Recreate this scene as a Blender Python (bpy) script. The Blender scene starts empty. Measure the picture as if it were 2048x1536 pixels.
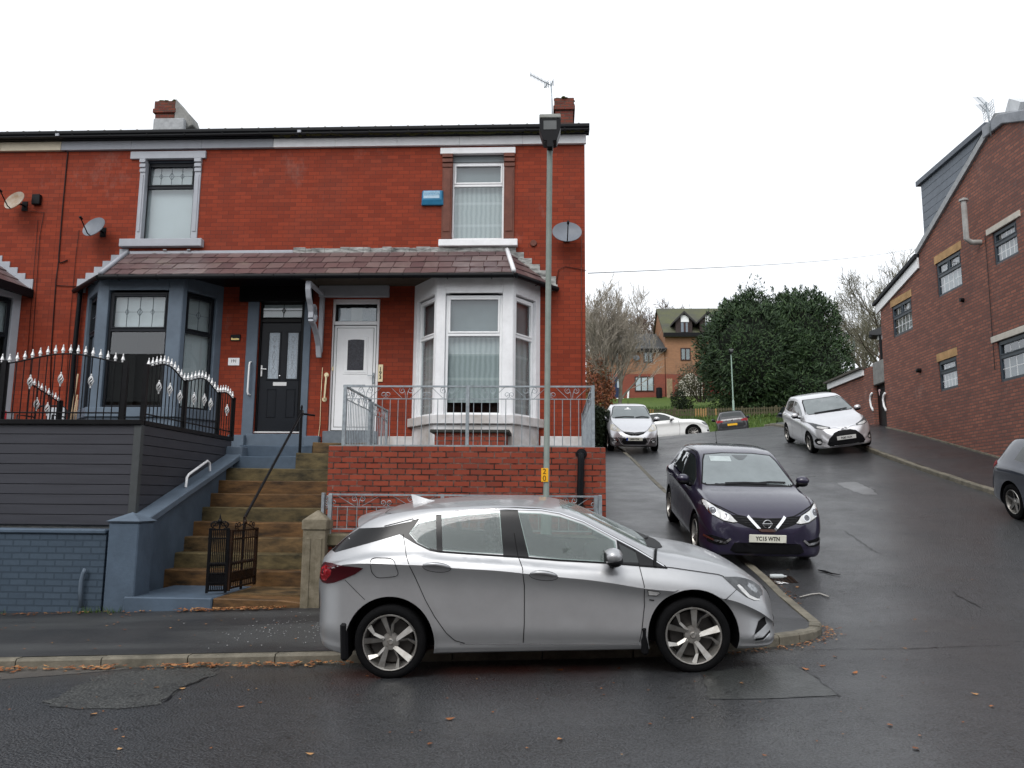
import bpy, bmesh, math, random
import numpy as np
from mathutils import Vector, Matrix, noise
from mathutils.bvhtree import BVHTree
from math import radians, sin, cos, tan, pi, sqrt, atan2

SC = bpy.context.scene
COL = SC.collection
random.seed(7)

# ------------------------------------------------------------------ camera
YAW, PIT, ROL, FPX, EYE = radians(2.8786), radians(8.1151), radians(.4913), 1603.48, 1.60
_f = Vector((-sin(YAW)*cos(PIT), cos(YAW)*cos(PIT), sin(PIT)))
_r = Vector((cos(YAW), sin(YAW), 0)); _u = _r.cross(_f)
R2 = _r*cos(ROL)+_u*sin(ROL); U2 = -_r*sin(ROL)+_u*cos(ROL)
cd = bpy.data.cameras.new('camera'); cam = bpy.data.objects.new('camera', cd); COL.objects.link(cam)
cam.matrix_world = Matrix(((R2.x, U2.x, -_f.x, 0), (R2.y, U2.y, -_f.y, 0), (R2.z, U2.z, -_f.z, EYE), (0, 0, 0, 1)))
cd.sensor_width = 36; cd.lens = 36*FPX/2048; cd.clip_start = .1; cd.clip_end = 2000
SC.camera = cam

# ------------------------------------------------------------------ sky and sun (overcast)
SUN_EL, SUN_AZ = radians(48), radians(200)
W = bpy.data.worlds.new('World'); SC.world = W; W.use_nodes = True
nt = W.node_tree; nt.nodes.clear()
sky = nt.nodes.new('ShaderNodeTexSky'); sky.sky_type = 'NISHITA'; sky.sun_disc = False
sky.sun_elevation = SUN_EL; sky.sun_rotation = SUN_AZ
sky.air_density = 1.0; sky.dust_density = 4.0; sky.ozone_density = 1.0
hs = nt.nodes.new('ShaderNodeHueSaturation'); hs.inputs['Saturation'].default_value = .12
mx = nt.nodes.new('ShaderNodeMix'); mx.data_type = 'RGBA'; mx.inputs['Factor'].default_value = .65
mx.inputs['B'].default_value = (7.3, 7.6, 8.0, 1)        # even cloud cover
bg = nt.nodes.new('ShaderNodeBackground'); bg.inputs['Strength'].default_value = .15
wo = nt.nodes.new('ShaderNodeOutputWorld')
nt.links.new(sky.outputs[0], hs.inputs['Color']); nt.links.new(hs.outputs[0], mx.inputs['A'])
nt.links.new(mx.outputs['Result'], bg.inputs['Color']); nt.links.new(bg.outputs[0], wo.inputs[0])
sl = bpy.data.lights.new('sun', 'SUN'); sl.energy = .8; sl.angle = radians(25); sl.color = (1, .97, .93)
sun = bpy.data.objects.new('sun', sl); COL.objects.link(sun)
_sd = Vector((sin(SUN_AZ)*cos(SUN_EL), cos(SUN_AZ)*cos(SUN_EL), sin(SUN_EL)))
sun.rotation_euler = _sd.to_track_quat('Z', 'Y').to_euler(); sun.location = (0, -5, 30)
VS = SC.view_settings
VS.view_transform = 'Standard'; VS.look = 'None'; VS.gamma = 1; VS.use_curve_mapping = False
VS.exposure = .42
SC.cycles.use_adaptive_sampling = True
SC.cycles.max_bounces = 8; SC.cycles.transparent_max_bounces = 24
SC.cycles.use_denoising = True

# ------------------------------------------------------------------ picture measurements -> metres
def ray(u, v): return _f*FPX + R2*(u-1024) + U2*(768-v)
def pY(u, v, Y):
    d = ray(u, v); k = Y/d.y; return Vector((d.x*k, Y, d.z*k+EYE))
def pX(u, v, X):
    d = ray(u, v); k = X/d.x; return Vector((X, d.y*k, d.z*k+EYE))
def zY(u, v, Y): return pY(u, v, Y).z
def xY(u, v, Y): return pY(u, v, Y).x
def project(P):
    d = Vector(P)-Vector((0, 0, EYE)); k = FPX/d.dot(_f)
    return 1024+d.dot(R2)*k, 768-d.dot(U2)*k

def lerp(a, b, t): return a+(b-a)*t
def sstep(a, b, x):
    t = min(1, max(0, (x-a)/(b-a))); return t*t*(3-2*t)
def pchip(pts):
    pts = sorted(pts); xs = [p[0] for p in pts]; ys = [p[1] for p in pts]; n = len(xs)
    h = [xs[i+1]-xs[i] for i in range(n-1)]; d = [(ys[i+1]-ys[i])/h[i] for i in range(n-1)]
    m = [0]*n
    m[0] = d[0]; m[-1] = d[-1]
    for i in range(1, n-1):
        if d[i-1]*d[i] <= 0: m[i] = 0
        else:
            w1 = 2*h[i]+h[i-1]; w2 = h[i]+2*h[i-1]; m[i] = (w1+w2)/(w1/d[i-1]+w2/d[i])
    def f(x):
        if x <= xs[0]: return ys[0]
        if x >= xs[-1]: return ys[-1]
        lo = 0
        for i in range(n-1):
            if xs[i] <= x: lo = i
        t = (x-xs[lo])/h[lo]; t2 = t*t; t3 = t2*t
        return (2*t3-3*t2+1)*ys[lo]+(t3-2*t2+t)*h[lo]*m[lo]+(-2*t3+3*t2)*ys[lo+1]+(t3-t2)*h[lo]*m[lo+1]
    return f

# ------------------------------------------------------------------ objects
def tag(o, label=None, cat=None, group=None, kind=None):
    if label: o['label'] = label
    if cat: o['category'] = cat
    if group: o['group'] = group
    if kind: o['kind'] = kind
    return o
def thing(name, label, cat, loc=(0, 0, 0), group=None):
    o = bpy.data.objects.new(name, None); COL.objects.link(o); o.location = loc; o.empty_display_size = .2
    return tag(o, label, cat, group)
def adopt(o, parent):
    if parent is not None:
        o.parent = parent
        m = Matrix.Identity(4); p = parent
        chain = []
        while p is not None: chain.append(p); p = p.parent
        for q in reversed(chain):
            m = m @ q.matrix_parent_inverse @ q.matrix_basis
        o.matrix_parent_inverse = m.inverted()
    return o
def link_mesh(name, me, parent=None):
    o = bpy.data.objects.new(name, me); COL.objects.link(o); return adopt(o, parent)
def copy_tree(o, parent=None):
    c = o.copy(); COL.objects.link(c)
    if parent is not None: c.parent = parent
    for ch in list(o.children): copy_tree(ch, c)
    return c

class MB:
    """collects geometry, then links it as ONE mesh object"""
    def __init__(s): s.v = []; s.f = []; s.m = []; s.T = None; s.mi = 0
    def frame(s, O, d, n):
        """local frame: u along d, w up, t along outward normal n"""
        s.T = (Vector(O), Vector(d).normalized(), Vector(n).normalized()); return s
    def pt(s, p):
        if s.T is None: return tuple(p)
        O, d, n = s.T; return tuple(O+d*p[0]+n*p[1]+Vector((0, 0, p[2])))
    def add(s, vs, fs, mi=None):
        b = len(s.v); s.v += [s.pt(p) for p in vs]; s.f += [tuple(i+b for i in f) for f in fs]
        s.m += [s.mi if mi is None else mi]*len(fs); return s
    def box(s, x0, x1, y0, y1, z0, z1, mi=None):
        x0, x1 = min(x0, x1), max(x0, x1); y0, y1 = min(y0, y1), max(y0, y1); z0, z1 = min(z0, z1), max(z0, z1)
        return s.add([(x0, y0, z0), (x1, y0, z0), (x1, y1, z0), (x0, y1, z0), (x0, y0, z1), (x1, y0, z1), (x1, y1, z1), (x0, y1, z1)],
                     [(0, 3, 2, 1), (4, 5, 6, 7), (0, 1, 5, 4), (1, 2, 6, 5), (2, 3, 7, 6), (3, 0, 4, 7)], mi)
    def quad(s, a, b, c, d, mi=None): return s.add([a, b, c, d], [(0, 1, 2, 3)], mi)
    def prism(s, poly, off, mi=None):
        """poly: list of 3D points, extruded by vector off"""
        n = len(poly); off = Vector(off); P = [Vector(p) for p in poly]; Q = [p+off for p in P]
        fs = [tuple(reversed(range(n))), tuple(range(n, 2*n))]+[(i, (i+1) % n, n+(i+1) % n, n+i) for i in range(n)]
        return s.add([tuple(p) for p in P+Q], fs, mi)
    def tube(s, pts, r, n=8, mi=None, cap=True):
        P = [Vector(p) for p in pts]; rr = r if isinstance(r, (list, tuple)) else [r]*len(P)
        vs = []; fs = []; ref = None
        for i, p in enumerate(P):
            t = (P[min(i+1, len(P)-1)]-P[max(i-1, 0)])
            t = t.normalized() if t.length > 1e-9 else Vector((0, 0, 1))
            if ref is None:
                ref = Vector((0, 0, 1)) if abs(t.z) < .9 else Vector((1, 0, 0))
            a = (ref-t*ref.dot(t))
            if a.length < 1e-4: a = t.orthogonal()
            a.normalize(); b = t.cross(a); ref = a
            for k in range(n):
                q = 2*pi*k/n; vs.append(tuple(p+(a*cos(q)+b*sin(q))*rr[i]))
        for i in range(len(P)-1):
            for k in range(n):
                fs.append((i*n+k, i*n+(k+1) % n, (i+1)*n+(k+1) % n, (i+1)*n+k))
        if cap: fs += [tuple(reversed(range(n))), tuple(range((len(P)-1)*n, len(P)*n))]
        return s.add(vs, fs, mi)
    def lathe(s, prof, c=(0, 0, 0), axis='z', n=24, mi=None, closed=False):
        vs = []; fs = []; m = len(prof); c = Vector(c)
        for i in range(n):
            q = 2*pi*i/n
            for r, h in prof:
                if axis == 'z': p = Vector((r*cos(q), r*sin(q), h))
                elif axis == 'y': p = Vector((r*cos(q), h, r*sin(q)))
                else: p = Vector((h, r*cos(q), r*sin(q)))
                vs.append(tuple(c+p))
        for i in range(n):
            j = (i+1) % n
            for k in range(m if closed else m-1):
                l = (k+1) % m
                fs.append((i*m+k, j*m+k, j*m+l, i*m+l))
        return s.add(vs, fs, mi)
    def sphere(s, c, r, nu=10, nv=6, mi=None):
        r = r if isinstance(r, (tuple, list)) else (r, r, r)
        return_pts = [(0, 0, -1)]
        for j in range(1, nv):
            a = -pi/2+pi*j/nv
            for i in range(nu): return_pts.append((cos(a)*cos(2*pi*i/nu), cos(a)*sin(2*pi*i/nu), sin(a)))
        return_pts.append((0, 0, 1)); fs = []
        for i in range(nu): fs.append((0, 1+(i+1) % nu, 1+i))
        for j in range(nv-2):
            for i in range(nu):
                a = 1+j*nu+i; b = 1+j*nu+(i+1) % nu; fs.append((a, b, b+nu, a+nu))
        k = len(return_pts)-1
        for i in range(nu): fs.append((k, k-nu+i, k-nu+(i+1) % nu))
        return s.add([(c[0]+p[0]*r[0], c[1]+p[1]*r[1], c[2]+p[2]*r[2]) for p in return_pts], fs, mi)
    def mesh(s, name, mats, smooth=False, fix=True):
        me = bpy.data.meshes.new(name); me.from_pydata(s.v, [], s.f); me.update()
        mats = mats if isinstance(mats, (list, tuple)) else [mats]
        for m in mats: me.materials.append(m)
        me.polygons.foreach_set('material_index', s.m)
        if fix:
            bm = bmesh.new(); bm.from_mesh(me); bmesh.ops.recalc_face_normals(bm, faces=bm.faces); bm.to_mesh(me); bm.free()
        if smooth:
            me.polygons.foreach_set('use_smooth', [True]*len(me.polygons))
            if smooth is not True: me.set_sharp_from_angle(angle=radians(smooth))
        me.update(); return me
    def build(s, name, mats, parent=None, smooth=False, bevel=0, fix=True, seg=1):
        o = link_mesh(name, s.mesh(name, mats, smooth, fix), parent)
        if bevel:
            b = o.modifiers.new('bevel', 'BEVEL'); b.width = bevel; b.segments = seg; b.limit_method = 'ANGLE'; b.angle_limit = radians(40)
        return o

FONT_CACHE = {}
def text_mesh(name, txt, size, O, d, n, material, parent, depth=.002, align='CENTER', stretch=1.0, bold=0.0):
    """raised lettering: O = centre, d = reading direction, n = outward normal"""
    cu = bpy.data.curves.new(name, 'FONT'); cu.body = txt; cu.size = size; cu.align_x = align; cu.align_y = 'CENTER'
    cu.extrude = depth; cu.offset = bold; cu.resolution_u = 3
    to = bpy.data.objects.new(name+'_curve', cu); COL.objects.link(to)
    dg = bpy.context.evaluated_depsgraph_get(); me = bpy.data.meshes.new_from_object(to.evaluated_get(dg))
    bpy.data.objects.remove(to); bpy.data.curves.remove(cu)
    d = Vector(d).normalized(); n = Vector(n).normalized(); up = n.cross(d)
    M = Matrix(((d.x*stretch, up.x, n.x, O[0]), (d.y*stretch, up.y, n.y, O[1]), (d.z*stretch, up.z, n.z, O[2]), (0, 0, 0, 1)))
    me.transform(M); me.name = name
    me.materials.clear(); me.materials.append(material)
    return link_mesh(name, me, parent)

# ------------------------------------------------------------------ materials
def srgb(r, g, b):
    f = lambda c: (c/255/12.92) if c/255 <= .04045 else ((c/255+.055)/1.055)**2.4
    return (f(r), f(g), f(b), 1)
def rgba(c): return tuple(c) if len(c) == 4 else tuple(c)+(1,)
class NT:
    def __init__(s, name):
        s.m = bpy.data.materials.new(name); s.m.use_nodes = True; s.t = s.m.node_tree; s.n = s.t.nodes
        s.bs = s.n['Principled BSDF']; s.out = s.n['Material Output']; s._tc = None
    def new(s, typ, **kw):
        x = s.n.new(typ)
        for k, v in kw.items():
            if k.startswith('i_'): x.inputs[k[2:].replace('_', ' ')].default_value = v
            else: setattr(x, k, v)
        return x
    def link(s, a, b): s.t.links.new(a, b)
    def coord(s):
        if s._tc is None: s._tc = s.new('ShaderNodeTexCoord')
        return s._tc.outputs['Object']
    def noise(s, scale, detail=3, rough=.6, vec=None, stretch=None):
        x = s.new('ShaderNodeTexNoise'); x.inputs['Scale'].default_value = scale; x.inputs['Detail'].default_value = detail
        x.inputs['Roughness'].default_value = rough
        v = vec if vec is not None else s.coord()
        if stretch:
            mp = s.new('ShaderNodeMapping'); mp.inputs['Scale'].default_value = stretch; s.link(v, mp.inputs['Vector']); v = mp.outputs[0]
        s.link(v, x.inputs['Vector']); return x.outputs['Fac']
    def ramp(s, fac, stops):
        x = s.new('ShaderNodeValToRGB'); e = x.color_ramp.elements
        while len(e) < len(stops): e.new(.5)
        for i, (p, c) in enumerate(stops):
            e[i].position = p; e[i].color = rgba(c) if isinstance(c, (tuple, list)) else (c, c, c, 1)
        s.link(fac, x.inputs['Fac']); return x.outputs['Color']
    def mix(s, fac, a, b, mode='MIX'):
        x = s.new('ShaderNodeMix'); x.data_type = 'RGBA'; x.blend_type = mode
        for k, v in (('Factor', fac), ('A', a), ('B', b)):
            if hasattr(v, 'is_linked'): s.link(v, x.inputs[k])
            else: x.inputs[k].default_value = v if k == 'Factor' else rgba(v)
        return x.outputs['Result']
    def math(s, op, a, b=None, clamp=False):
        x = s.new('ShaderNodeMath'); x.operation = op; x.use_clamp = clamp
        for i, v in enumerate((a, b)):
            if v is None: continue
            if hasattr(v, 'is_linked'): s.link(v, x.inputs[i])
            else: x.inputs[i].default_value = v
        return x.outputs[0]
    def bump(s, h, strength=.3, dist=.01):
        x = s.new('ShaderNodeBump'); x.inputs['Strength'].default_value = strength; x.inputs['Distance'].default_value = dist
        s.link(h, x.inputs['Height']); s.link(x.outputs[0], s.bs.inputs['Normal']); return x
    def set(s, **kw):
        for k, v in kw.items():
            i = s.bs.inputs[k.replace('_', ' ')]
            if hasattr(v, 'is_linked'): s.link(v, i)
            else: i.default_value = rgba(v) if (isinstance(v, (tuple, list))) else v
        return s
def plain(name, c, rough=.5, metal=0, spec=.28, vary=.12, vscale=6, bump=0, bscale=60, coat=0, c2=None, stretch=None):
    s = NT(name); s.set(Roughness=rough, Metallic=metal)
    s.bs.inputs['Specular IOR Level'].default_value = spec
    if coat: s.set(Coat_Weight=coat, Coat_Roughness=.03)
    c = rgba(c); f = s.noise(vscale, 4, .65, stretch=stretch)
    lo = rgba(c2) if c2 else tuple(x*(1-vary) for x in c[:3])+(1,)
    hi = c if c2 else tuple(min(1, x*(1+vary)) for x in c[:3])+(1,)
    s.link(s.ramp(f, [(.3, lo), (.7, hi)]), s.bs.inputs['Base Color'])
    if bump: s.bump(s.noise(bscale, 3, .6), bump, .01)
    return s.m

def brick(name, c1, c2, mortar, bw=.236, rh=.084, ms=.008, grime=(.05, .045, .04), grime_amt=.35, bump=.5, salt=0, rough=.75, msm=.1, mortar2=None):
    s = NT(name); tc = s.new('ShaderNodeTexCoord'); s._tc = tc
    sx = s.new('ShaderNodeSeparateXYZ'); s.link(tc.outputs['Object'], sx.inputs[0])
    sn = s.new('ShaderNodeSeparateXYZ'); s.link(tc.outputs['Normal'], sn.inputs[0])
    side = s.math('GREATER_THAN', s.math('ABSOLUTE', sn.outputs['X']), .7)
    u = s.math('ADD', s.math('MULTIPLY', sx.outputs['X'], s.math('SUBTRACT', 1, side)), s.math('MULTIPLY', sx.outputs['Y'], side))
    cb = s.new('ShaderNodeCombineXYZ'); s.link(u, cb.inputs['X']); s.link(sx.outputs['Z'], cb.inputs['Y'])
    # courses are never quite straight
    wv = s.new('ShaderNodeTexNoise'); wv.inputs['Scale'].default_value = 3; s.link(tc.outputs['Object'], wv.inputs['Vector'])
    wob = s.new('ShaderNodeVectorMath'); wob.operation = 'MULTIPLY_ADD'
    s.link(wv.outputs['Color'], wob.inputs[0]); wob.inputs[1].default_value = (.012, .010, 0); s.link(cb.outputs[0], wob.inputs[2])
    b = s.new('ShaderNodeTexBrick'); s.link(wob.outputs[0], b.inputs['Vector'])
    b.offset = .5; b.squash = 1
    for k, v in (('Scale', 1), ('Mortar Size', ms), ('Mortar Smooth', msm), ('Bias', 0), ('Brick Width', bw), ('Row Height', rh)): b.inputs[k].default_value = v
    b.inputs['Color1'].default_value = rgba(c1); b.inputs['Color2'].default_value = rgba(c2); b.inputs['Mortar'].default_value = rgba(mortar)
    if mortar2: s.link(s.ramp(s.noise(4.5, 4, .8), [(.42, mortar), (.66, mortar2)]), b.inputs['Mortar'])
    n1 = s.noise(1.3, 5, .7); n2 = s.noise(22, 4, .7)
    col = s.mix(s.ramp(n2, [(.35, 0), (.75, .30)]), b.outputs['Color'], tuple(x*.55 for x in rgba(c1)[:3]))
    col = s.mix(s.math('MULTIPLY', s.ramp(n1, [(.45, 0), (.8, 1)]), grime_amt), col, grime)
    if salt:
        n3 = s.noise(.9, 6, .75, stretch=(1, 1, .6))
        col = s.mix(s.math('MULTIPLY', s.ramp(n3, [(.6, 0), (.78, 1)]), salt), col, (.5, .46, .42))
    s.link(col, s.bs.inputs['Base Color'])
    s.set(Roughness=rough); s.bs.inputs['Specular IOR Level'].default_value = .15
    h = s.math('SUBTRACT', s.math('MULTIPLY', n2, .35), b.outputs['Fac'])
    s.bump(h, bump, .006)
    return s.m

def glassy(name, tint=(.90, .93, .93), refl=1.5, rough=.0, haze=0.0, hcol=(.6, .63, .63)):
    s = NT(name); s.n.remove(s.bs)
    tr = s.new('ShaderNodeBsdfTransparent'); tr.inputs[0].default_value = rgba(tint)
    gl = s.new('ShaderNodeBsdfGlossy'); gl.inputs['Roughness'].default_value = rough; gl.inputs[0].default_value = (.95, .97, 1, 1)
    fr = s.new('ShaderNodeFresnel'); fr.inputs[0].default_value = 1.5
    ge = s.new('ShaderNodeNewGeometry'); k = s.math('MULTIPLY', s.math('MULTIPLY', fr.outputs[0], refl, True), s.math('SUBTRACT', 1, ge.outputs['Backfacing']))
    a = s.new('ShaderNodeMixShader'); s.link(k, a.inputs[0]); s.link(tr.outputs[0], a.inputs[1]); s.link(gl.outputs[0], a.inputs[2])
    res = a
    if haze:
        df = s.new('ShaderNodeBsdfDiffuse'); df.inputs[0].default_value = rgba(hcol)
        f = s.math('MULTIPLY', s.ramp(s.noise(45, 4, .7), [(.3, .55), (.75, 1)]), haze)
        b = s.new('ShaderNodeMixShader'); s.link(f, b.inputs[0]); s.link(a.outputs[0], b.inputs[1]); s.link(df.outputs[0], b.inputs[2]); res = b
    s.link(res.outputs[0], s.out.inputs[0]); return s.m

def paint(name, c, metal=.0, rough=.3, coat=1.0):
    s = NT(name)
    c = rgba(c)
    s.set(Metallic=metal, Coat_Weight=coat, Coat_Roughness=.07)
    f = s.noise(9, 4, .7)
    s.link(s.ramp(f, [(.3, tuple(x*.94 for x in c[:3])), (.7, c)]), s.bs.inputs['Base Color'])
    s.link(s.ramp(s.noise(5, 5, .7), [(.3, rough), (.75, rough+.1)]), s.bs.inputs['Roughness'])
    return s.m
# ------------------------------------------------------------------ shared materials
RED = brick('red_brick', (.270, .045, .020), (.190, .031, .015), (.11, .028, .018), grime_amt=.22, salt=.12, bump=.3, rough=.75, ms=.0055, msm=.3)
RED_WALL = brick('red_brick_garden', (.29, .060, .033), (.20, .042, .026), (.022, .014, .012), ms=.010, grime_amt=.3, salt=.12, bump=.9, mortar2=(.20, .12, .10))
RED_OLD = brick('weathered_red_brick', (.33, .130, .090), (.19, .080, .064), (.12, .085, .075), grime_amt=.5, grime=(.085, .058, .058), salt=.25, bump=.8, bw=.24, rh=.084, ms=.015)
BUFF = brick('buff_brick', (.36, .18, .095), (.29, .14, .075), (.25, .16, .11), grime_amt=.2, bump=.3, bw=.225, rh=.075, ms=.012)
REDFAR = brick('dark_red_brick', (.26, .068, .042), (.21, .055, .038), (.20, .08, .06), grime_amt=.2, bump=.3, bw=.225, rh=.075, ms=.012)
CHIM = brick('sooty_chimney_brick', (.19, .05, .032), (.12, .035, .028), (.09, .06, .05), grime_amt=.6, grime=(.04, .035, .02), bump=.8, bw=.225, rh=.084, ms=.012)
BLUEBRICK = brick('blue_painted_brick', (.060, .085, .115), (.052, .075, .103), (.040, .058, .08), grime_amt=.3, grime=(.035, .045, .06), bump=1.0, ms=.01)
WHITE = plain('white_paint', (.76, .765, .78), .45, vary=.07, vscale=5, bump=.05)
UPVC = plain('white_plastic', (.80, .81, .82), .25, vary=.03)
WPEEL = plain('chipped_white_paint', (.70, .70, .72), .5, c2=(.36, .32, .28), vscale=1.6, bump=.1)
CREAM = plain('cream_paint', (.62, .55, .42), .5, vary=.08)
GREYP = plain('pale_grey_paint', (.35, .365, .40), .5, vary=.07, vscale=4, bump=.1, bscale=30)
SLATEP = plain('slate_blue_paint', (.098, .128, .165), .5, vary=.14, vscale=3, bump=.25, bscale=24)
BLUEP = plain('blue_grey_masonry_paint', (.066, .094, .130), .55, vary=.2, vscale=2.2, bump=.35, bscale=18)
DKBLUE = plain('dark_slate_paint', (.035, .045, .06), .5, vary=.15)
ANTH = plain('anthracite_plastic', (.010, .012, .016), .35, spec=.2, vary=.1)
BLACKP = plain('black_plastic', (.005, .0055, .007), .45, spec=.14, vary=.2)
BLACKM = plain('black_painted_metal', (.005, .005, .006), .4, spec=.16, vary=.3, bump=.05)
RUSTYM = plain('rusty_black_iron', (.005, .005, .006), .45, spec=.16, c2=(.035, .016, .007), vscale=9, bump=.2)
BROWNM = plain('terracotta_stone', (.13, .045, .03), .6, vary=.25, vscale=5, bump=.3)
SILVERM = plain('silver_paint', (.62, .62, .62), .35, metal=.3, vary=.08)
GALV = plain('galvanised_steel', (.30, .335, .36), .45, metal=.55, vary=.25, vscale=14)
LEAD = plain('lead_flashing', (.30, .31, .32), .55, vary=.25, vscale=7, bump=.15)
BITUM = plain('flaking_bitumen_flashing', (.012, .012, .012), .6, c2=(.5, .5, .48), vscale=3.2, bump=.3, stretch=(1, 1, 4))
CONC = plain('weathered_concrete', (.22, .19, .14), .8, c2=(.10, .085, .055), vscale=7, bump=.5, bscale=40)
CEMENT = plain('cement_render', (.21, .21, .20), .8, vary=.25, vscale=5, bump=.4, bscale=30)
STONE = plain('worn_sandstone', (.17, .105, .045), .6, c2=(.018, .015, .009), vscale=3.4, bump=.4, bscale=35, stretch=(1, 1, 2.5))
COPING = plain('mossy_coping_stone', (.15, .125, .085), .8, c2=(.06, .055, .03), vscale=5, bump=.5)
COMPO = plain('grey_composite_board', (.042, .043, .052), .5, vary=.13, vscale=2.5, stretch=(.4, 1, 6), bump=.1)
MOSS = plain('moss', (.07, .075, .02), .95, c2=(.03, .035, .012), vscale=30, bump=.8)
TIMBER = plain('weathered_timber', (.075, .06, .045), .8, vary=.35, vscale=6, stretch=(.4, 3, 3), bump=.3)
WOODPALE = plain('pale_bare_wood', (.34, .24, .15), .7, vary=.2)
BLUEBOX = plain('blue_plastic', (.035, .20, .36), .4, vary=.12)
PALEPLATE = plain('faded_blue_print', (.38, .52, .62), .5, vary=.1, vscale=40)
DISHG = plain('grey_dish_paint', (.16, .175, .20), .45, vary=.1)
DISHW = plain('stained_white_dish', (.42, .40, .36), .5, c2=(.22, .12, .05), vscale=3)
IVORY = plain('ivory_plastic', (.72, .62, .40), .4, vary=.05)
BLACKT = plain('black_lettering', (.01, .01, .01), .5)
POLEG = plain('grey_green_column_paint', (.175, .205, .185), .5, vary=.12, vscale=8, bump=.1)
YELLOW = plain('yellow_sign_vinyl', (.85, .42, .02), .4, vary=.03)
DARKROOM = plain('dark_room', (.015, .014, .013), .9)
ROOMW = plain('dim_room_wall', (.10, .085, .07), .9)
NET = None
def _net():
    s = NT('net_curtain'); s.set(Roughness=.9)
    w = s.new('ShaderNodeTexWave'); w.inputs['Scale'].default_value = 3.2; w.inputs['Distortion'].default_value = 2.5; w.bands_direction = 'X'
    s.link(s.coord(), w.inputs['Vector'])
    sz = s.new('ShaderNodeSeparateXYZ'); s.link(s.coord(), sz.inputs[0])
    st = s.ramp(s.math('FRACT', s.math('MULTIPLY', sz.outputs['Z'], 2.1)), [(.0, .0), (.06, .25), (.12, .25), (.16, 0)])
    c = s.mix(w.outputs['Fac'], (.33, .365, .37), (.44, .475, .48)); c = s.mix(st, c, (.75, .77, .78))
    s.link(c, s.bs.inputs['Base Color']); return s.m
NET = _net()
BLIND = plain('white_blind', (.50, .53, .55), .8, vary=.05, vscale=1.5)
PALEBLIND = plain('pale_blind', (.34, .36, .37), .8, vary=.1, vscale=2)
GREYBLIND = plain('grey_blind', (.19, .215, .225), .8, vary=.12, vscale=2)
GLASS = glassy('window_glass', refl=2.1)
FROST = plain('obscure_glass', (.035, .036, .045), .25, vary=.5, vscale=40, bump=.6, bscale=50)
FROSTPALE = plain('patterned_glass', (.35, .40, .45), .2, vary=.3, vscale=60, bump=.6, bscale=70)
CHROME = plain('chrome', (.75, .75, .76), .12, metal=1, vary=.03)
BRONZE = plain('brass', (.55, .42, .18), .3, metal=.8)

def _slate(name, a, b, c):
    s = NT(name); g = s.new('ShaderNodeNewGeometry')
    col = s.ramp(g.outputs['Random Per Island'], [(0, a), (.5, b), (1, c)])
    n = s.noise(7, 5, .7); col = s.mix(s.ramp(n, [(.5, 0), (.8, .55)]), col, (.05, .045, .035))
    n2 = s.noise(1.6, 4, .7); col = s.mix(s.ramp(n2, [(.58, 0), (.75, .45)]), col, (.20, .17, .13))
    s.link(col, s.bs.inputs['Base Color']); s.set(Roughness=.42)
    s.bump(s.noise(30, 4, .7), .35, .006); return s.m
SLATES = _slate('purple_slate', (.115, .068, .066), (.085, .05, .052), (.15, .105, .10))
FARTILE = plain('grey_roof_tile', (.06, .062, .062), .7, c2=(.035, .037, .04), vscale=3, stretch=(.3, 1, 8), bump=.4)
MOSSTILE = plain('mossy_roof_tile', (.06, .06, .055), .8, c2=(.095, .10, .045), vscale=.5, stretch=(1, 1, 1), bump=.4)

def asphalt(name, dark, light, fine=160, patch=.6, rough=(.32, .62), bumpk=.55, stain=None, coarse=40, chips=0, bands=0, wet=0):
    s = NT(name)
    n1 = s.noise(fine, 2, .6); n2 = s.noise(patch, 5, .65); n3 = s.noise(3.5, 5, .7); nc = s.noise(coarse, 3, .65)
    col = s.mix(s.ramp(n2, [(.3, 0), (.7, 1)]), dark, light)
    col = s.mix(s.ramp(n3, [(.35, 0), (.75, .4)]), col, tuple(x*.55 for x in dark))
    sp = s.ramp(n1, [(.42, 0), (.70, 1)])
    col = s.mix(s.math('MULTIPLY', sp, .55), col, tuple(x*2.4 for x in light))
    if bands:
        mp = s.new('ShaderNodeMapping'); mp.inputs['Rotation'].default_value = (0, 0, radians(28)); mp.inputs['Scale'].default_value = (.22, 1.3, 1); s.link(s.coord(), mp.inputs['Vector'])
        col = s.mix(s.math('MULTIPLY', s.ramp(s.noise(1.1, 2, .5, vec=mp.outputs[0]), [(.46, 0), (.56, 1)]), bands), col, tuple(x*2.2 for x in light))
    if chips:
        vo = s.new('ShaderNodeTexVoronoi'); vo.inputs['Scale'].default_value = chips; s.link(s.coord(), vo.inputs['Vector']); gap = s.ramp(vo.outputs['Distance'], [(.38, 0), (.72, 1)])
        col = s.mix(s.math('MULTIPLY', gap, s.ramp(s.noise(9, 3, .7), [(.35, .35), (.65, 1)])), col, tuple(x*.25 for x in dark)); chipd = vo.outputs['Distance']
    if stain: col = s.mix(s.ramp(s.noise(1.2, 5, .75), [(.55, 0), (.75, .6)]), col, stain)
    s.link(col, s.bs.inputs['Base Color'])
    r = s.ramp(s.noise(1.1, 4, .6), [(.3, rough[0]), (.75, rough[1])])
    s.link(s.mix(s.ramp(n1, [(.45, 0), (.7, .35)]), r, (.7, .7, .7)), s.bs.inputs['Roughness'])
    h = s.math('ADD', s.math('MULTIPLY', n1, .7), nc)
    if chips: h = s.math('SUBTRACT', h, s.math('MULTIPLY', chipd, 1.2))
    s.bump(h, bumpk, .02)
    if wet: s.link(s.math('MULTIPLY', s.ramp(s.noise(.8, 5, .7), [(.32, .35), (.62, 1)]), wet), s.bs.inputs['Coat Weight']); s.set(Coat_Roughness=.30, Coat_IOR=1.4)
    return s.m
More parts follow.
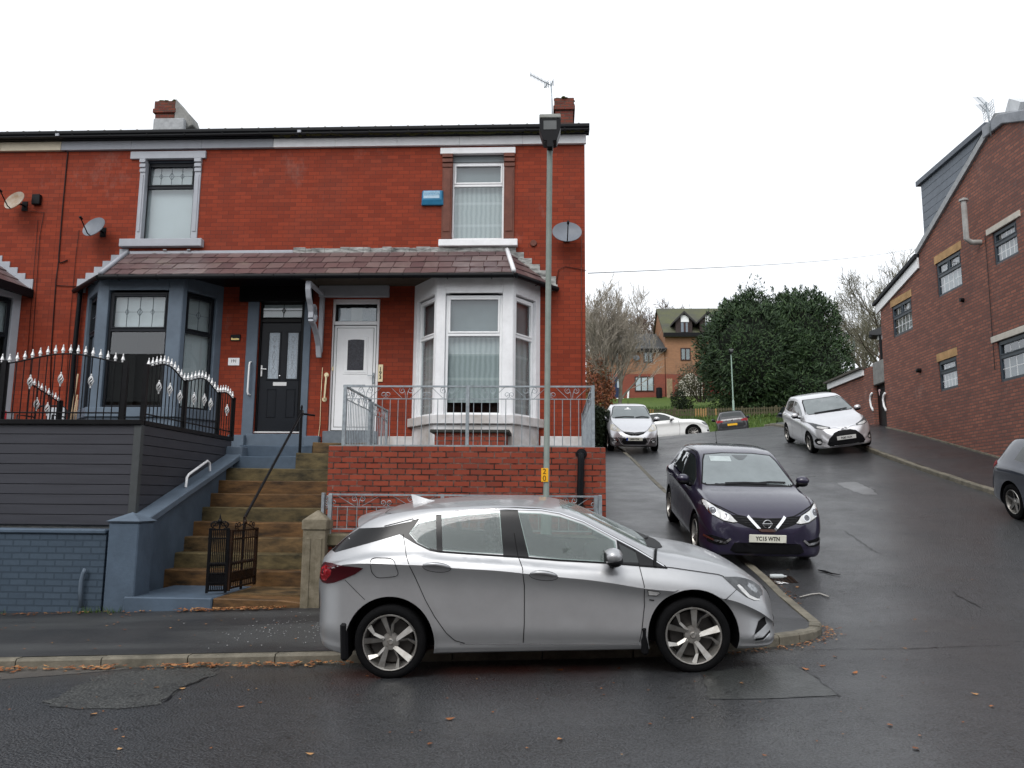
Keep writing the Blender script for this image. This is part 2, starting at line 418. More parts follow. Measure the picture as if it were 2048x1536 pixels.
ROADM = asphalt('wet_worn_asphalt', (.017, .018, .020), (.036, .038, .042), stain=(.024, .024, .022), fine=80, coarse=24, rough=(.25, .5), bumpk=.9, chips=50, wet=.6)
PAVEM = asphalt('dark_footway_asphalt', (.012, .0125, .0145), (.021, .021, .023), fine=220, patch=.45, rough=(.3, .55), bumpk=.3, wet=.55)
def _pave2():
    m = asphalt('patchy_footway_asphalt', (.013, .0125, .015), (.022, .023, .023), fine=200, patch=.5, rough=(.35, .6), bumpk=.3, bands=.8)
    return m
PAVE2 = _pave2()
GRAVEL = asphalt('exposed_road_stone', (.020, .022, .022), (.055, .057, .053), fine=42, patch=2.2, rough=(.45, .7), bumpk=.9, coarse=30, chips=36, wet=.3)
SILT = asphalt('silty_gutter', (.040, .036, .032), (.070, .064, .056), fine=180, patch=1.3, rough=(.45, .7), bumpk=.3)
KERBM = plain('kerb_stone', (.20, .18, .14), .7, c2=(.085, .078, .06), vscale=4, bump=.5, bscale=50)
GRASSM = plain('grass_ground', (.075, .12, .020), .9, c2=(.045, .075, .014), vscale=2.2, bump=.8, bscale=30)

# ------------------------------------------------------------------ the lie of the land
_ramp = pchip([(-50, 0), (9.2, 0), (9.6, .01), (9.87, .05), (10.4, .13), (11.3, .30), (12.2, .44), (18.8, 1.51), (26.3, 2.84), (30, 3.38), (34.6, 3.85), (37.4, 3.72), (41, 3.80), (46.5, 4.2), (60, 4.5), (200, 5)])
def rampX(X, Y): return _ramp(Y)*(1+.018*max(0, min(X, 12)-2.72))
def base(X): return .085+.036*max(-45, min(60, X))
def bxy(X, Y): t = sstep(10.6, 14, Y); return sstep(lerp(-.4, -1.4, t), lerp(2.6, .4, t), X)
def roadH(X, Y):
    b = bxy(X, Y)
    camber = -.06*sstep(6.9, 8.2, Y)*(1-sstep(.6, 2.4, X))*(1-sstep(8.3, 9, Y))
    return base(X)+rampX(X, Y)*(b if Y < 30 else 1)+camber
def paveH(X, Y):
    b = bxy(X, Y)
    m = .035+.098*min(max(Y-8.25, 0), 2.05)
    sd = rampX(X, Y)+.078+.02*max(0, 2.9-X) if X < 6 else rampX(X, Y)+.095+.03*max(0, X-9.0)
    return base(X)+lerp(m, sd, b if Y < 30 else 1)
_gr = pchip([(40, 3.6), (44, 4.35), (46.5, 4.75), (51.6, 6.55), (58, 7.6), (72, 10.4), (90, 14.5), (140, 19), (400, 24)])
def grassH(X, Y): return _gr(Y)+.036*max(-20, min(30, X))

def sheet(name, xs, ys, H, m, keep=None, thick=0, kind='structure'):
    vs = []; fs = []; nx = len(xs)
    for y in ys:
        for x in xs: vs.append((x, y, H(x, y)))
    for j in range(len(ys)-1):
        for i in range(nx-1):
            if keep is None or keep((xs[i]+xs[i+1])/2, (ys[j]+ys[j+1])/2):
                fs.append((j*nx+i, j*nx+i+1, (j+1)*nx+i+1, (j+1)*nx+i))
    me = bpy.data.meshes.new(name); me.from_pydata(vs, [], fs); me.materials.append(m)
    me.polygons.foreach_set('use_smooth', [True]*len(fs)); me.update()
    o = link_mesh(name, me); return tag(o, kind=kind)
def rng(a, b, s):
    n = max(1, int(round((b-a)/s))); return [a+(b-a)*i/n for i in range(n+1)]
XS = rng(-60, -8, 4)+rng(-8, 16, .25)[1:]+rng(16, 80, 4)[1:]
YS = rng(-30, 5, 2.5)+rng(5, 12, .2)[1:]+rng(12, 46.4, .6)[1:]
tag(sheet('road', XS, YS, roadH, ROADM), 'wet grey asphalt road in front and climbing between the houses')
sheet('ground', rng(-400, 400, 20), rng(41, 420, 4), lambda x, y: grassH(x, y)-.03, GRASSM)
sheet('lower_ground', rng(-400, 400, 40), rng(-300, -28, 16), lambda x, y: base(x)-.4, GRASSM)

# footways: main one along the terrace, one up each side of the side street
CX, CY, CR = 1.70, 9.55, 1.30
def KX(y): return CX+CR-.033*(y-CY)
def kerb_path():
    P = [(x, 8.25) for x in rng(-44, CX, .9)]
    P += [(CX+CR*sin(a), CY-CR*cos(a)) for a in [pi/2*i/7 for i in range(1, 8)]]
    P += [(KX(y), y) for y in rng(CY, 34.4, .9)[1:]]
    return P
KP = kerb_path()
def inside_corner(x, y):
    if y < 8.25 or x > (KX(y) if y > CY else CX+CR): return False
    if x > CX and y < CY: return (x-CX)**2+(y-CY)**2 < CR*CR
    return True
def footway(name, poly_rows, H, m):
    """rows of points, joined as strips"""
    vs = []; fs = []; n = len(poly_rows[0])
    for r in poly_rows:
        for (x, y) in r: vs.append((x, y, H(x, y)))
    for j in range(len(poly_rows)-1):
        for i in range(n-1): fs.append((j*n+i, j*n+i+1, (j+1)*n+i+1, (j+1)*n+i))
    me = bpy.data.meshes.new(name); me.from_pydata(vs, [], fs); me.materials.append(m)
    me.polygons.foreach_set('use_smooth', [True]*len(fs)); me.update(); o = link_mesh(name, me); return tag(o, kind='structure')
# strips run from the kerb line inwards
def inward(p, w):
    x, y = p
    if y <= 8.2501 and x <= CX+1e-6: return (x, y+w)
    if x > CX and y < CY:
        d = Vector((CX-x, CY-y)).normalized(); return (x+d.x*w, y+d.y*w)
    return (x-w, y)
# 1 main strip and 2 corner/side strip
main_rows = [[(x, y) for x in rng(-44, CX, .45)] for y in [8.36+2.3*i/8 for i in range(9)]]
footway('pavement', main_rows, paveH, PAVE2)
side_rows = []
for y in rng(CY, 34.6, .45): side_rows.append([(lerp(.3, KX(y)-.11, t/8), y) for t in range(9)])
footway('side_pavement', side_rows, lambda x, y: paveH(x, y)+.003, PAVEM)
vs = [(CX, CY, paveH(CX, CY)+.004)]
arc = [(CX+(CR-.11)*sin(a), CY-(CR-.11)*cos(a)) for a in [pi/2*i/10 for i in range(11)]]
vs += [(x, y, paveH(x, y)+.004) for x, y in arc]
mb = MB(); mb.add(vs, [(0, i, i+1) for i in range(1, 11)])
tag(mb.build('corner_pavement', PAVEM), kind='structure')

def kerb(name, P, inw, H, top_m, w=.125, drop=.24):
    mb = MB(); rnd = random.Random(3)
    for i in range(len(P)-1):
        a, b = Vector(P[i]), Vector(P[i+1]); d = (b-a); L = d.length; d.normalize(); g = .006
        a2 = a+d*g; b2 = b-d*g; ai, bi = Vector(inw(P[i], w)), Vector(inw(P[i+1], w))
        ai = ai+d*g; bi = bi-d*g; j = rnd.uniform(-.006, .008)
        za, zb = H(P[i][0], P[i][1])+j+.006, H(P[i+1][0], P[i+1][1])+j+.006
        t = [(a2.x, a2.y, za-.02), (b2.x, b2.y, zb-.02), (bi.x, bi.y, zb), (ai.x, ai.y, za)]
        o = (a2-ai).normalized()*(-.018)
        f1 = (a2.x+o.x, a2.y+o.y, za); f2 = (b2.x+o.x, b2.y+o.y, zb)
        mb.add([(a2.x, a2.y, za-drop), (b2.x, b2.y, zb-drop), (b2.x, b2.y, zb-.022), (a2.x, a2.y, za-.022), f1, f2, (bi.x, bi.y, zb), (ai.x, ai.y, za), (bi.x, bi.y, zb-drop), (ai.x, ai.y, za-drop)],
               [(0, 1, 2, 3), (3, 2, 5, 4), (4, 5, 6, 7), (7, 6, 8, 9), (0, 3, 4, 7, 9), (1, 8, 6, 5, 2)])
    o = mb.build(name, top_m); return tag(o, kind='structure')
kerb('kerb', KP, inward, paveH, KERBM)
RK = [(9.0, y) for y in rng(9.5, 34.4, .9)]
kerb('far_kerb', list(reversed(RK)), lambda p, w: (p[0]+w, p[1]), paveH, KERBM)
footway('far_pavement', [[(lerp(9.11, 11.4, t/6), y) for t in range(7)] for y in rng(9.5, 34.6, .6)], paveH, PAVEM)

# worn patches in the carriageway, each a thin sheet lying on the road
def patch(name, pts, m, lift=.004, seed=1, rough=.05, H=roadH, n=6):
    """pts outline in metres; edge made ragged; filled from its centre in rings so that it follows the road"""
    rnd = random.Random(seed); P = []
    for i in range(len(pts)):
        a, b = Vector(pts[i]), Vector(pts[(i+1) % len(pts)])
        k = max(2, int((b-a).length/.12))
        for j in range(k): P.append(a.lerp(b, j/k)+Vector((rnd.uniform(-rough, rough), rnd.uniform(-rough, rough)*.6)))
    c = sum(P, Vector((0, 0)))/len(P); m_ = len(P); vs = [(c.x, c.y, H(c.x, c.y)+lift)]; fs = []
    for r in range(1, n+1):
        for p in P:
            q = c.lerp(p, r/n); vs.append((q.x, q.y, H(q.x, q.y)+lift))
    for i in range(m_): fs.append((0, 1+i, 1+(i+1) % m_))
    for r in range(n-1):
        for i in range(m_): fs.append((1+r*m_+i, 1+(r+1)*m_+i, 1+(r+1)*m_+(i+1) % m_, 1+r*m_+(i+1) % m_))
    me = bpy.data.meshes.new(name); me.from_pydata(vs, [], fs); me.materials.append(m); me.update()
    return tag(link_mesh(name, me), kind='structure')
def gpt(u, v, zf=0.0):
    Y = 8.0
    for _ in range(40):
        d = ray(u, v); # march to the road
        k = 2.0; P = None
        for i in range(4000):
            Pn = Vector((d.x, d.y, d.z))*(k/FPX)+Vector((0, 0, EYE))
            if Pn.z < roadH(Pn.x, Pn.y)+zf: return (Pn.x, Pn.y)
            k += .01*max(1, k*.15)
        return (0, 5)
patch('road_patch', [gpt(*q) for q in [(85, 1410), (200, 1352), (300, 1338), (430, 1336), (425, 1352), (360, 1378), (320, 1408), (230, 1418), (150, 1419)]], GRAVEL, seed=2)
patch('gutter_silt', [gpt(*q) for q in [(0, 1360), (60, 1348), (150, 1340), (330, 1333), (640, 1326), (640, 1321), (300, 1326), (0, 1338)]], SILT, .003, seed=4, rough=.03)
patch('road_repair', [gpt(*q) for q in [(1400, 1345), (1590, 1330), (1680, 1392), (1560, 1398), (1420, 1399)]], asphalt('old_patch_asphalt', (.018, .020, .019), (.033, .036, .034), fine=90, chips=44, wet=.7), .004, seed=5, rough=.015)
patch('road_scar', [gpt(*q) for q in [(1672, 966), (1712, 964), (1748, 978), (1756, 990), (1725, 990), (1690, 976)]], asphalt('polished_asphalt', (.030, .030, .032), (.05, .05, .052), fine=140, rough=(.25, .4), wet=1), .004, seed=6, rough=.02)
CRACKM = plain('crack_tar', (.006, .006, .007), .35)
def crack(name, px, w, seed):
    rnd = random.Random(seed); P = [Vector(gpt(*q)) for q in px]; Q = []
    for i in range(len(P)-1):
        k = max(2, int((P[i+1]-P[i]).length/.07))
        for j in range(k): Q.append(P[i].lerp(P[i+1], j/k)+Vector((rnd.uniform(-.02, .02), rnd.uniform(-.02, .02))))
    vs = []; fs = []
    for i, p in enumerate(Q):
        d = (Q[min(i+1, len(Q)-1)]-Q[max(0, i-1)]).normalized(); nn = Vector((-d.y, d.x)); ww = w*rnd.uniform(.3, 1.2)*sin(pi*(i+.5)/len(Q))**.4
        for sgn in (-1, 1):
            q = p+nn*ww*sgn; vs.append((q.x, q.y, roadH(q.x, q.y)+.005))
    for i in range(len(Q)-1): fs.append((2*i, 2*i+1, 2*i+3, 2*i+2))
    me = bpy.data.meshes.new(name); me.from_pydata(vs, [], fs); me.materials.append(CRACKM); me.update(); tag(link_mesh(name, me), kind='structure')
crack('road_crack', [(1560, 1300), (1700, 1299), (1840, 1297), (2040, 1290)], .010, 1)
crack('road_crack', [(1590, 1330), (1640, 1362), (1682, 1394), (1560, 1397)], .008, 2)
crack('road_crack', [(1690, 1062), (1712, 1078), (1750, 1104), (1775, 1112)], .016, 3)
crack('road_crack', [(1672, 966), (1712, 964), (1748, 980), (1757, 992)], .022, 4)
crack('road_crack', [(1905, 1185), (1940, 1205), (1980, 1225)], .010, 6)
crack('road_crack', [(330, 1405), (362, 1378), (425, 1352)], .02, 7)
# ------------------------------------------------------------------ the terrace
YF = 15.7
def F(u, v): return pY(u, v, YF)
def rect(u0, v0, u1, v1, Y):
    um, vm = (u0+u1)/2, (v0+v1)/2
    return xY(u0, vm, Y), xY(u1, vm, Y), zY(um, v1, Y), zY(um, v0, Y)
def holed(mb, x0, x1, z0, z1, holes, y, depth=.12, mi=None):
    """brick face at y with rectangular openings and their reveals"""
    xs = sorted({x0, x1, *[h[0] for h in holes], *[h[1] for h in holes]}); zs = sorted({z0, z1, *[h[2] for h in holes], *[h[3] for h in holes]})
    for i in range(len(xs)-1):
        for j in range(len(zs)-1):
            cx, cz = (xs[i]+xs[i+1])/2, (zs[j]+zs[j+1])/2
            if any(h[0] < cx < h[1] and h[2] < cz < h[3] for h in holes): continue
            mb.add([(xs[i], y, zs[j]), (xs[i+1], y, zs[j]), (xs[i+1], y, zs[j+1]), (xs[i], y, zs[j+1])], [(0, 1, 2, 3)], mi)
    for a, b, c, d in holes:
        for q in ([(a, y, c), (a, y+depth, c), (a, y+depth, d), (a, y, d)], [(b, y, c), (b, y, d), (b, y+depth, d), (b, y+depth, c)],
                  [(a, y, d), (a, y+depth, d), (b, y+depth, d), (b, y, d)], [(a, y, c), (b, y, c), (b, y+depth, c), (a, y+depth, c)]):
            mb.add(q, [(0, 1, 2, 3)], mi)
    return mb
def add_curtain(parent, O, d, n, u0, u1, z0, z1, t, m, waves=0.0, name='curtain'):
    mb = MB().frame(O, d, n); N = max(2, int((u1-u0)/.035)) if waves else 1
    vs = []
    for i in range(N+1):
        q = i/N; vs += [(lerp(u0, u1, q), t+waves*sin(q*(u1-u0)*19+sin(q*9)*3)*(.3+.7*abs(sin(q*4+u0))), z0), (lerp(u0, u1, q), t+waves*sin(q*(u1-u0)*19+sin(q*9)*3)*(.3+.7*abs(sin(q*4+u0))), z1)]
    mb.add(vs, [(2*i, 2*i+2, 2*i+3, 2*i+1) for i in range(N)])
    return mb.build(name, m, parent, smooth=bool(waves), fix=False)
def sash(parent, O, d, n, u0, u1, z0, z1, tz, fm, fw=.055, rec=-.10, name='window', cur=(NET, NET), waves=.008, lead=0, sashw=.035, glass=None, split=None, room=True):
    """a framed window with a top light above tz: frame (part or sub-part), panes, curtains, leading"""
    mb = MB().frame(O, d, n)
    mb.box(u0, u0+fw, rec-.03, rec+.03, z0, z1); mb.box(u1-fw, u1, rec-.03, rec+.03, z0, z1)
    mb.box(u0+fw, u1-fw, rec-.03, rec+.029, z0, z0+fw); mb.box(u0+fw, u1-fw, rec-.03, rec+.029, z1-fw, z1)
    mb.box(u0+fw, u1-fw, rec-.03, rec+.031, tz-fw*.55, tz+fw*.55)
    lights = [(u0+fw, u1-fw, z0+fw, tz-fw*.55), (u0+fw, u1-fw, tz+fw*.55, z1-fw)]
    if split:
        for s_ in split:
            q = lerp(u0, u1, s_); mb.box(q-fw*.45, q+fw*.45, rec-.03, rec+.030, tz+fw*.55, z1-fw)
        cuts = [u0+fw]+[lerp(u0, u1, s_) for s_ in split]+[u1-fw]
        lights = lights[:1]+[(cuts[i]+(fw*.45 if i else 0), cuts[i+1]-(fw*.45 if i+2 < len(cuts) else 0), tz+fw*.55, z1-fw) for i in range(len(cuts)-1)]
    a, b, c, e = lights[1]
    for l in lights[1:]:                                          # opening top light has its own sash
        a, b, c, e = l; s_ = sashw
        mb.box(a, a+s_, rec-.02, rec+.045, c, e); mb.box(b-s_, b, rec-.02, rec+.045, c, e); mb.box(a+s_, b-s_, rec-.02, rec+.044, c, c+s_); mb.box(a+s_, b-s_, rec-.02, rec+.044, e-s_, e)
    fr = mb.build(name, fm, parent, bevel=.006)
    for k, (a, b, c, e) in enumerate(lights):
        g = MB().frame(O, d, n).box(a, b, rec-.008, rec-.002, c, e).build('pane', glass or GLASS, fr)
    if lead:
        lm = MB().frame(O, d, n); t0, t1 = rec-.001, rec+.004
        for (a, b, c, e) in lights[1:]:
            a, b, c, e = a+sashw, b-sashw, c+sashw, e-sashw; zc = (c+e)/2; w = .0028
            lm.box(a, b, t0, t1, zc-w, zc+w)
            for k in range(lead):
                x = lerp(a, b, (k+1)/(lead+1)); lm.box(x-w*2, x-w*.6, t0, t1+.0005, c, e); lm.box(x+w*.6, x+w*2, t0, t1+.0005, c, e)
                r = .060 if k == lead//2 else .045
                for (dx0, dz0), (dx1, dz1) in (((0, 1.5), (1, 0)), ((1, 0), (0, -1.5)), ((0, -1.5), (-1, 0)), ((-1, 0), (0, 1.5))):
                    lm.add([(x+dx0*r, t1+.002, zc+dz0*r), (x+dx1*r, t1+.002, zc+dz1*r), (x+dx1*r*.75, t1+.002, zc+dz1*r*.75), (x+dx0*r*.75, t1+.002, zc+dz0*r*.75)], [(0, 1, 2, 3)])
        lm.build('leading', plain('lead_came', (.10, .115, .13), .5), fr)
    for k, (m, (a, b, c, e)) in enumerate(zip(cur, ((u0, u1, z0, tz), (u0, u1, tz, z1)))):
        if m is None: continue
        add_curtain(fr, O, d, n, a, b, c, e, rec-.09, m, waves if m is NET else 0, 'curtain' if m is NET else 'blind')
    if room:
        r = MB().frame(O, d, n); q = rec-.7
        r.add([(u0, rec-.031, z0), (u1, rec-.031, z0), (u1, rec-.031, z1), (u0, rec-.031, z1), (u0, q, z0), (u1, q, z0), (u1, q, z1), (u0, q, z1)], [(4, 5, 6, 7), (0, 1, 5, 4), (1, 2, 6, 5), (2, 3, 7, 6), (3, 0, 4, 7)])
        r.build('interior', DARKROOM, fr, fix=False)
    return fr

def slate_slope(mb, rows, left, right, bottom, top, w=.30, seed=1):
    """left/right(t) -> point on the slope's side edges, t from eave to top"""
    rnd = random.Random(seed)
    for k in range(rows):
        t0, t1 = k/rows, min(1, (k+1.35)/rows)
        L0, R0, L1, R1 = left(t0), right(t0), left(t1), right(t1)
        L = (R0-L0).length; d = (R0-L0).normalized(); nrm = d.cross((L1-L0)).normalized()
        if nrm.z < 0: nrm = -nrm
        x = -rnd.uniform(.3, .9)*w if k % 2 else -rnd.uniform(0, .3)*w
        while x < L:
            ww = w*rnd.uniform(.82, 1.15); g = rnd.uniform(.003, .009); a, b = max(0, x+g), min(L, x+ww-g); x += ww
            if b-a < .03: continue
            lo = rnd.uniform(-.016, .016); tw = rnd.uniform(-.006, .006); slope = (L1-L0); 
            L1len = (R1-L1).length
            # upper edge clipped to the slope's sides
            off = (L1-L0).dot(d)
            a1, b1 = min(max(a-off, 0), L1len), min(max(b-off, 0), L1len)
            up = slope-d*off
            p = [L0+d*a+up*(lo*.6), L0+d*b+up*(lo*.6+tw), L1+d*b1, L1+d*a1]
            if b1-a1 < .01: p = p[:3]
            h = .016; lift = [nrm*(.022+tw), nrm*(.022-tw), nrm*.004, nrm*.004]
            P = [q+l for q, l in zip(p, lift)]; Q = [q-nrm*.010 for q in P]
            n = len(P); mb.add([tuple(v) for v in P+Q], [tuple(range(n)), (0, n, n+1, 1)]+[(i, n+i, n+(i+1) % n, (i+1) % n) for i in range(1, n)])
    return mb

XC = .665                                   # gable corner of the end house
XPW = F(622, 600).x                         # party wall
XPL = F(118, 400).x                         # next party wall to the left
ZFB, ZFT = F(1150, 289.5).z, F(1150, 272).z
ZGT = zY(1150, 256.5, YF-.22)
ZSB = 2.30
YE = 14.65
ZE, ZT = zY(620, 549, YE), zY(640, 505, YF)
PX = {'XL': xY(203, 541, YE), 'XR': xY(1028, 544, YE), 'XL0': F(158, 556).x, 'XR0': F(1110, 570).x, 'TL': F(258, 497).x, 'TR': F(1014, 506).x}
YR, ZR = 20.3, zY(560, 260.5, 20.3)

end_house = thing('terraced_house', 'end terrace house with white trim, white front door and a white painted bay window', 'house', (-2.5, YF, 2.3), 'brick terraced houses')
mid_house = thing('terraced_house', 'terrace house with slate grey trim, black front door and a grey painted bay window', 'house', (-7.5, YF, 2.3), 'brick terraced houses')
left_house = thing('terraced_house', 'terrace house at the far left edge, only its wall and pale grey bay corner showing', 'house', (-12, YF, 2.3), 'brick terraced houses')

# openings
W3 = rect(891, 307.5, 1022, 478, YF); D3 = rect(660, 597, 757, 868, YF)
W1 = rect(284, 318, 393, 478, YF); D1 = rect(513, 600, 607, 868, YF)
def shell(h, x0, x1, holes, right_gable=False):
    mb = MB(); holed(mb, x0, x1, ZSB-.6, ZFB, holes, YF, .14)
    for xe in (x0, x1): mb.add([(xe, YF, ZSB-.6), (xe, YF+8.6, ZSB-.6), (xe, YF+8.6, ZFB), (xe, YF, ZFB)], [(0, 1, 2, 3)])
    mb.add([(x0, YF+8.6, ZSB-.6), (x1, YF+8.6, ZSB-.6), (x1, YF+8.6, ZFB), (x0, YF+8.6, ZFB)], [(1, 0, 3, 2)])
    if right_gable:
        mb.add([(x1, YF, ZSB-1.8), (x1, YF+8.6, ZSB-1.8), (x1, YF+8.6, ZFT+.1), (x1, YR, ZR-.06), (x1, YF, ZFT+.1)], [(0, 1, 2, 3, 4)])
    w = mb.build('wall', RED, h, fix=False)
    r = MB(); e = .26
    r.add([(x0, YF-.16, ZGT+.02), (x1+(.06 if right_gable else 0), YF-.16, ZGT+.02), (x1+(.06 if right_gable else 0), YR, ZR), (x0, YR, ZR), (x0, YF+8.9, ZGT), (x1, YF+8.9, ZGT)], [(0, 1, 2, 3), (3, 2, 5, 4)])
    ro = r.build('roof', FARTILE, h, fix=False)
    rt = MB()
    x = x0+.1
    while x < x1-.1:
        rt.tube([(x, YR, ZR+.0), (x+.44, YR, ZR+.0)], .06, 8); rt.sphere((x+.45, YR, ZR+.015), (.05, .07, .075), 7, 5); x += .46
    rt.build('ridge_tile', CONC, ro, smooth=True)
    return w
def bhole(ul, ur, vh, vs): a, b = F(ul, 700).x, F(ur, 700).x; zz = lambda v: zY((ul+ur)/2, v, YF-.80); return (a+.10, b-.10, zz(vs)-.1, zz(vh)+.02)
shell(end_house, XPW, XC, [W3, D3, bhole(826, 1080, 586, 830)], True)
shell(mid_house, XPL, XPW-.002, [W1, D1, bhole(166, 441, 580, 815)])
shell(left_house, -17, XPL-.002, [])

# white / grey / cream frieze board under the gutter, with its paint joints
xg = F(549, 290).x
for h, x0, x1, m, y in ((end_house, xg, XC+.03, WHITE, .075), (mid_house, F(126, 300).x, xg-.003, GREYP, .076), (left_house, -17, F(126, 300).x-.003, CREAM, .077)):
    b = MB()
    cuts = rng(x0, x1, 1.35)
    for i in range(len(cuts)-1): b.box(cuts[i]+.002, cuts[i+1]-.002, YF-y, YF-.002, ZFB, ZFT)
    b.build('frieze_board', m, h, bevel=.004)
for h, x0, x1 in ((end_house, XPW, XC+.09), (mid_house, XPL, XPW-.004), (left_house, -17, XPL-.004)):
    b = MB(); b.box(x0, x1, YF-.17, YF-.01, ZFT+.002, ZGT-.02)  # this box is a black board painted in as the eaves shadow
    b.tube([(x0, YF-.22, ZFT+.10), (x1, YF-.22, ZFT+.10)], .065, 10)
    b.box(x0, x1, YF-.29, YF-.20, ZGT-.055, ZGT-.03)
    x = x0+.35
    while x < x1: b.box(x-.012, x+.012, YF-.30, YF-.01, ZFT+.02, ZFT+.05); x += .8
    b.build('gutter', BLACKP, h)
mo = MB(); rnd = random.Random(5); x = F(560, 260).x
while x < XC+.05:
    mo.sphere((x, YF-.19+rnd.uniform(-.03, .03), ZGT-.035), (rnd.uniform(.05, .12), .07, rnd.uniform(.02, .045)), 7, 5); x += rnd.uniform(.05, .13)
mo.build('moss_line', MOSS, end_house, smooth=True)
for h, xx, k in ((mid_house, F(604, 270).x, 0), (left_house, F(128, 285).x, 0)):
    MB().box(xx, xx+.07, YF-.31, YF-.12, ZFT+.02, ZGT+.01).build('gutter_joint', GREYP, h)

# chimneys
def chimney(h, u0, u1, v0, v1, Y, cem=False):
    x0, x1 = xY(u0, (v0+v1)/2, Y), xY(u1, (v0+v1)/2, Y); z0, z1 = ZR-.9, zY((u0+u1)/2, v0, Y); d = .95
    b = MB(); b.box(x0+.05, x1-.05, Y, Y+d, z0, z1-.42); b.box(x0, x1, Y-.05, Y+d+.05, z1-.42, z1-.30); b.box(x0+.025, x1-.025, Y-.025, Y+d+.02, z1-.30, z1-.08)
    c = b.build('chimney', CHIM, h, bevel=.012)
    m = MB(); rnd = random.Random(int(u0))
    for _ in range(26): m.sphere((rnd.uniform(x0+.05, x1-.05), Y+rnd.uniform(0, d), z1-.08+rnd.uniform(-.01, .02)), (rnd.uniform(.05, .12), .1, rnd.uniform(.02, .05)), 7, 5)
    m.build('moss', MOSS, c, smooth=True)
    return c, x0, x1, z1
chimney(end_house, 1106.5, 1150, 190.5, 258, 20.0)
cm, cx0, cx1, cz1 = chimney(mid_house, 306, 352, 197, 272, 19.7)
b = MB(); xe = xY(392, 262, 19.9)
b.prism([(cx1-.03, 19.66, cz1-.02), (cx1+.12, 19.66, cz1-.20), (xe-.10, 19.7, ZR+.18), (xe, 19.7, ZR-.1), (cx1-.03, 19.66, ZR-.4)], (0, .5, 0))
b.build('rendered_flank', CEMENT, cm, bevel=.02)
b = MB().box(cx0+.12, cx1+.32, 19.5, 19.66, ZR-.35, ZR+.0); b.build('flashing', LEAD, cm, bevel=.02)
# skylight corner / far slate strip behind the parapet
# ------------------------------------------------------------------ upper windows
def upper(h, W, trim, fm, jm, sill_px, lint_px, fr_px, tz_v, cur, lead, capital=True):
    x0, x1, z0, z1 = W
    f = rect(*fr_px, YF); tz = zY((fr_px[0]+fr_px[2])/2, tz_v, YF+.1)
    O, d, n = (0, YF, 0), (1, 0, 0), (0, -1, 0)
    win = sash(h, O, d, n, f[0]*1.004, f[1]*1.004, z0, f[3], tz, fm, fw=.05, rec=-.13, cur=cur, lead=lead, waves=.006)
    s = rect(*sill_px, YF-.1); MB().box(s[0], s[1], YF-.13, YF+.10, s[2], s[3]).build('sill', trim, win, bevel=.01)
    l = rect(*lint_px, YF-.03); MB().box(l[0], l[1], YF-.055, YF+.05, l[2], l[3]).build('lintel', trim, win, bevel=.006)
    for a, b in ((x0-.07, f[0]+.012), (f[1]-.012, x1+.07)):
        j = MB()
        j.box(a, b, YF-.03, YF+.13, z0, z1-.005)
        for k in range(3): j.box(a-.005, b+.005, YF-.05-.018*k, YF-.02, z1-.30+k*.10, z1-.22+k*.10)
        j.box(a+.03, b-.03, YF-.045, YF-.02, z0+.15, z1-.36)
        j.build('jamb', jm, win, bevel=.006)
    MB().box(f[0], f[1], YF+.07, YF+.13, f[3]-.002, z1).build('reveal_shade_board', GREYBLIND if fm is not ANTH else DKBLUE, win)  # dull colour stands in for the shadowed reveal under the lintel
    return win
upper(end_house, W3, WHITE, UPVC, BROWNM, (877, 478.5, 1035, 492), (881, 295.5, 1031, 307.5), (903, 321, 1009, 478), 371, (NET, GREYBLIND), 0)
upper(mid_house, W1, GREYP, ANTH, GREYP, (239, 477.5, 403.5, 493), (262, 303, 412, 317.5), (287, 323, 388, 477), 375.5, (BLIND, BLIND), 3)

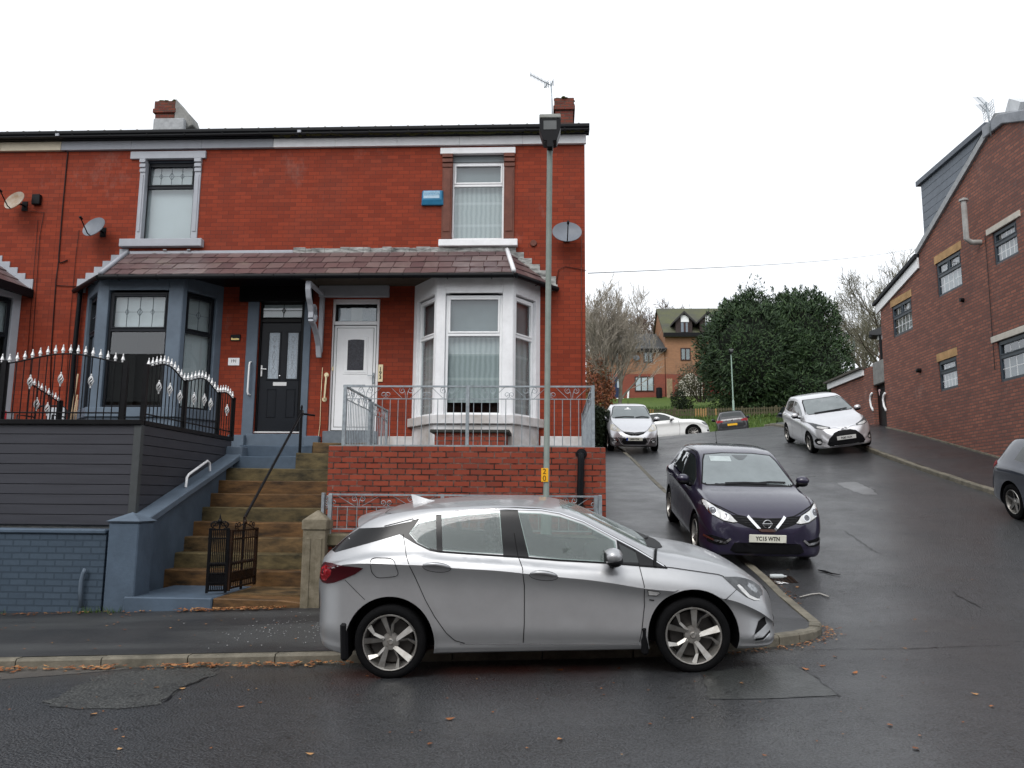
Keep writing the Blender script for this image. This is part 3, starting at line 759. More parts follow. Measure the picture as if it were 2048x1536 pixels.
# ------------------------------------------------------------------ bays
YB = YF-.80
ZSOF = zY(700, 573, YF)
def bay(h, ul, ubl, ubr, ur, vref, u_open, v_head, v_tr, v_sill, v_sb, masonry, fm, curF, curS, lead, base_m, zbase):
    xl, xr = F(ul, vref).x, F(ur, vref).x; xbl, xbr = xY(ubl, vref, YB), xY(ubr, vref, YB)
    um = (ubl+ubr)/2
    zh, zt, zs, zsb = zY(um, v_head, YB), zY(um, v_tr, YB), zY(um, v_sill, YB), zY(um, v_sb, YB)
    A, B, C, D = Vector((xl, YF, 0)), Vector((xbl, YB, 0)), Vector((xbr, YB, 0)), Vector((xr, YF, 0))
    faces = [(A, B, .16, .10, curS, 1), (B, C, xY(u_open[0], vref, YB)-xbl, xbr-xY(u_open[1], vref, YB), curF, 3), (C, D, .10, .16, curS, 1)]
    mb = MB(); info = []
    for P, Q, ml, mr, cur, ld in faces:
        d = (Q-P).normalized(); n = Vector((d.y, -d.x, 0)); L = (Q-P).length; mb.frame(P, d, n)
        e = .0015*(1+len(info))
        mb.box(0, ml, -.2, 0+e, zs, ZSOF+.05); mb.box(L-mr, L, -.2, 0+e, zs, ZSOF+.05)
        mb.box(ml, L-mr, -.2, 0+e*.5, zh, ZSOF+.05)
        if ld == 3: mb.box(ml+.07, L-mr-.07, -.2, 0+e*.5+.012, zh, zh+.035)
        info.append((P, d, n, L, ml, mr, cur, ld))
    bo = mb.build('bay_window', masonry, h, bevel=.008)
    # sill course and stall riser wrap the three sides
    def ring(z0, z1, out, name, m, par=bo, bev=.008):
        o = out; c = (C-B).normalized()
        def offs(P, Q): 
            d = (Q-P).normalized(); return Vector((d.y, -d.x, 0))*o
        n1, n2, n3 = offs(A, B), offs(B, C), offs(C, D)
        mid1 = (n1+n2).normalized()*(o/cos((n1.angle(n2))/2)) if o else Vector((0, 0, 0)); mid2 = (n2+n3).normalized()*(o/cos((n2.angle(n3))/2)) if o else Vector((0, 0, 0))
        poly = [A+Vector((-o*1.2, 0, 0)), B+mid1, C+mid2, D+Vector((o*1.2, 0, 0)), D+Vector((-.1, .05, 0)), A+Vector((.1, .05, 0))]
        return MB().prism([(p.x, p.y, z0) for p in poly], (0, 0, z1-z0)).build(name, m, par, bevel=bev)
    ring(zsb, zs, .07, 'sill', base_m[0]); ring(zbase-.2, zsb-.003, -.012, 'stall_riser', base_m[1])
    for P, d, n, L, ml, mr, cur, ld in info:
        sash(bo, P, d, n, ml+.004, L-mr-.004, zs+.002, zh-.03, zt, fm, fw=.05, rec=-.09, name='window_frame', cur=cur, lead=(ld if lead else 0), waves=.008)
    return bo, (A, B, C, D), (zh, zs, zsb)
bay3, pb3, zb3 = bay(end_house, 826, 871, 1025, 1080, 720, (889, 1004), 586, 668, 830, 848, WHITE, UPVC, (None, GREYBLIND), (NET, GREYBLIND), False, (WPEEL, WPEEL), 2.6)
# lace net hangs short of the sill in the middle light
fr = [c for c in bay3.children if c.name.startswith('window_frame')][1]
xa, xb = xY(891, 700, YB), xY(1002, 700, YB)
add_curtain(fr, (0, YB, 0), (1, 0, 0), (0, -1, 0), xa, xb, zY(946, 803, YB), zY(946, 671, YB), -.19, NET, .010)
bay1, pb1, zb1 = bay(mid_house, 166, 188, 358, 441, 700, (209, 330), 580, 659, 815, 834, SLATEP, ANTH, (None, BLIND), (BLIND, BLIND), True, (SLATEP, SLATEP), 2.5)  # white side blinds stand in for sky reflected in those panes
bay0, pb0, zb0 = bay(left_house, -330, -260, -60, 33, 700, (-240, -80), 580, 659, 815, 834, GREYP, ANTH, (None, BLIND), (None, BLIND), False, (GREYP, GREYP), 2.5)

# ------------------------------------------------------------------ slated pent roof over bays and doors
def pent(h, x0, x1, left_end, right_end, m_soffit, m_fascia, seed):
    def Pt(x0_, x1_): return lambda t: Vector((lerp(x0_, x1_, t), lerp(YE, YF-.02, t), lerp(ZE, ZT, t)))
    tl = PX['TL'] if left_end else x0; tr = PX['TR'] if right_end else x1
    mb = MB(); slate_slope(mb, 4, Pt(x0, tl), Pt(x1, tr), None, None, seed=seed)
    if right_end: slate_slope(mb, 4, Pt(x1, tr), lambda t: Vector((lerp(PX['XR0'], tr+.02, t), YF-.01, lerp(ZE, ZT, t))), None, None, seed=seed+1, w=.26)
    if left_end: slate_slope(mb, 4, lambda t: Vector((lerp(PX['XL0'], tl-.02, t), YF-.01, lerp(ZE, ZT, t))), Pt(x0, tl), None, None, seed=seed+2, w=.26)
    ro = mb.build('pent_roof', SLATES, h, fix=False)
    # boarding under the slates, gutter, fascia and soffit
    poly = [(x0, YE+.03), (x1, YE+.03)]
    if right_end: poly += [(PX['XR0'], YF)]
    else: poly += [(x1, YF)]
    if left_end: poly += [(PX['XL0'], YF)]
    else: poly += [(x0, YF)]
    b = MB(); b.add([(x, y, ZSOF) for x, y in poly], [tuple(range(len(poly)))])
    b.build('soffit', m_soffit, ro, fix=False)
    line = ([(PX['XL0'], YF-.02)] if left_end else [])+[(x0, YE), (x1, YE)]+([(PX['XR0'], YF-.02)] if right_end else [])
    b = MB()
    for i in range(len(line)-1):
        (ax, ay), (bx_, by) = line[i], line[i+1]; d = Vector((bx_-ax, by-ay, 0)); L = d.length; n = Vector((d.y, -d.x, 0))
        b.frame((ax, ay, 0), d, n).box(0, L, -.03, .0, ZSOF-.01, ZE-.005)
    b.build('fascia', m_fascia, ro)
    g = MB()
    pts = []
    for i in range(len(line)-1):
        (ax, ay), (bx_, by) = line[i], line[i+1]; d = Vector((bx_-ax, by-ay, 0)); n = Vector((d.y, -d.x, 0)).normalized()*.055
        g.tube([(ax+n.x, ay+n.y, ZE-.045), (bx_+n.x, by+n.y, ZE-.045)], .052, 10)
        k = int(d.length/.75)
        for q in range(k):
            p = Vector((ax, ay, 0)).lerp(Vector((bx_, by, 0)), (q+.5)/k); g.tube([(p.x+n.x*2, p.y+n.y*2, ZE-.02), (p.x+n.x, p.y+n.y, ZE-.10), (p.x, p.y, ZE-.10)], .010, 5)
    g.build('gutter', BLACKP, ro, smooth=40)
    return ro
pr3 = pent(end_house, XPW, PX['XR'], False, True, TIMBER, TIMBER, 11)
pr1 = pent(mid_house, PX['XL'], XPW-.004, True, False, BLACKM, BLACKM, 23)
# flashings: painted strip for the grey house, flaking bitumen for the white one, stepped up the raking ends
xs_ = F(588, 500).x
MB().box(PX['TL']-.02, xs_, YF-.05, YF-.001, ZT-.035, ZT+.045).build('flashing', GREYP, pr1, bevel=.012)
b = MB(); rnd = random.Random(9); x = xs_+.003
while x < PX['TR']+.05:
    w = rnd.uniform(.12, .4); b.box(x, x+w, YF-.05-rnd.uniform(0, .012), YF-.002, ZT-.045+rnd.uniform(-.01, .01), ZT+.085+rnd.uniform(-.02, .015)); x += w+.002
b.build('flashing', BITUM, pr3, bevel=.006)
def stepped(par, xt, xb, m, n=6):
    b = MB(); s = 1 if xb > xt else -1
    for k in range(n):
        xa = lerp(xt, xb, k/n); xe = lerp(xt, xb, (k+1)/n)+s*.02; zt_ = lerp(ZT, ZE, k/n)+.07; zb_ = lerp(ZT, ZE, (k+1)/n)-.05
        b.box(xa, xe, YF-.022-.0015*k, YF-.002, zb_-.02, zt_+.03)
    b.prism([(xt, YF-.03, ZT+.035), (xb, YF-.03, ZE+.035), (xb, YF-.03, ZE-.03), (xt, YF-.03, ZT-.03)], (0, -.045, 0))
    b.build('stepped_flashing', m, par, bevel=.004)
stepped(pr3, PX['TR'], PX['XR0'], BITUM); stepped(pr1, PX['TL'], PX['XL0'], GREYP)
def hip(par, a, b_, m, w=.085):
    A, B = Vector(a), Vector(b_); mb = MB(); mb.tube([A+Vector((0, -.02, .03)), B+Vector((0, -.03, .04))], .045, 6); mb.build('hip_flashing', m, par, smooth=True)
hip(pr3, (PX['TR'], YF-.02, ZT), (PX['XR'], YE, ZE), WHITE); hip(pr1, (PX['TL'], YF-.02, ZT), (PX['XL'], YE, ZE), GREYP)
# small white gutter stop at the right-hand end
MB().box(PX['XR0']-.03, PX['XR0']+.05, YF-.09, YF-.02, ZE-.03, ZE+.04).build('gutter_stop', BITUM, pr3)
# clips of lead holding slipped slates
b = MB()
for u, v in ((252, 505), (309, 506), (330, 500), (337, 507), (364, 506), (378, 500)):
    t = (zY(u, v, YF-.3)-ZE)/(ZT-ZE); Y = lerp(YE, YF, t); p = pY(u, v, Y-.03); b.box(p.x-.035, p.x+.035, p.y-.02, p.y, p.z-.012, p.z+.012)
b.build('slate_clip', LEAD, pr1)
# left neighbour's bay roof end
b = MB(); P = lambda u, v, Y: tuple(pY(u, v, Y))
xe_, zt0 = F(64, 580).x, F(2, 540).z
le, re_ = F(-300, 540).x, xY(-5, 572, YE)
slate_slope(b, 4, lambda t: Vector((le, lerp(YE, YF, t), lerp(ZE, ZT, t))), lambda t: Vector((lerp(xY(-20, 560, YE), F(-30, 520).x, t), lerp(YE, YF, t), lerp(ZE, ZT, t))), None, None, seed=40)
slate_slope(b, 4, lambda t: Vector((lerp(xY(-20, 560, YE), F(-30, 520).x, t), lerp(YE, YF, t), lerp(ZE, ZT, t))), lambda t: Vector((lerp(xe_, F(-30, 520).x+.02, t), YF-.01, lerp(ZE, ZT, t))), None, None, seed=41, w=.26)
pr0 = b.build('pent_roof', SLATES, left_house, fix=False)
stepped(pr0, F(-30, 520).x, xe_, GREYP)
b = MB(); xk = xY(-20, 560, YE)
for (ax, ay), (bx_, by) in (((le, YE), (xk, YE)), ((xk, YE), (xe_, YF-.02))):
    d = Vector((bx_-ax, by-ay, 0)); n = Vector((d.y, -d.x, 0)); b.frame((ax, ay, 0), d, n).box(0, d.length, -.03, .06, ZE-.17, ZE-.005)
b.build('gutter', BLACKP, pr0)

# ------------------------------------------------------------------ doors
def dbox(mb, u0, v0, u1, v1, Y, t0, t1):
    x0, x1, z0, z1 = rect(u0, v0, u1, v1, Y); mb.box(x0, x1, Y+t0, Y+t1, z0, z1); return mb
YD = YF+.10
# white door
x0, x1, z0, z1 = D3
fx = rect(659.5, 599, 757, 863, YD)
f = MB(); w = .075
a, b_, zl, zh = fx
zt = zY(715, 647, YD)
f.box(a, a+w, YD-.03, YD+.04, zl, zh); f.box(b_-w*.75, b_, YD-.03, YD+.04, zl, zh); f.box(a+w, b_-w*.75, YD-.03, YD+.039, zh-.10, zh); f.box(a+w, b_-w*.75, YD-.03, YD+.039, zt-.04, zt+.04)
door3 = f.build('front_door', UPVC, end_house, bevel=.006)
L = MB(); la, lb = a+w+.004, b_-w*.75-.004
L.box(la, lb, YD-.012, YD+.03, zl+.02, zt-.045)
q = .055; L.box(la+q, lb-q, YD-.02, YD-.011, zl+.09, zt-.045-q)
leaf = L.build('door_leaf', UPVC, door3, bevel=.005)
def gasket(x0, x1, z0, z1, y, par, t=.010):
    g = MB(); g.box(x0, x0+t, y-.002, y, z0, z1); g.box(x1-t, x1, y-.002, y, z0, z1); g.box(x0+t, x1-t, y-.002, y, z1-t, z1); g.box(x0+t, x1-t, y-.002, y, z0, z0+t); g.build('gasket', BLACKP, par)
gasket(la-.012, lb+.012, zl+.01, zt-.035, YD-.031, door3); gasket(la+q-.008, lb-q+.008, zl+.082, zt-.045-q+.008, YD-.0125, door3)
gx0, gx1, gz0, gz1 = rect(696, 681, 728.5, 741, YD)
fr = MB(); 
for k, (o, t) in enumerate(((.085, -.028), (.055, -.036))):
    n_ = 10; top = [(lerp(gx0-o, gx1+o, i/n_), YD+t, gz1+o*.75+.035*sin(pi*i/n_)) for i in range(n_+1)]
    fr.prism(top[::-1]+[(gx0-o, YD+t, gz0-o), (gx1+o, YD+t, gz0-o)], (0, .012, 0))
fr.build('glazing_surround', UPVC, door3, bevel=.006)
n_ = 10; g = MB(); g.prism([(lerp(gx0, gx1, i/n_), YD-.042, gz1+.015*sin(pi*i/n_)) for i in range(n_+1)][::-1]+[(gx0, YD-.042, gz0), (gx1, YD-.042, gz0)], (0, .008, 0)); g.build('obscure_pane', FROST, door3)
fl = rect(676.5, 610, 755.5-3, 642, YD)
MB().box(fl[0], fl[1], YD-.01, YD-.004, fl[2], fl[3]).build('fanlight', GLASS, door3)
c = MB(); n_ = 24; x_ = fl
pts = [(lerp(x_[0], x_[1], i/n_), YD+.03, x_[3]-.07+.018*abs(sin(i/n_*pi*4))) for i in range(n_+1)]
c.prism(pts[::-1]+[(x_[0], YD+.03, x_[2]), (x_[1], YD+.03, x_[2])], (0, .004, 0)); c.build('fanlight_blind', FROSTPALE, door3)
MB().box(lerp(x_[0], x_[1], .34), lerp(x_[0], x_[1], .63), YD+.022, YD+.028, x_[2], x_[3]-.05).build('fanlight_card', BLIND, door3)
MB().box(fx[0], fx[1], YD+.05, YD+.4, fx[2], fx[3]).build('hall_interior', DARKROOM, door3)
hh = MB(); hx = xY(747.5, 757, YD); hz0, hz1 = zY(747, 768, YD), zY(747, 746, YD)
hh.box(hx-.014, hx+.014, YD-.04, YD-.012, hz0, hz1); hh.tube([(hx, YD-.04, hz1-.06), (hx, YD-.075, hz1-.06), (hx-.11, YD-.075, hz1-.065)], .009, 7); hh.build('door_handle', GALV, door3, smooth=40)
lx = rect(687, 769.5, 731, 775, YD); lb_ = MB().box(lx[0], lx[1], YD-.022, YD-.011, lx[2], lx[3]).build('letterbox', GALV, door3, bevel=.003)
by = rect(664.5, 734, 668, 742, YD); MB().box(by[0], by[1], YD-.045, YD-.03, by[2], by[3]).build('door_bell', IVORY, door3, bevel=.003)
MB().box(a-.05, b_+.05, YF-.06, YF+.15, zl-.30, zl-.004).build('door_step', plain('pale_step_paint', (.13, .15, .17), .5, vary=.2), end_house, bevel=.01)
lt = rect(640, 574.5, 779, 595, YF-.02); MB().box(lt[0], lt[1], YF-.10, YF+.12, lt[2], lt[3]+.02).build('door_lintel', GREYP, end_house, bevel=.008)
# black door
fx = rect(512, 600, 608, 868, YD); a, b_, zl, zh = fx; zt = zY(567, 641, YD)
f = MB(); w = .085
f.box(a-.02, a+w, YD-.03, YD+.05, zl, zh+.35); f.box(b_-w, b_+.03, YD-.03, YD+.05, zl, zh+.35); f.box(a+w, b_-w, YD-.03, YD+.049, zh-.075, zh+.35); f.box(a+w, b_-w, YD-.03, YD+.049, zt-.05, zt+.035)
door1 = f.build('front_door', BLACKM, mid_house, bevel=.008)
L = MB(); L.box(a+w+.004, b_-w-.004, YD-.008, YD+.03, zl+.05, zt-.055)
gp = []
for u0, u1 in ((538, 558.5), (575.5, 595.5)):
    q = rect(u0, 666, u1, 757.5, YD); gp.append(q); o = .035
    L.box(q[0]-o, q[1]+o, YD-.022, YD-.007, q[2]-o, q[2]); L.box(q[0]-o, q[1]+o, YD-.022, YD-.007, q[3], q[3]+o); L.box(q[0]-o, q[0], YD-.022, YD-.007, q[2], q[3]); L.box(q[1], q[1]+o, YD-.022, YD-.007, q[2], q[3])
for u0, u1, v0, v1 in ((533, 552, 778, 835), (571, 590, 778, 835)):
    q = rect(u0, v0, u1, v1, YD); o = .02
    L.box(q[0], q[1], YD-.020, YD-.007, q[2], q[2]+o); L.box(q[0], q[1], YD-.020, YD-.007, q[3]-o, q[3]); L.box(q[0], q[0]+o, YD-.020, YD-.007, q[2]+o, q[3]-o); L.box(q[1]-o, q[1], YD-.020, YD-.007, q[2]+o, q[3]-o)
leaf = L.build('door_leaf', ANTH, door1, bevel=.006)
for q in gp:
    MB().box(q[0], q[1], YD-.013, YD-.009, q[2], q[3]).build('patterned_pane', FROSTPALE, door1)
    lm = MB(); cx = (q[0]+q[1])/2; t = YD-.015; H = q[3]-q[2]
    def dia(zc, rx, rz, th=.007):
        for (x0_, z0_), (x1_, z1_) in (((0, 1), (1, 0)), ((1, 0), (0, -1)), ((0, -1), (-1, 0)), ((-1, 0), (0, 1))):
            lm.tube([(cx+x0_*rx, t, zc+z0_*rz), (cx+x1_*rx, t, zc+z1_*rz)], th*.5, 5)
    dia(q[2]+H*.86, .04, .065); dia(q[2]+H*.16, .05, .085); dia(q[2]+H*.31, .025, .04); dia(q[2]+H*.69, .02, .03); dia(q[2]+H*.48, .03, .12)
    lm.tube([(cx, t, q[2]), (cx, t, q[2]+H*.08)], .003, 5); lm.box(q[0]+.02, q[0]+.025, t, t+.003, q[2], q[3]); lm.box(q[1]-.025, q[1]-.02, t, t+.003, q[2], q[3])
    lm.build('leading', LEAD, door1, smooth=True)
dq = MB(); q = rect(538, 743, 556, 757, YD)
fl = rect(527.5, 609, 609.5, 634.5, YD)
MB().box(fl[0], fl[1], YD-.012, YD-.006, fl[2], fl[3]).build('fanlight', GLASS, door1); MB().box(fl[0], fl[1], YD+.03, YD+.034, fl[2], fl[3]).build('fanlight_blind', BLIND, door1)
lm = MB(); cx, cz = (fl[0]+fl[1])/2, (fl[2]+fl[3])/2; lm.box(fl[0], fl[1], YD-.016, YD-.011, cz-.006, cz+.006); lm.box(cx-.005, cx+.005, YD-.017, YD-.011, fl[2], fl[3])
for (x0_, z0_), (x1_, z1_) in (((0, 1), (1, 0)), ((1, 0), (0, -1)), ((0, -1), (-1, 0)), ((-1, 0), (0, 1))): lm.tube([(cx+x0_*.035, YD-.017, cz+z0_*.06), (cx+x1_*.035, YD-.017, cz+z1_*.06)], .007, 5)
lm.build('leading', BLACKM, door1)
q = rect(546.5, 764.5, 573.5, 772, YD); lbx = MB(); lbx.box(q[0], q[1], YD-.022, YD-.007, q[2], q[3]); lbx.build('letterbox', SILVERM, door1, bevel=.004)
hh = MB(); hx = xY(524, 742, YD); hz0, hz1 = zY(524, 753, YD), zY(524, 731, YD); hh.box(hx-.014, hx+.014, YD-.03, YD-.007, hz0, hz1); hh.tube([(hx, YD-.03, hz1-.08), (hx, YD-.065, hz1-.08), (hx+.11, YD-.065, hz1-.085)], .01, 7); hh.build('door_handle', SILVERM, door1, smooth=40)
MB().lathe([(0, -.018), (.014, -.016), (.02, -.006), (.02, 0)], (xY(560, 752, YD), YD-.008, zY(560, 752, YD)), 'y', 14).build('door_knocker', CHROME, door1, smooth=40)
MB().box(a+.0, b_-.0, YD-.07, YD+.03, zl+.012, zl+.045).build('threshold', SILVERM, door1, bevel=.004)
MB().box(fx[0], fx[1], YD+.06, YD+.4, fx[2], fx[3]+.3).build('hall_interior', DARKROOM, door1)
for u0, u1 in ((490, 512.5), (604.5, 618.5)):
    q = rect(u0, 590, u1, 893, YF); MB().box(q[0], q[1], YF-.03, YF+.08, q[2], q[3]).build('door_pilaster', SLATEP, mid_house, bevel=.008)
q = rect(480, 576, 625, 603, YF-.05); MB().box(q[0], q[1], YF-.08, YF+.06, q[2], ZSOF).build('door_lintel', BLACKM, mid_house)
# plinth blocks each side of the black door, stone string under the white one
for u0, u1, v0, v1, t, y in ((455, 489, 870, 905, .16, YF-.1), (608, 638, 872, 905, .16, YF-.1), (492, 604, 868, 886, .05, YF)):
    q = rect(u0, v0, u1, v1, y); MB().box(q[0], q[1], YF-t, YF+.01, q[2]-.3, q[3]).build('plinth', SLATEP, mid_house, bevel=.012)
for u0, u1 in ((757, 826), (1081, 1176)):
    q = rect(u0, 873, u1, 905, YF); MB().box(min(q[0], XC-.05), min(q[1], XC+.03), YF-.06, YF-.001, q[2]-.4, q[3]).build('plinth', WPEEL, end_house, bevel=.01)
# scrolled console bracket at the party wall
b = MB(); xk = xY(624, 620, 15.0)
def ribbon(pts, w, t=.035):
    for i in range(len(pts)-1):
        (y0, z0_), (y1, z1_) = pts[i], pts[i+1]; d = Vector((0, y1-y0, z1_-z0_)); n_ = Vector((0, -d.z, d.y)).normalized()*t/2
        A, B = Vector((0, y0, z0_)), Vector((0, y1, z1_)); ex = d.normalized()*.004
        P = [A-n_-ex, B-n_+ex, B+n_+ex, A+n_-ex]; b.prism([(xk-w/2+p.x, p.y, p.z) for p in P], (w, 0, 0))
zt_, zm_, zb_ = zY(624, 572, 14.9), zY(628, 640, 15.4), zY(630, 705, YF)
ribbon([(YE+.05, zt_), (YE+.06, zt_-.12), (YE+.12, zt_-.26), (YE+.22, zt_-.36), (YE+.30, zt_-.50), (YE+.30, zt_-.62)], .10, .06)
ribbon([(YE+.30+.16*(1-cos(a))*.9, zt_-.50+.16*sin(a)) for a in [i*pi/8 for i in range(-10, 9)]], .08, .05)
ribbon([(YE+.30, zt_-.66), (YE+.50, zt_-.72), (YE+.70, zt_-.86), (YE+.86, zt_-1.05), (YE+.93, zt_-1.28), (YE+.96, zb_)], .10, .055)
b.box(xk-.045, xk+.045, YF-.09, YF-.002, zb_, zt_); b.box(xk-.05, xk+.05, YE+.05, YF-.002, zt_, zt_+.05)
b.build('console_bracket', GREYP, mid_house, bevel=.008)
# pipes and cables fixed along the walls (each belongs to its house)
def cable(h, pts, r, m, name='wall_cable', Y=YF-.02, n=5):
    MB().tube([tuple(pY(u, v, Y)) for u, v in pts], r, n).build(name, m, h, smooth=True)
cable(mid_house, [(127, 300), (136, 305), (134, 320), (124, 430), (117, 520), (121, 526), (135, 520)], .012, BLACKM, 'overflow_pipe')
cable(mid_house, [(117, 522), (112, 560), (103, 690), (97, 880)], .010, BLACKM)
cable(mid_house, [(113, 571), (152, 573)], .008, BLACKM)
cable(left_house, [(50, 421), (88, 425), (80, 470), (64, 700), (50, 860)], .006, BLACKM); cable(left_house, [(76, 440), (66, 560), (54, 720)], .005, BLACKM)
cable(mid_house, [(158, 460), (152, 510), (140, 640), (128, 860)], .005, BLACKM)
cable(end_house, [(1164, 458), (1163, 520), (1163, 640), (1163, 880)], .007, BROWNM)
cable(end_house, [(1173, 541), (1130, 533), (1117, 540), (1112, 572)], .006, BLACKM)
cable(end_house, [(645, 735), (642, 790), (640, 850), (637, 872), (641, 882)], .006, IVORY)
MB().tube([tuple(pY(u, v, YF-.09)) for u, v in [(162, 574), (160, 590), (149, 700), (136, 880)]], .045, 10).build('downpipe', BLACKP, mid_house, smooth=40)
MB().lathe([(0, -.035), (.06, -.035), (.07, -.02), (.07, 0)], tuple(F(1067, 487)+Vector((0, -.001, 0))), 'y', 20).build('vent_cap', BROWNM, end_house, smooth=40)
q = rect(68, 391, 84, 411, YF); MB().box(q[0], q[1], YF-.09, YF, q[2], q[3]).build('vent_cowl', BLACKM, left_house, bevel=.01)
# ------------------------------------------------------------------ raised front gardens, steps, walls
YW = 11.65
ZW = zY(930, 893.5, YW)
ZS0, SR, ST, SY1 = .31, .222, .289, 11.72
SXL, SXR = -5.62, -3.27
w0 = xY(655.5, 940, YW)
gw = thing('garden_wall', 'red brick retaining wall holding up the front garden of the end house', 'wall', (w0, YW, .3))
b = MB(); b.box(w0, .775, YW, YW+.23, -.2, ZW); b.box(.545, .774, YW+.231, YF-.05, -.2, ZW-.001); b.box(w0+.001, w0+.22, YW+.231, 14.6, -.2, ZW-.001)
b.build('wall', RED_WALL, gw, bevel=.006)
MB().box(w0+.221, .544, YW+.231, YF-.005, ZW-.7, ZW-.06).build('garden_paving', CEMENT, gw)
b = MB(); rnd = random.Random(2); x = w0                                   # loose mortar bed on the top course
while x < .7: 
    w = rnd.uniform(.1, .4); b.box(x, min(x+w, .77), YW+.03, YW+.2, ZW-.01, ZW+rnd.uniform(.004, .014)); x += w
b.build('mortar_bed', CEMENT, gw)
pl = rect(862, 862, 1018, 900, 14.1)
gp_ = thing('brick_planter', 'low red brick box with a dark stone slab top under the white bay window', 'planter', (pl[0], 14.1, 2.3))
MB().box(pl[0]+.06, pl[1]-.06, 14.12, YB-.02, ZW-.07, pl[3]-.03).build('brick_sides', RED_WALL, gp_, bevel=.005)
MB().box(pl[0]-.02, pl[1]+.01, 14.06, YB-.02, pl[3]-.03, pl[3]+.025).build('slab', plain('dark_damp_stone', (.03, .03, .026), .7, vary=.3), gp_, bevel=.01)

steps = thing('stone_steps', 'worn brown stone steps climbing from the pavement to the two front doors', 'steps', (SXL, 10.3, .2))
def step_block(name, x0, x1, y0, y1, z0, z1, m):
    """a worn tread: the nosing dips a little in the middle"""
    n = 12; vs = []; fs = []
    for i in range(n+1):
        t = i/n; x = lerp(x0, x1, t); dip = -.012*sin(pi*t)+.003*noise.noise((x*4, y0, 1)); nz = z1+dip
        vs += [(x, y0-.022, z0), (x, y0-.022, nz-.05), (x, y0-.022+.004*noise.noise((x*6, y0, 3)), nz-.012), (x, y0, nz), (x, y1, z1)]
    for i in range(n):
        for k in range(4): fs.append((i*5+k, (i+1)*5+k, (i+1)*5+k+1, i*5+k+1))
    b = MB(); b.add(vs, fs); b.add([vs[0], vs[4], (x0, y1, z0), vs[1], vs[2], vs[3]], [(0, 3, 4, 5, 1, 2)]); b.add([vs[-5], vs[-4], vs[-3], vs[-2], vs[-1], (x1, y1, z0)], [(0, 1, 2, 3, 4, 5)])
    return b.build(name, m, steps, fix=False)
STM = [STONE, plain('greenish_step_stone', (.145, .110, .05), .6, c2=(.02, .018, .010), vscale=3, bump=.4, bscale=35, stretch=(1, 1, 2.5)), plain('rusty_step_stone', (.18, .095, .036), .55, c2=(.022, .014, .008), vscale=3.2, bump=.4, bscale=30, stretch=(.7, 1, 2.5))]
for i in range(8):
    step_block('step', SXL-.05, SXR+.01, SY1+i*ST, SY1+(i+1)*ST+.06, ZS0+i*SR-(.05 if i else .1), ZS0+(i+1)*SR, STM[[2, 1, 0, 2, 1, 2, 2, 1][i]])
y9 = SY1+8*ST
xm = xY(592, 920, y9)
step_block('step', SXL-.05, xm, y9, YF-.03, ZS0+8*SR-.05, ZS0+9*SR, BLUEP)
step_block('step', xm+.003, SXR+.01, y9, YF-.03, ZS0+8*SR-.05, ZS0+9*SR+.06, STM[1])
x10 = xY(625, 890, y9+.33)
step_block('step', SXL-.05, x10-.004, y9+.33, YF-.03, ZS0+9*SR, ZS0+10*SR-.01, BLUEP)
step_block('step', x10, SXR+.01, y9+.36, YF-.03, ZS0+9*SR+.03, ZS0+10*SR+.05, STONE)
xa, xb, xc = xY(247, 1205, 10.32), xY(424, 1205, 10.32), xY(600, 1205, 10.32)
b = MB(); b.box(xa, xb, 10.30, SY1+.05, -.1, ZS0-.002); b.build('landing_slab', BLUEP, steps, bevel=.015)
b = MB(); b.prism([(xb+.003, 10.33, -.1), (xc+.05, 10.33, -.1), (xc+.05, 10.33, ZS0-.05), (xb+.9, 10.33, ZS0-.02), (xb+.003, 10.33, ZS0-.008)], (0, SY1-10.30, 0)); b.build('landing_slab', STM[2], steps, bevel=.012)
MB().box(xb+.02, SXR, 10.75, SY1+.02, -.1, ZS0-.001).build('landing_slab', STONE, steps)

# grey house: painted low wall, gate pillar, raking parapet, composite fence
lw = thing('low_wall', 'blue grey painted brick wall along the pavement below the grey board fence', 'wall', (-9, 10.42, .1))
q = zY(120, 1058, 10.42)
MB().box(-14, xY(209, 1120, 10.42), 10.42, 10.65, -.4, q-.06).build('wall', BLUEBRICK, lw, bevel=.004)
MB().box(-14, xY(209, 1120, 10.42), 10.39, 10.70, q-.059, q).build('coping', BLUEP, lw, bevel=.015)
MB().box(-14, -5.95, 10.70, 11.1, -.4, q-.1).build('backing', BLUEP, lw)
def pillar(name, label, u0, u1, v_ap, v_sh, Y, m, mcap, zb=-.2, neck=True, w=None):
    x0, x1 = xY(u0, v_sh+60, Y), xY(u1, v_sh+60, Y); w = x1-x0; zs, za = zY((u0+u1)/2, v_sh, Y), zY((u0+u1)/2, v_ap, Y+w/2)
    t = thing(name, label, 'gate post', ((x0+x1)/2, Y+w/2, .1)); cx, cy = (x0+x1)/2, Y+w/2
    b = MB(); h = w/2
    nk = .0 if not neck else .10
    b.box(cx-h+.015, cx+h-.015, Y+.015, Y+w-.015, zb, zs-nk-.02)
    if neck:
        for s_ in (-1, 1): b.box(cx+s_*h*.45-.035, cx+s_*h*.45+.035, Y+.002, Y+.0149, zb, zs-nk-.12)
    b.build('shaft', m, t, bevel=.015)
    c = MB(); z0 = zs-nk-.02
    c.box(cx-h, cx+h, Y, Y+w, z0+.001, zs); o = .0 if neck else .02
    c.add([(cx-h-o, Y-o, zs+.001), (cx+h+o, Y-o, zs+.001), (cx+h+o, Y+w+o, zs+.001), (cx-h-o, Y+w+o, zs+.001), (cx, cy, za)], [(0, 1, 4), (1, 2, 4), (2, 3, 4), (3, 0, 4), (3, 2, 1, 0)])
    c.build('cap', mcap, t, bevel=.008); return t
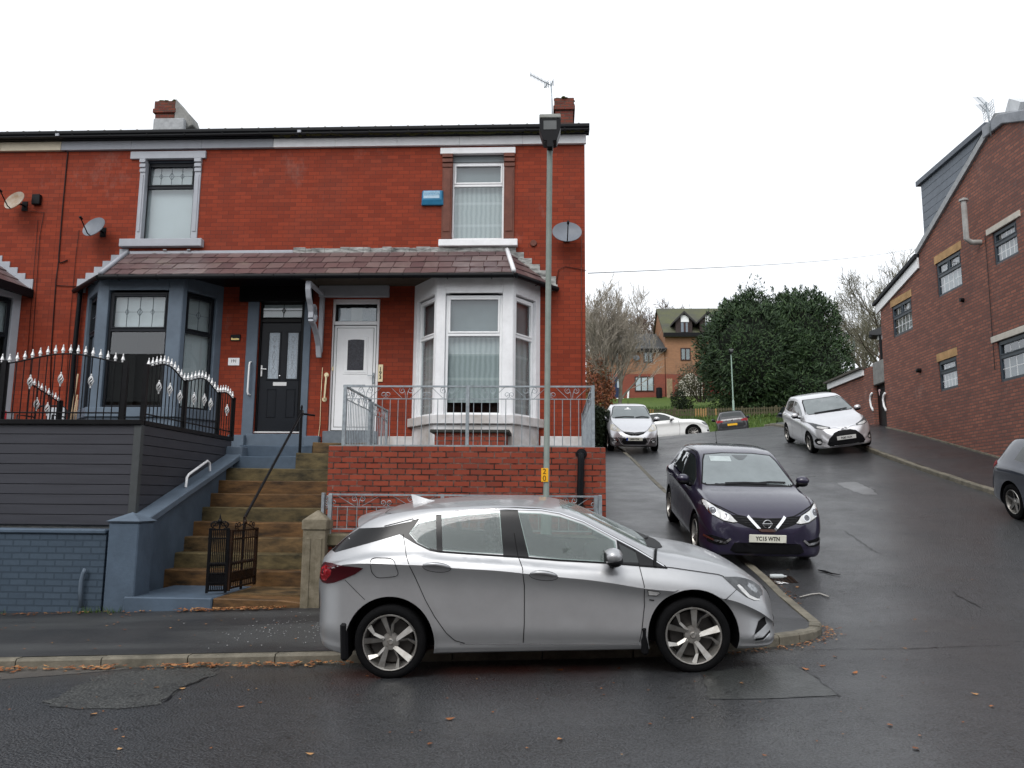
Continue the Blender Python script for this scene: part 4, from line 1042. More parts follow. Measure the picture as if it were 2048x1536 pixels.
pillar('gate_pillar', 'blue grey painted square pillar with a pyramid cap at the foot of the steps', 210, 275, 1024, 1043, 10.32, BLUEP, SLATEP, neck=False)
pillar('gate_pillar', 'bare stone gate pillar with a chipped pyramid cap beside the silver hatchback', 601, 651, 1019, 1041, 10.28, CONC, CONC)
b = MB(); tp = [tuple(pY(u, v, 10.36)) for u, v in [(171, 1138), (167, 1146), (163, 1160), (161, 1180), (162, 1215)]]; b.tube(tp, .028, 8)
b.build('pipe_stub', SLATEP, lw, smooth=True)
pp = thing('sloping_wall', 'blue grey rendered wall sloping up the left side of the stone steps', 'wall', (-5.7, 10.8, .3))
za, zb_ = zY(284, 1047, 10.75), zY(458, 908, 14.05)
b = MB(); b.prism([(-5.64, 10.76, -.1), (-5.64, 14.05, -.1), (-5.64, 14.05, zb_-.10), (-5.64, 10.76, za-.10)], (-.2, 0, 0)); b.build('wall', BLUEP, pp)
b = MB(); b.prism([(-5.535, 10.72, za-.11), (-5.535, 14.1, zb_-.095), (-5.535, 14.1, zb_), (-5.535, 10.72, za)], (-.29, 0, 0)); b.build('coping', SLATEP, pp, bevel=.014)
MB().box(-5.83, -5.53, 14.1, 14.75, 1.9, zb_+.14).build('end_block', SLATEP, pp, bevel=.015)
FX = -5.87
zf0, zf1 = zY(120, 1050, 11.1), zY(120, 849, 11.1)
fe = thing('board_fence', 'dark grey composite board fence screening the raised garden of the grey house', 'fence', (-8, 11.1, 1.2))
b = MB(); n = 10; hh = (zf1-zf0)/n
for k in range(n): b.box(-14, FX-.05, 11.1+.001*(k % 2), 11.15, zf0+k*hh+.006, zf0+(k+1)*hh-.002)
b.box(-14, FX-.05, 11.12, 11.16, zf0, zf1-.01)
b.build('board_panel', COMPO, fe, bevel=.004)
b = MB()
for k in range(n+2):
    z = zf1-(k+1)*hh; yb = 14.35
    def lowY(zz): return 10.75+(zz-za)/(zb_-za)*(14.1-10.75)
    ye = min(14.35, max(11.3, lowY(z+hh)+.55)) if z < 2.25 else 14.35
    b.box(FX, FX+.04+.001*(k % 2), 11.18, ye, z+.006, z+hh-.002)
b.build('board_panel', COMPO, fe, bevel=.004)
MB().box(FX-.06, FX+.05, 11.085, 11.18, zf0-.3, zf1).build('corner_post', plain('grey_post', (.055, .06, .062), .5), fe, bevel=.006)
b = MB(); b.box(-14, FX+.05, 11.05, 11.17, zf1+.001, zf1+.07); b.box(FX-.03, FX+.06, 11.171, 14.4, zf1+.002, zf1+.069); b.build('top_rail', BLACKM, fe, bevel=.006)
tr = thing('raised_terrace', 'raised front terrace behind the grey board fence', 'terrace', (-9, 13, 2.4))
MB().box(-14, FX-.06, 11.17, YF-.005, -.3, zf1-.08).build('slab', CEMENT, tr)

# ------------------------------------------------------------------ black railings with silver finials
def finial_mesh():
    b = MB(); b.lathe([(0, .13), (.006, .128), (.006, .115), (.012, .108), (.008, .098), (.016, .075), (.026, .045), (.028, .035), (.016, .026), (.02, .014), (.016, 0), (0, 0)], (0, 0, 0), 'z', 8)
    return b.mesh('finial', SILVERM, smooth=50)
def basket_mesh():
    b = MB()
    for k in range(5):
        pts = []
        for i in range(11):
            t = i/10; a = 2*pi*k/5+t*pi*1.1; r = .004+.030*sin(pi*t)**1.2; pts.append((r*cos(a), r*sin(a), (t-.5)*.15))
        b.tube(pts, .008, 6)
    b.sphere((0, 0, .09), (.012, .012, .022), 6, 5); b.sphere((0, 0, -.09), (.012, .012, .022), 6, 5)
    return b.mesh('basket_twist', SILVERM, smooth=True)
FIN, BAS = finial_mesh(), basket_mesh()
def spear_rail(root, P, Q, z0, z1, arch, n, posts=(True, True), baskets=(), wave=1, bar=.0085, finscale=1.0, rise=0.0):
    P, Q = Vector((P[0], P[1], 0)), Vector((Q[0], Q[1], 0)); b = MB()
    def top(t): return z1+rise*t+arch*sin(pi*min(1, max(0, t*wave)))**1.5
    pts = []
    for i in range(25):
        t = i/24; p = P.lerp(Q, t); pts.append((p.x, p.y, top(t)-.02))
    b.tube(pts, .011, 6)
    b.tube([(P.x, P.y, z0+.10), (Q.x, Q.y, z0+.10)], .011, 6)
    for k, on in enumerate(posts):
        if on:
            p = P if k == 0 else Q; z = top(k); b.box(p.x-.032, p.x+.032, p.y-.032, p.y+.032, z0-.05, z+.02)
    for i in range(n):
        t = (i+.5)/n; p = P.lerp(Q, t); b.tube([(p.x, p.y, z0), (p.x, p.y, top(t))], bar, 6)
        o = bpy.data.objects.new('finial', FIN); COL.objects.link(o); o.location = (p.x, p.y, top(t)-.01); o.scale = (finscale,)*3; adopt(o, root)
        if i in baskets:
            o = bpy.data.objects.new('basket_twist', BAS); COL.objects.link(o); o.location = (p.x, p.y, lerp(z0, top(t), .60)); adopt(o, root)
    b.build('railing_panel', BLACKM, root)
r1 = thing('railing', 'black arched railing with silver spear tips on top of the grey board fence', 'railing', (-7, 11.1, zf1))
zt = zY(12, 724, 11.1)
spear_rail(r1, (xY(6, 780, 11.1), 11.1), (xY(249, 780, 11.1), 11.1), zf1+.07, zt, .14, 16, baskets=(3, 7, 11))
spear_rail(r1, (xY(6, 780, 11.1)-1.75, 11.1), (xY(6, 780, 11.1), 11.1), zf1+.07, zt, .14, 16, posts=(True, False))
Ys = [11.18, 12.45, 13.75, 14.4]
for k, (nb, bs) in enumerate(((11, (3, 6, 9)), (10, (2, 5, 7)), (6, (3,)))):
    spear_rail(r1, (FX+.01, Ys[k]), (FX+.01, Ys[k+1]), zf1+.07, zt-.02*k-.04, .15 if k < 2 else .06, nb, posts=(k == 0, True), baskets=bs, wave=1, rise=-.04)
r2 = thing('railing', 'short lower black railing with silver tips behind the tall one, left edge', 'railing', (-7.7, 11.6, zf1))
spear_rail(r2, (-7.62, 11.3), (-7.75, 12.2), zf1-.05, zY(14, 765, 11.2), -.0, 8, posts=(False, True), baskets=(1, 4), finscale=.8, rise=-.16)

# things standing on the raised terrace
ch = thing('garden_chair', 'white backed metal garden chair behind the black railing', 'chair', (xY(100, 830, 13.2), 13.2, zf1-.08))
cx, cy, cz = xY(100, 830, 13.2), 13.2, zY(100, 858, 13.2)
b = MB()
b.tube([(cx-.27, cy, cz-.3), (cx-.27, cy+.02, cz+.33), (cx-.18, cy+.04, cz+.40), (cx+.18, cy+.04, cz+.40), (cx+.27, cy+.02, cz+.33), (cx+.27, cy, cz-.3)], .014, 7)
for s_ in (-1, 1): b.tube([(cx+s_*.27, cy, cz+.2), (cx+s_*.30, cy-.4, cz+.2), (cx+s_*.30, cy-.42, cz-.3)], .014, 7)
b.build('chair_frame', BLACKM, ch, smooth=True)
MB().box(cx-.06, cx+.24, cy+.015, cy+.03, cz+.02, cz+.37).build('backrest', plain('pale_mesh_fabric', (.45, .47, .5), .7), ch, bevel=.01)
MB().box(cx-.27, cx+.27, cy-.42, cy, cz-.02, cz+.01).build('seat', plain('dark_mesh_fabric', (.02, .02, .02), .7), ch, bevel=.01)
for k, (u0, v0, u1, v1) in enumerate(((139, 846, 156, 748), (143, 846, 155, 790), (150, 846, 155, 800))):
    b = MB(); p0, p1 = pY(u0, v0+8, 12.6+.05*k), pY(u1, v1, 12.75+.05*k); b.tube([tuple(p0), tuple(p1)], .013, 7)
    tag(b.build('cane', WOODPALE, None, smooth=True), ('long bare wooden cane leaning by the grey bay', 'middle one of three bare canes by the grey bay', 'shortest bare wooden cane leaning by the grey bay')[k], 'cane', 'canes leaning on the terrace')
b = MB(); q = rect(3, 822, 12.5, 846, 11.6); b.lathe([(0, q[2]-.1), (.035, q[2]-.1), (.035, q[3]-.04), (.028, q[3]), (.012, q[3]+.01), (0, q[3]+.01)], ((q[0]+q[1])/2, 11.6, 0), 'z', 14)
tag(b.build('bottle', plain('red_plastic', (.45, .02, .03), .4), None, smooth=40), 'red plastic bottle standing behind the railing at the left edge', 'bottle')

# ------------------------------------------------------------------ galvanised railings of the end house
def spiral(c, d, r, turns, a0, s=1, n=26):
    """scroll in the plane of direction d and z"""
    out = []
    for i in range(n+1):
        t = i/n; a = a0+s*t*turns*2*pi; rr = lerp(r, r*.22, t); out.append(Vector(c)+Vector(d)*rr*cos(a)+Vector((0, 0, rr*sin(a))))
    return out
def scroll_rail(root, P, Q, z0, zt, zm, bars, post_t=(0, 1), motif=1, barr=.006, postw=.024, name='railing_panel', wire=.0045):
    P, Q = Vector((P[0], P[1], 0)), Vector((Q[0], Q[1], 0)); d = (Q-P).normalized(); L = (Q-P).length; n = Vector((d.y, -d.x, 0))
    b = MB(); b.frame(P, d, n)
    b.box(0, L, -.018, .018, zt-.012, zt+.012); b.box(0, L, -.008, .008, zm-.006, zm+.006); b.box(0, L, -.014, .014, z0, z0+.018)
    for t in post_t: b.box(t*L-postw, t*L+postw, -postw-.001, postw+.001, z0-.02, zt+.016)
    for i in range(bars):
        x = L*(i+.75)/(bars+.5); b.tube([(x, 0, z0+.01), (x, 0, zm)], barr, 6)
    b.T = None
    zc = (zt+zm)/2; h = (zt-zm)/2-.010; r = h*.62
    for k in range(motif):
        s0, s1 = L*(k+.02)/motif, L*(k+.98)/motif; m_ = (s0+s1)/2
        for sg in (-1, 1):
            c = P+d*(m_+sg*r*1.15)+Vector((0, 0, zc+h-r)); b.tube(spiral(c, d, r, 1.35, pi/2 if sg > 0 else pi/2, -sg), wire, 5)
            e = P+d*(m_+sg*(s1-s0)*.46)+Vector((0, 0, zc-h+r)); b.tube(spiral(e, d, r*.95, 1.3, -pi/2, sg), wire, 5)
            b.tube([P+d*(m_+sg*.01)+Vector((0, 0, zc-h)), P+d*(m_+sg*r*.35)+Vector((0, 0, zc)), P+d*(m_+sg*r*1.1)+Vector((0, 0, zc+h))], wire, 5)
            b.tube([P+d*(m_+sg*r*1.2)+Vector((0, 0, zc-h)), P+d*(m_+sg*(s1-s0)*.40)+Vector((0, 0, zc+h*.95))], wire, 5)
    return b.build(name, GALV, root, smooth=30)
gr = thing('railing', 'galvanised scroll topped railing round the raised garden of the end house', 'railing', (-1.2, YW, ZW))
x0, x1 = xY(689, 830, YW+.1), xY(1186, 830, YW+.1); YR_ = YW+.1
ztr, zmr = zY(935, 773, YR_), zY(935, 798, YR_)
xmid = xY(935, 830, YR_)
scroll_rail(gr, (x0, YR_), (xmid, YR_), ZW+.012, ztr, zmr, 15, (0, 1), 3)
scroll_rail(gr, (xmid, YR_), (x1, YR_), ZW+.012, ztr, zmr, 15, (1,), 3)
scroll_rail(gr, (x0, YR_+.05), (x0, 13.4), ZW+.012, ztr, zmr, 15, (1,), 2)
scroll_rail(gr, (x0+.01, 13.5), (x0+.01, 14.75), ZW+.012, ztr-.04, zmr-.04, 9, (0, 1), 2, name='gate')
scroll_rail(gr, (x1, YR_+.05), (x1, YF-.05), ZW+.012, ztr, zmr, 34, (1,), 6, barr=.0085)
# low stone wall with the lower railing, behind the parked hatchback
lw3 = thing('low_wall', 'low stone coped wall behind the silver hatchback, carrying a scroll railing', 'wall', (-1, 10.4, .3))
zc3 = zY(690, 1068, 10.42)
x0_, x1_ = xY(652, 1100, 10.42), .70
MB().box(x0_, x1_, 10.46, 10.66, -.1, zc3-.16).build('wall', RED_WALL, lw3); b = MB()
cuts = rng(x0_-.04, x1_+.03, .95)
for i in range(len(cuts)-1): b.box(cuts[i]+.003, cuts[i+1]-.003, 10.40, 10.74, zc3-.159, zc3)
b.build('coping', COPING, lw3, bevel=.02)
MB().box(x0_+.02, x1_-.02, 10.74, YW-.002, -.1, zc3-.05).build('planting_bed', plain('dark_soil', (.02, .015, .01), .95, vary=.4, vscale=20, bump=.8), lw3)
gr2 = thing('railing', 'low galvanised scroll railing on the stone coping behind the silver hatchback', 'railing', (-1.2, 10.55, zc3))
yl = 10.56
xl_, xr_ = xY(661, 1010, yl), xY(1192, 1010, yl)
ztl, zml = zY(940, 991, yl), zY(940, 1015.5, yl)
scroll_rail(gr2, (xl_, yl), (xY(885, 1000, yl), yl), zc3+.05, ztl, zml, 11, (0, 1), 2, postw=.022, barr=.006)
scroll_rail(gr2, (xY(885, 1000, yl), yl), (xr_, yl), zc3+.05, ztl, zml, 15, (1,), 3, postw=.022, barr=.006)
for q in ((xr_+.03, xr_+.075, yl-.05, yl+.02, zc3-.02, ztl+.02), (xl_-.115, xl_-.075, yl-.04, yl+.03, zc3-.1, ztl+.02), (xl_-.02, xl_+.03, yl-.06, yl-.028, zc3-.15, ztl)): MB().box(*q).build('gate_post', GALV, gr2, bevel=.004)
b = MB()
for k in range(5): b.tube(spiral((xl_-.05, yl, ztl-.04-.03*k), (1, 0, 0), .022, 1, k, 1, 12), .006, 5)
b.build('gate_latch', GALV, gr2, smooth=True)
gl = thing('railing', 'galvanised side railing running back along the right end of the brick wall', 'railing', (xr_, 11, zc3))
scroll_rail(gl, (xr_+.05, yl+.06), (xr_+.05, YW-.05), zc3+.05, ztl, zml, 7, (1,), 1)

# ------------------------------------------------------------------ gate and handrail
gt = thing('iron_gate', 'narrow rusting black iron double gate folded open on the steps', 'gate', (-4.5, 10.7, ZS0))
def leaf(P, Q, z0, z1, n, m):
    P, Q = Vector((P[0], P[1], 0)), Vector((Q[0], Q[1], 0)); d = (Q-P).normalized(); L = (Q-P).length; nn = Vector((d.y, -d.x, 0)); b = MB(); b.frame(P, d, nn)
    for z in (z0+.03, z0+.13, lerp(z0, z1, .86), z1): b.box(0, L, -.012, .012, z-.010, z+.010)
    for x in (0, L): b.box(x-.017, x+.017, -.017, .017, z0, z1+.02)
    for i in range(n): x = L*(i+1)/(n+1); b.tube([(x, 0, z0+.03), (x, 0, z1)], .007, 6); b.sphere((x, 0, lerp(z0, z1, .45)), (.018, .018, .03), 6, 5); b.sphere((x, 0, lerp(z0, z1, .30)), (.014, .014, .022), 6, 5)
    b.T = None
    for sg in (-1, 1):
        for r, q in ((.06, .30), (.045, .44)): 
            c = P+d*(L/2+sg*L*q*.75)+Vector((0, 0, z1+.07)); b.tube(spiral(c, d, r, 1.2, -pi/2, sg, 16), .007, 5)
        b.tube([P+d*(L/2+sg*L*.45)+Vector((0, 0, z1)), P+d*(L/2+sg*.04)+Vector((0, 0, z1+.09)), P+d*(L/2)+Vector((0, 0, z1+.14))], .008, 5)
    c = P+d*(L/2); b.tube([(c.x, c.y, z1), (c.x, c.y, z1+.13), (c.x, c.y, z1+.21)], [.010, .018, .002], 6); b.sphere((c.x, c.y, z1+.11), (.03, .03, .035), 7, 5)
    b.frame(P, d, nn)
    b.box(L*.1, L*.9, -.002, .002, z0+.1, lerp(z0, z1, .3))
    return b.build('gate_leaf', m, gt, smooth=30)
zg0, zg1 = ZS0+.02, zY(460, 1059, 10.75)
leaf((xY(418, 1100, 10.62), 10.62), (xY(455, 1100, 10.72), 10.72), zg0, zg1, 9, BLACKM)
leaf((xY(461, 1100, 10.74), 10.74), (xY(512, 1100, 11.55), 11.55), zg0+.02, zg1-.02, 11, RUSTYM)
hr = thing('handrail', 'black iron handrail slanting down the middle of the stone steps', 'handrail', (-4.43, 13.9, 2.3))
pt_, pb_ = pY(603, 826, y9+.12), pY(489, 1036, 11.35)
b = MB(); b.tube([tuple(pt_), tuple(pb_)], .021, 10); e = pt_+Vector((.0, .12, -.01)); b.build('rail', BLACKM, hr, smooth=40)
b = MB(); pb2 = (pt_.x, pt_.y, ZS0+9*SR); b.tube([pb2, (pt_.x, pt_.y, pt_.z+.06)], .026, 10); b.sphere((pt_.x, pt_.y, pt_.z+.10), (.022, .022, .05), 8, 6); b.tube([(pb2[0], pb2[1], pb2[2]), (pb2[0], pb2[1], pb2[2]+.03)], .05, 10); b.box(pt_.x-.03, pt_.x+.03, pt_.y-.035, pt_.y+.035, pt_.z-.05, pt_.z+.05)
b.build('post', BLACKM, hr, smooth=40)
b = MB(); b.tube([(pt_.x, pt_.y, pt_.z-.01), (pt_.x+.20, pt_.y+.15, pt_.z-.03)], .018, 8); b.build('side_arm', BLACKM, hr, smooth=40)
b = MB(); b.tube([tuple(pb_), (pb_.x, pb_.y, ZS0)], .018, 8); b.build('lower_post', BLACKM, hr, smooth=40)

# grab rails
def grab(pts, r, m, label, disc=None):
    b = MB(); b.tube(pts, r, 10)
    if disc:
        for k in (0, -1): b.lathe([(0, -.02), (disc, -.018), (disc*1.1, 0)], pts[k], 'y', 14)
    tag(b.build('grab_rail', m, None, smooth=45), label, 'grab rail', 'grab rails by the front doors')
Y_ = YF-.03
def P3(u, v, y): return tuple(pY(u, v, y))
grab([P3(502, 724, Y_), P3(500, 724.5, Y_-.07), P3(498.5, 730, Y_-.08), P3(495, 782, Y_-.08), P3(496, 788, Y_-.07), P3(500, 790, Y_)], .018, UPVC, 'white grab rail fixed upright on the grey pilaster beside the black door')
grab([P3(653, 750, YF), P3(652.5, 752, YF-.06), P3(648.5, 797, YF-.06), P3(649, 799, YF)], .018, IVORY, 'cream upright grab rail with round end plates beside the white door', .045)
Yp0, Yp1 = 12.25, 13.1
def capz(y): return za+(y-10.72)/(14.1-10.72)*(zb_-za)
xg_ = -5.66
grab([(xg_, Yp0, capz(Yp0)), (xg_, Yp0+.02, capz(Yp0)+.15), (xg_, Yp0+.08, capz(Yp0)+.20), (xg_, Yp1-.12, capz(Yp1)+.16), (xg_, Yp1-.03, capz(Yp1)+.13), (xg_, Yp1, capz(Yp1))], .020, UPVC, 'white bent grab rail on top of the blue sloping wall')

# drain pipe on the garden wall
b = MB(); Yp = YW-.075
b.tube([P3(1162, 911, YW+.02), P3(1162, 911, YW-.03), P3(1162, 912, Yp), P3(1162, 918, Yp), P3(1160, 1000, Yp), P3(1159, 1060, Yp)], .048, 12)
b.lathe([(0, -.02), (.075, -.012), (.08, 0)], P3(1163, 908, YW), 'y', 16)
tag(b.build('drain_pipe', BLACKP, None, smooth=50), 'black plastic drain pipe coming out of the brick retaining wall', 'pipe')

# ------------------------------------------------------------------ street lamp
def street_lamp(u_top, u_bot, v_top, v_mid, v_bot, Y, ground, label, wpx=45, col=POLEG, sign=False, group='street lamp columns'):
    s = Y/FPX; zt = zY(u_top, v_top, Y); xt = xY(u_top, v_top+60, Y); xb = xY(u_bot, v_bot, Y); zc = zY(u_top, v_mid, Y)
    lean = (xt-xb)/max(.1, zt-zY(u_bot, v_bot, Y))
    x0 = xb-(zY(u_bot, v_bot, Y)-ground)*lean
    t = thing('street_lamp', label, 'street lamp', (x0, Y, ground), group)
    b = MB(); X = lambda z: x0+(z-ground)*lean
    b.tube([(X(ground), Y, ground), (X(ground+1.15), Y, ground+1.15), (X(ground+1.2), Y, ground+1.2), (X(zc), Y, zc)], [.068, .068, .037, .037], 16)
    b.build('column', col, t, smooth=40)
    w = wpx*s/2; H = zt-zc; xc = X(zt)
    b = MB(); D = .23
    out = [(-w, H*.86), (-w*.98, H*.55), (-w*.62, H*.16), (-w*.30, H*.14), (-w*.26, -.02), (w*.26, -.02), (w*.30, H*.14), (w*.62, H*.16), (w*.98, H*.55), (w, H*.86)]
    b.prism([(xc+x, Y-D/2-.03, zc+z) for x, z in out], (0, D, 0)); b.build('lantern', BLACKP, t, bevel=.006)
    b = MB(); b.box(xc-w*1.0, xc+w*1.0, Y-D/2-.04, Y+D/2-.02, zc+H*.865, zc+H); b.build('canopy', plain('pale_lamp_canopy', (.34, .35, .34), .5, c2=(.2, .2, .17)), t, bevel=.012)
    b = MB(); b.box(xc-w*.60, xc+w*.60, Y-D/2-.036, Y-D/2-.031, zc+H*.50, zc+H*.78); b.build('lamp_window', plain('dusty_lamp_glass', (.10, .105, .105), .3), t)
    return t, X
lg = paveH(-.05, 10.1)
lamp1, LX = street_lamp(1100, 1092.5, 238, 300, 985, 10.1, lg, 'tall grey street lamp column standing in front of the end house')
zs_ = zY(1091, 950, 10.05); xs_ = xY(1089.5, 950, 10.05); hw = .044
MB().box(xs_-hw, xs_+hw, 10.052, 10.058, zs_-.085, zs_+.085).build('number_plate', YELLOW, lamp1, bevel=.002)
text_mesh('number_lettering', '2', .095, (xs_-.004, 10.051, zs_+.042), (1, 0, 0), (0, -1, 0), BLACKT, lamp1, .001, stretch=1.0)
text_mesh('number_lettering', '0', .095, (xs_-.004, 10.051, zs_-.044), (1, 0, 0), (0, -1, 0), BLACKT, lamp1, .001, stretch=1.0)
text_mesh('lantern_lettering', 'DW', .035, (LX(zY(1099, 284, 10.1)), 9.94, zY(1099, 284, 10.1)), (1, 0, 0), (0, -1, 0), plain('worn_print', (.12, .12, .12), .5), lamp1, .001) if False else None

# ------------------------------------------------------------------ things fixed to the house walls
def dish(u, v, wpx, hpx, m, label, yaw=0, Y=YF, back=False, foot=None):
    c = pY(u, v, Y-.32); s = (Y-.32)/FPX; a, h = wpx*s/2, hpx*s/2
    t = thing('satellite_dish', label, 'satellite dish', tuple(c), 'satellite dishes on the terrace')
    n = Vector((sin(yaw)*.93, -cos(yaw)*.93, .36)).normalized(); right = Vector((n.y*-1, n.x, 0)).normalized(); right = Vector((cos(yaw), sin(yaw), 0)); up = n.cross(right) * -1
    if up.z < 0: up = -up
    b = MB(); rings = 6; N = 28; vs = [tuple(c-n*.07)]; fs = []
    for r in range(1, rings+1):
        q = r/rings
        for k in range(N):
            g = 2*pi*k/N; p = c+right*(a*q*cos(g))+up*(h*1.12*q*sin(g))-n*(.07*(1-q*q)); vs.append(tuple(p))
    for k in range(N): fs.append((0, 1+k, 1+(k+1) % N))
    for r in range(rings-1):
        for k in range(N): fs.append((1+r*N+k, 1+r*N+(k+1) % N, 1+(r+1)*N+(k+1) % N, 1+(r+1)*N+k))
    bs = len(vs); vs += [tuple(Vector(p)-n*.012) for p in vs]; fs += [tuple(i+bs for i in reversed(f)) for f in fs]
    fs += [(1+(rings-1)*N+k, 1+(rings-1)*N+(k+1) % N, bs+1+(rings-1)*N+(k+1) % N, bs+1+(rings-1)*N+k) for k in range(N)]
    b.add(vs, fs); b.build('reflector', m, t, smooth=50, fix=False)
    b = MB(); f0 = c-up*h*1.05; lnb = c+n*.33-up*h*.25
    b.tube([tuple(f0-n*.03), tuple(f0+n*.06), tuple(lnb)], .012, 6); b.tube([tuple(lnb+n*.03+up*.01), tuple(lnb-n*.04-up*.0)], [.028, .022], 8); b.build('feed_arm', BLACKM, t, smooth=40)
    b = MB(); w_ = Vector((c.x-sin(yaw)*.1, Y-.005, c.z-.02)); b.tube([tuple(c-n*.09), tuple(w_+Vector((0, -.12, 0))), tuple(w_)], .020, 7); b.box(w_.x-.06, w_.x+.06, Y-.02, Y-.001, w_.z-.10, w_.z+.10); b.build('wall_bracket', BLACKM, t)
dish(1134, 463, 61, 46, DISHG, 'grey satellite dish beside the lamp column on the end house', .05)
dish(187, 453, 56, 44, DISHG, 'grey satellite dish beside the slate framed upper window', -.28)
dish(28, 400, 50, 42, DISHW, 'rust stained white satellite dish at the left edge', -.25)
q = rect(843, 381, 887, 410, YF-.05)
al = thing('alarm_box', 'blue burglar alarm box on the brick wall beside the white upper window', 'alarm box', ((q[0]+q[1])/2, YF, q[2]))
b = MB(); x0, x1, z0, z1 = q; o = .035
b.add([(x0, YF-.001, z0), (x1, YF-.001, z0), (x1, YF-.001, z1), (x0, YF-.001, z1), (x0+.0, YF-.06, z0-.0), (x1, YF-.06, z0), (x1-o, YF-.105, z1-.02), (x0+o, YF-.105, z1-.02), (x0+o, YF-.105, z0+.10), (x1-o, YF-.105, z0+.10)],
      [(0, 1, 5, 4), (4, 5, 9, 8), (8, 9, 6, 7), (7, 6, 2, 3), (0, 4, 8, 7, 3), (1, 2, 6, 9, 5), (0, 3, 2, 1)])
b.build('cover', BLUEBOX, al, bevel=.006)
MB().box(x0+o+.015, x1-o-.04, YF-.110, YF-.106, z0+.125, z1-.035).build('printed_panel', PALEPLATE, al)
b = MB(); rnd = random.Random(4)
for k in range(3):
    x = x0+o+.03
    while x < x1-o-.06: w = rnd.uniform(.012, .03); b.box(x, x+w, YF-.1125, YF-.1105, z1-.065-k*.03, z1-.05-k*.03); x += w+.008
b.build('worn_print', BLUEBOX, al)
q = rect(456.5, 716, 479, 731, YF); pq = thing('number_plaque', 'white oval ended house number plaque reading 191', 'plaque', ((q[0]+q[1])/2, YF, q[2]))
MB().box(q[0], q[1], YF-.012, YF-.001, q[2], q[3]).build('plate', UPVC, pq, bevel=.004)
text_mesh('number_lettering', '191', .085, ((q[0]+q[1])/2, YF-.013, (q[2]+q[3])/2+.01), (1, 0, 0), (0, -1, 0), BLACKT, pq, .001, bold=.001)
q = rect(462, 669.5, 481.5, 682, YF); pq = thing('wall_plaque', 'small black wall plaque with gold lettering above the house number', 'plaque', ((q[0]+q[1])/2, YF, q[2]))
MB().box(q[0], q[1], YF-.03, YF-.001, q[2], q[3]).build('plate', BLACKM, pq, bevel=.006)
b = MB(); rnd = random.Random(8); x = q[0]+.02
while x < q[1]-.03: w = rnd.uniform(.012, .022); b.box(x, x+w, YF-.034, YF-.031, q[2]+.015, q[2]+.045+rnd.uniform(0, .015)); x += w+.003
b.build('gold_lettering', BRONZE, pq)
q = rect(756, 729, 765.5, 763.5, YF-.02); pq = thing('number_plaque', 'tall cream house number plate reading 193 beside the white door', 'plaque', ((q[0]+q[1])/2, YF, q[2]))
MB().box(q[0], q[1], YF-.02, YF-.001, q[2], q[3]).build('plate', IVORY, pq, bevel=.004)
for k, c in enumerate('193'): text_mesh('number_lettering', c, .105, ((q[0]+q[1])/2, YF-.021, lerp(q[3], q[2], .27+.24*k)), (1, 0, 0), (0, -1, 0), BLACKT, pq, .001, bold=.003)

def aerial(root_label, mast, boom, refl, Y, r=.012):
    t = thing('tv_aerial', root_label, 'tv aerial', tuple(pY(*mast[0], Y)), 'tv aerials on the chimneys')
    MB().tube([tuple(pY(u, v, Y)) for u, v in mast], r*1.4, 7).build('mast', GALV, t, smooth=True)
    b = MB(); p0, p1 = pY(*boom[0], Y), pY(*boom[1], Y+.2); b.tube([tuple(p0), tuple(p1)], r, 6); d = (p1-p0).normalized()
    for i in range(14):
        c = p0.lerp(p1, (i+.3)/16); b.tube([tuple(c-Vector((0, .12, 0))), tuple(c+Vector((0, .12, 0)))], r*.45, 4); b.tube([tuple(c-Vector((0, 0, .03))), tuple(c+Vector((0, 0, .03)))], r*.5, 4)
    b.build('boom', GALV, t, smooth=True)
    b = MB()
    for (u, v, w, h) in refl:
        c = pY(u, v, Y+.15); s = Y/FPX; w *= s; h *= s
        for k in range(4): z = c.z-h/2+h*k/3; b.tube([(c.x-w/2, c.y+.1*k, z), (c.x+w/2, c.y-.1, z)], r*.5, 4)
        for k in range(3): x = c.x-w/2+w*k/2; b.tube([(x, c.y, c.z-h/2), (x, c.y, c.z+h/2)], r*.5, 4)
    b.build('reflector_grid', GALV, t, smooth=True); return t
aerial('tv aerial on a thin mast beside the right hand chimney of the terrace', [(1105, 246), (1104, 205), (1102, 166)], [(1060, 149), (1104, 172)], [(1093, 170, 9, 14), (1104, 167, 6, 12)], 19.9)
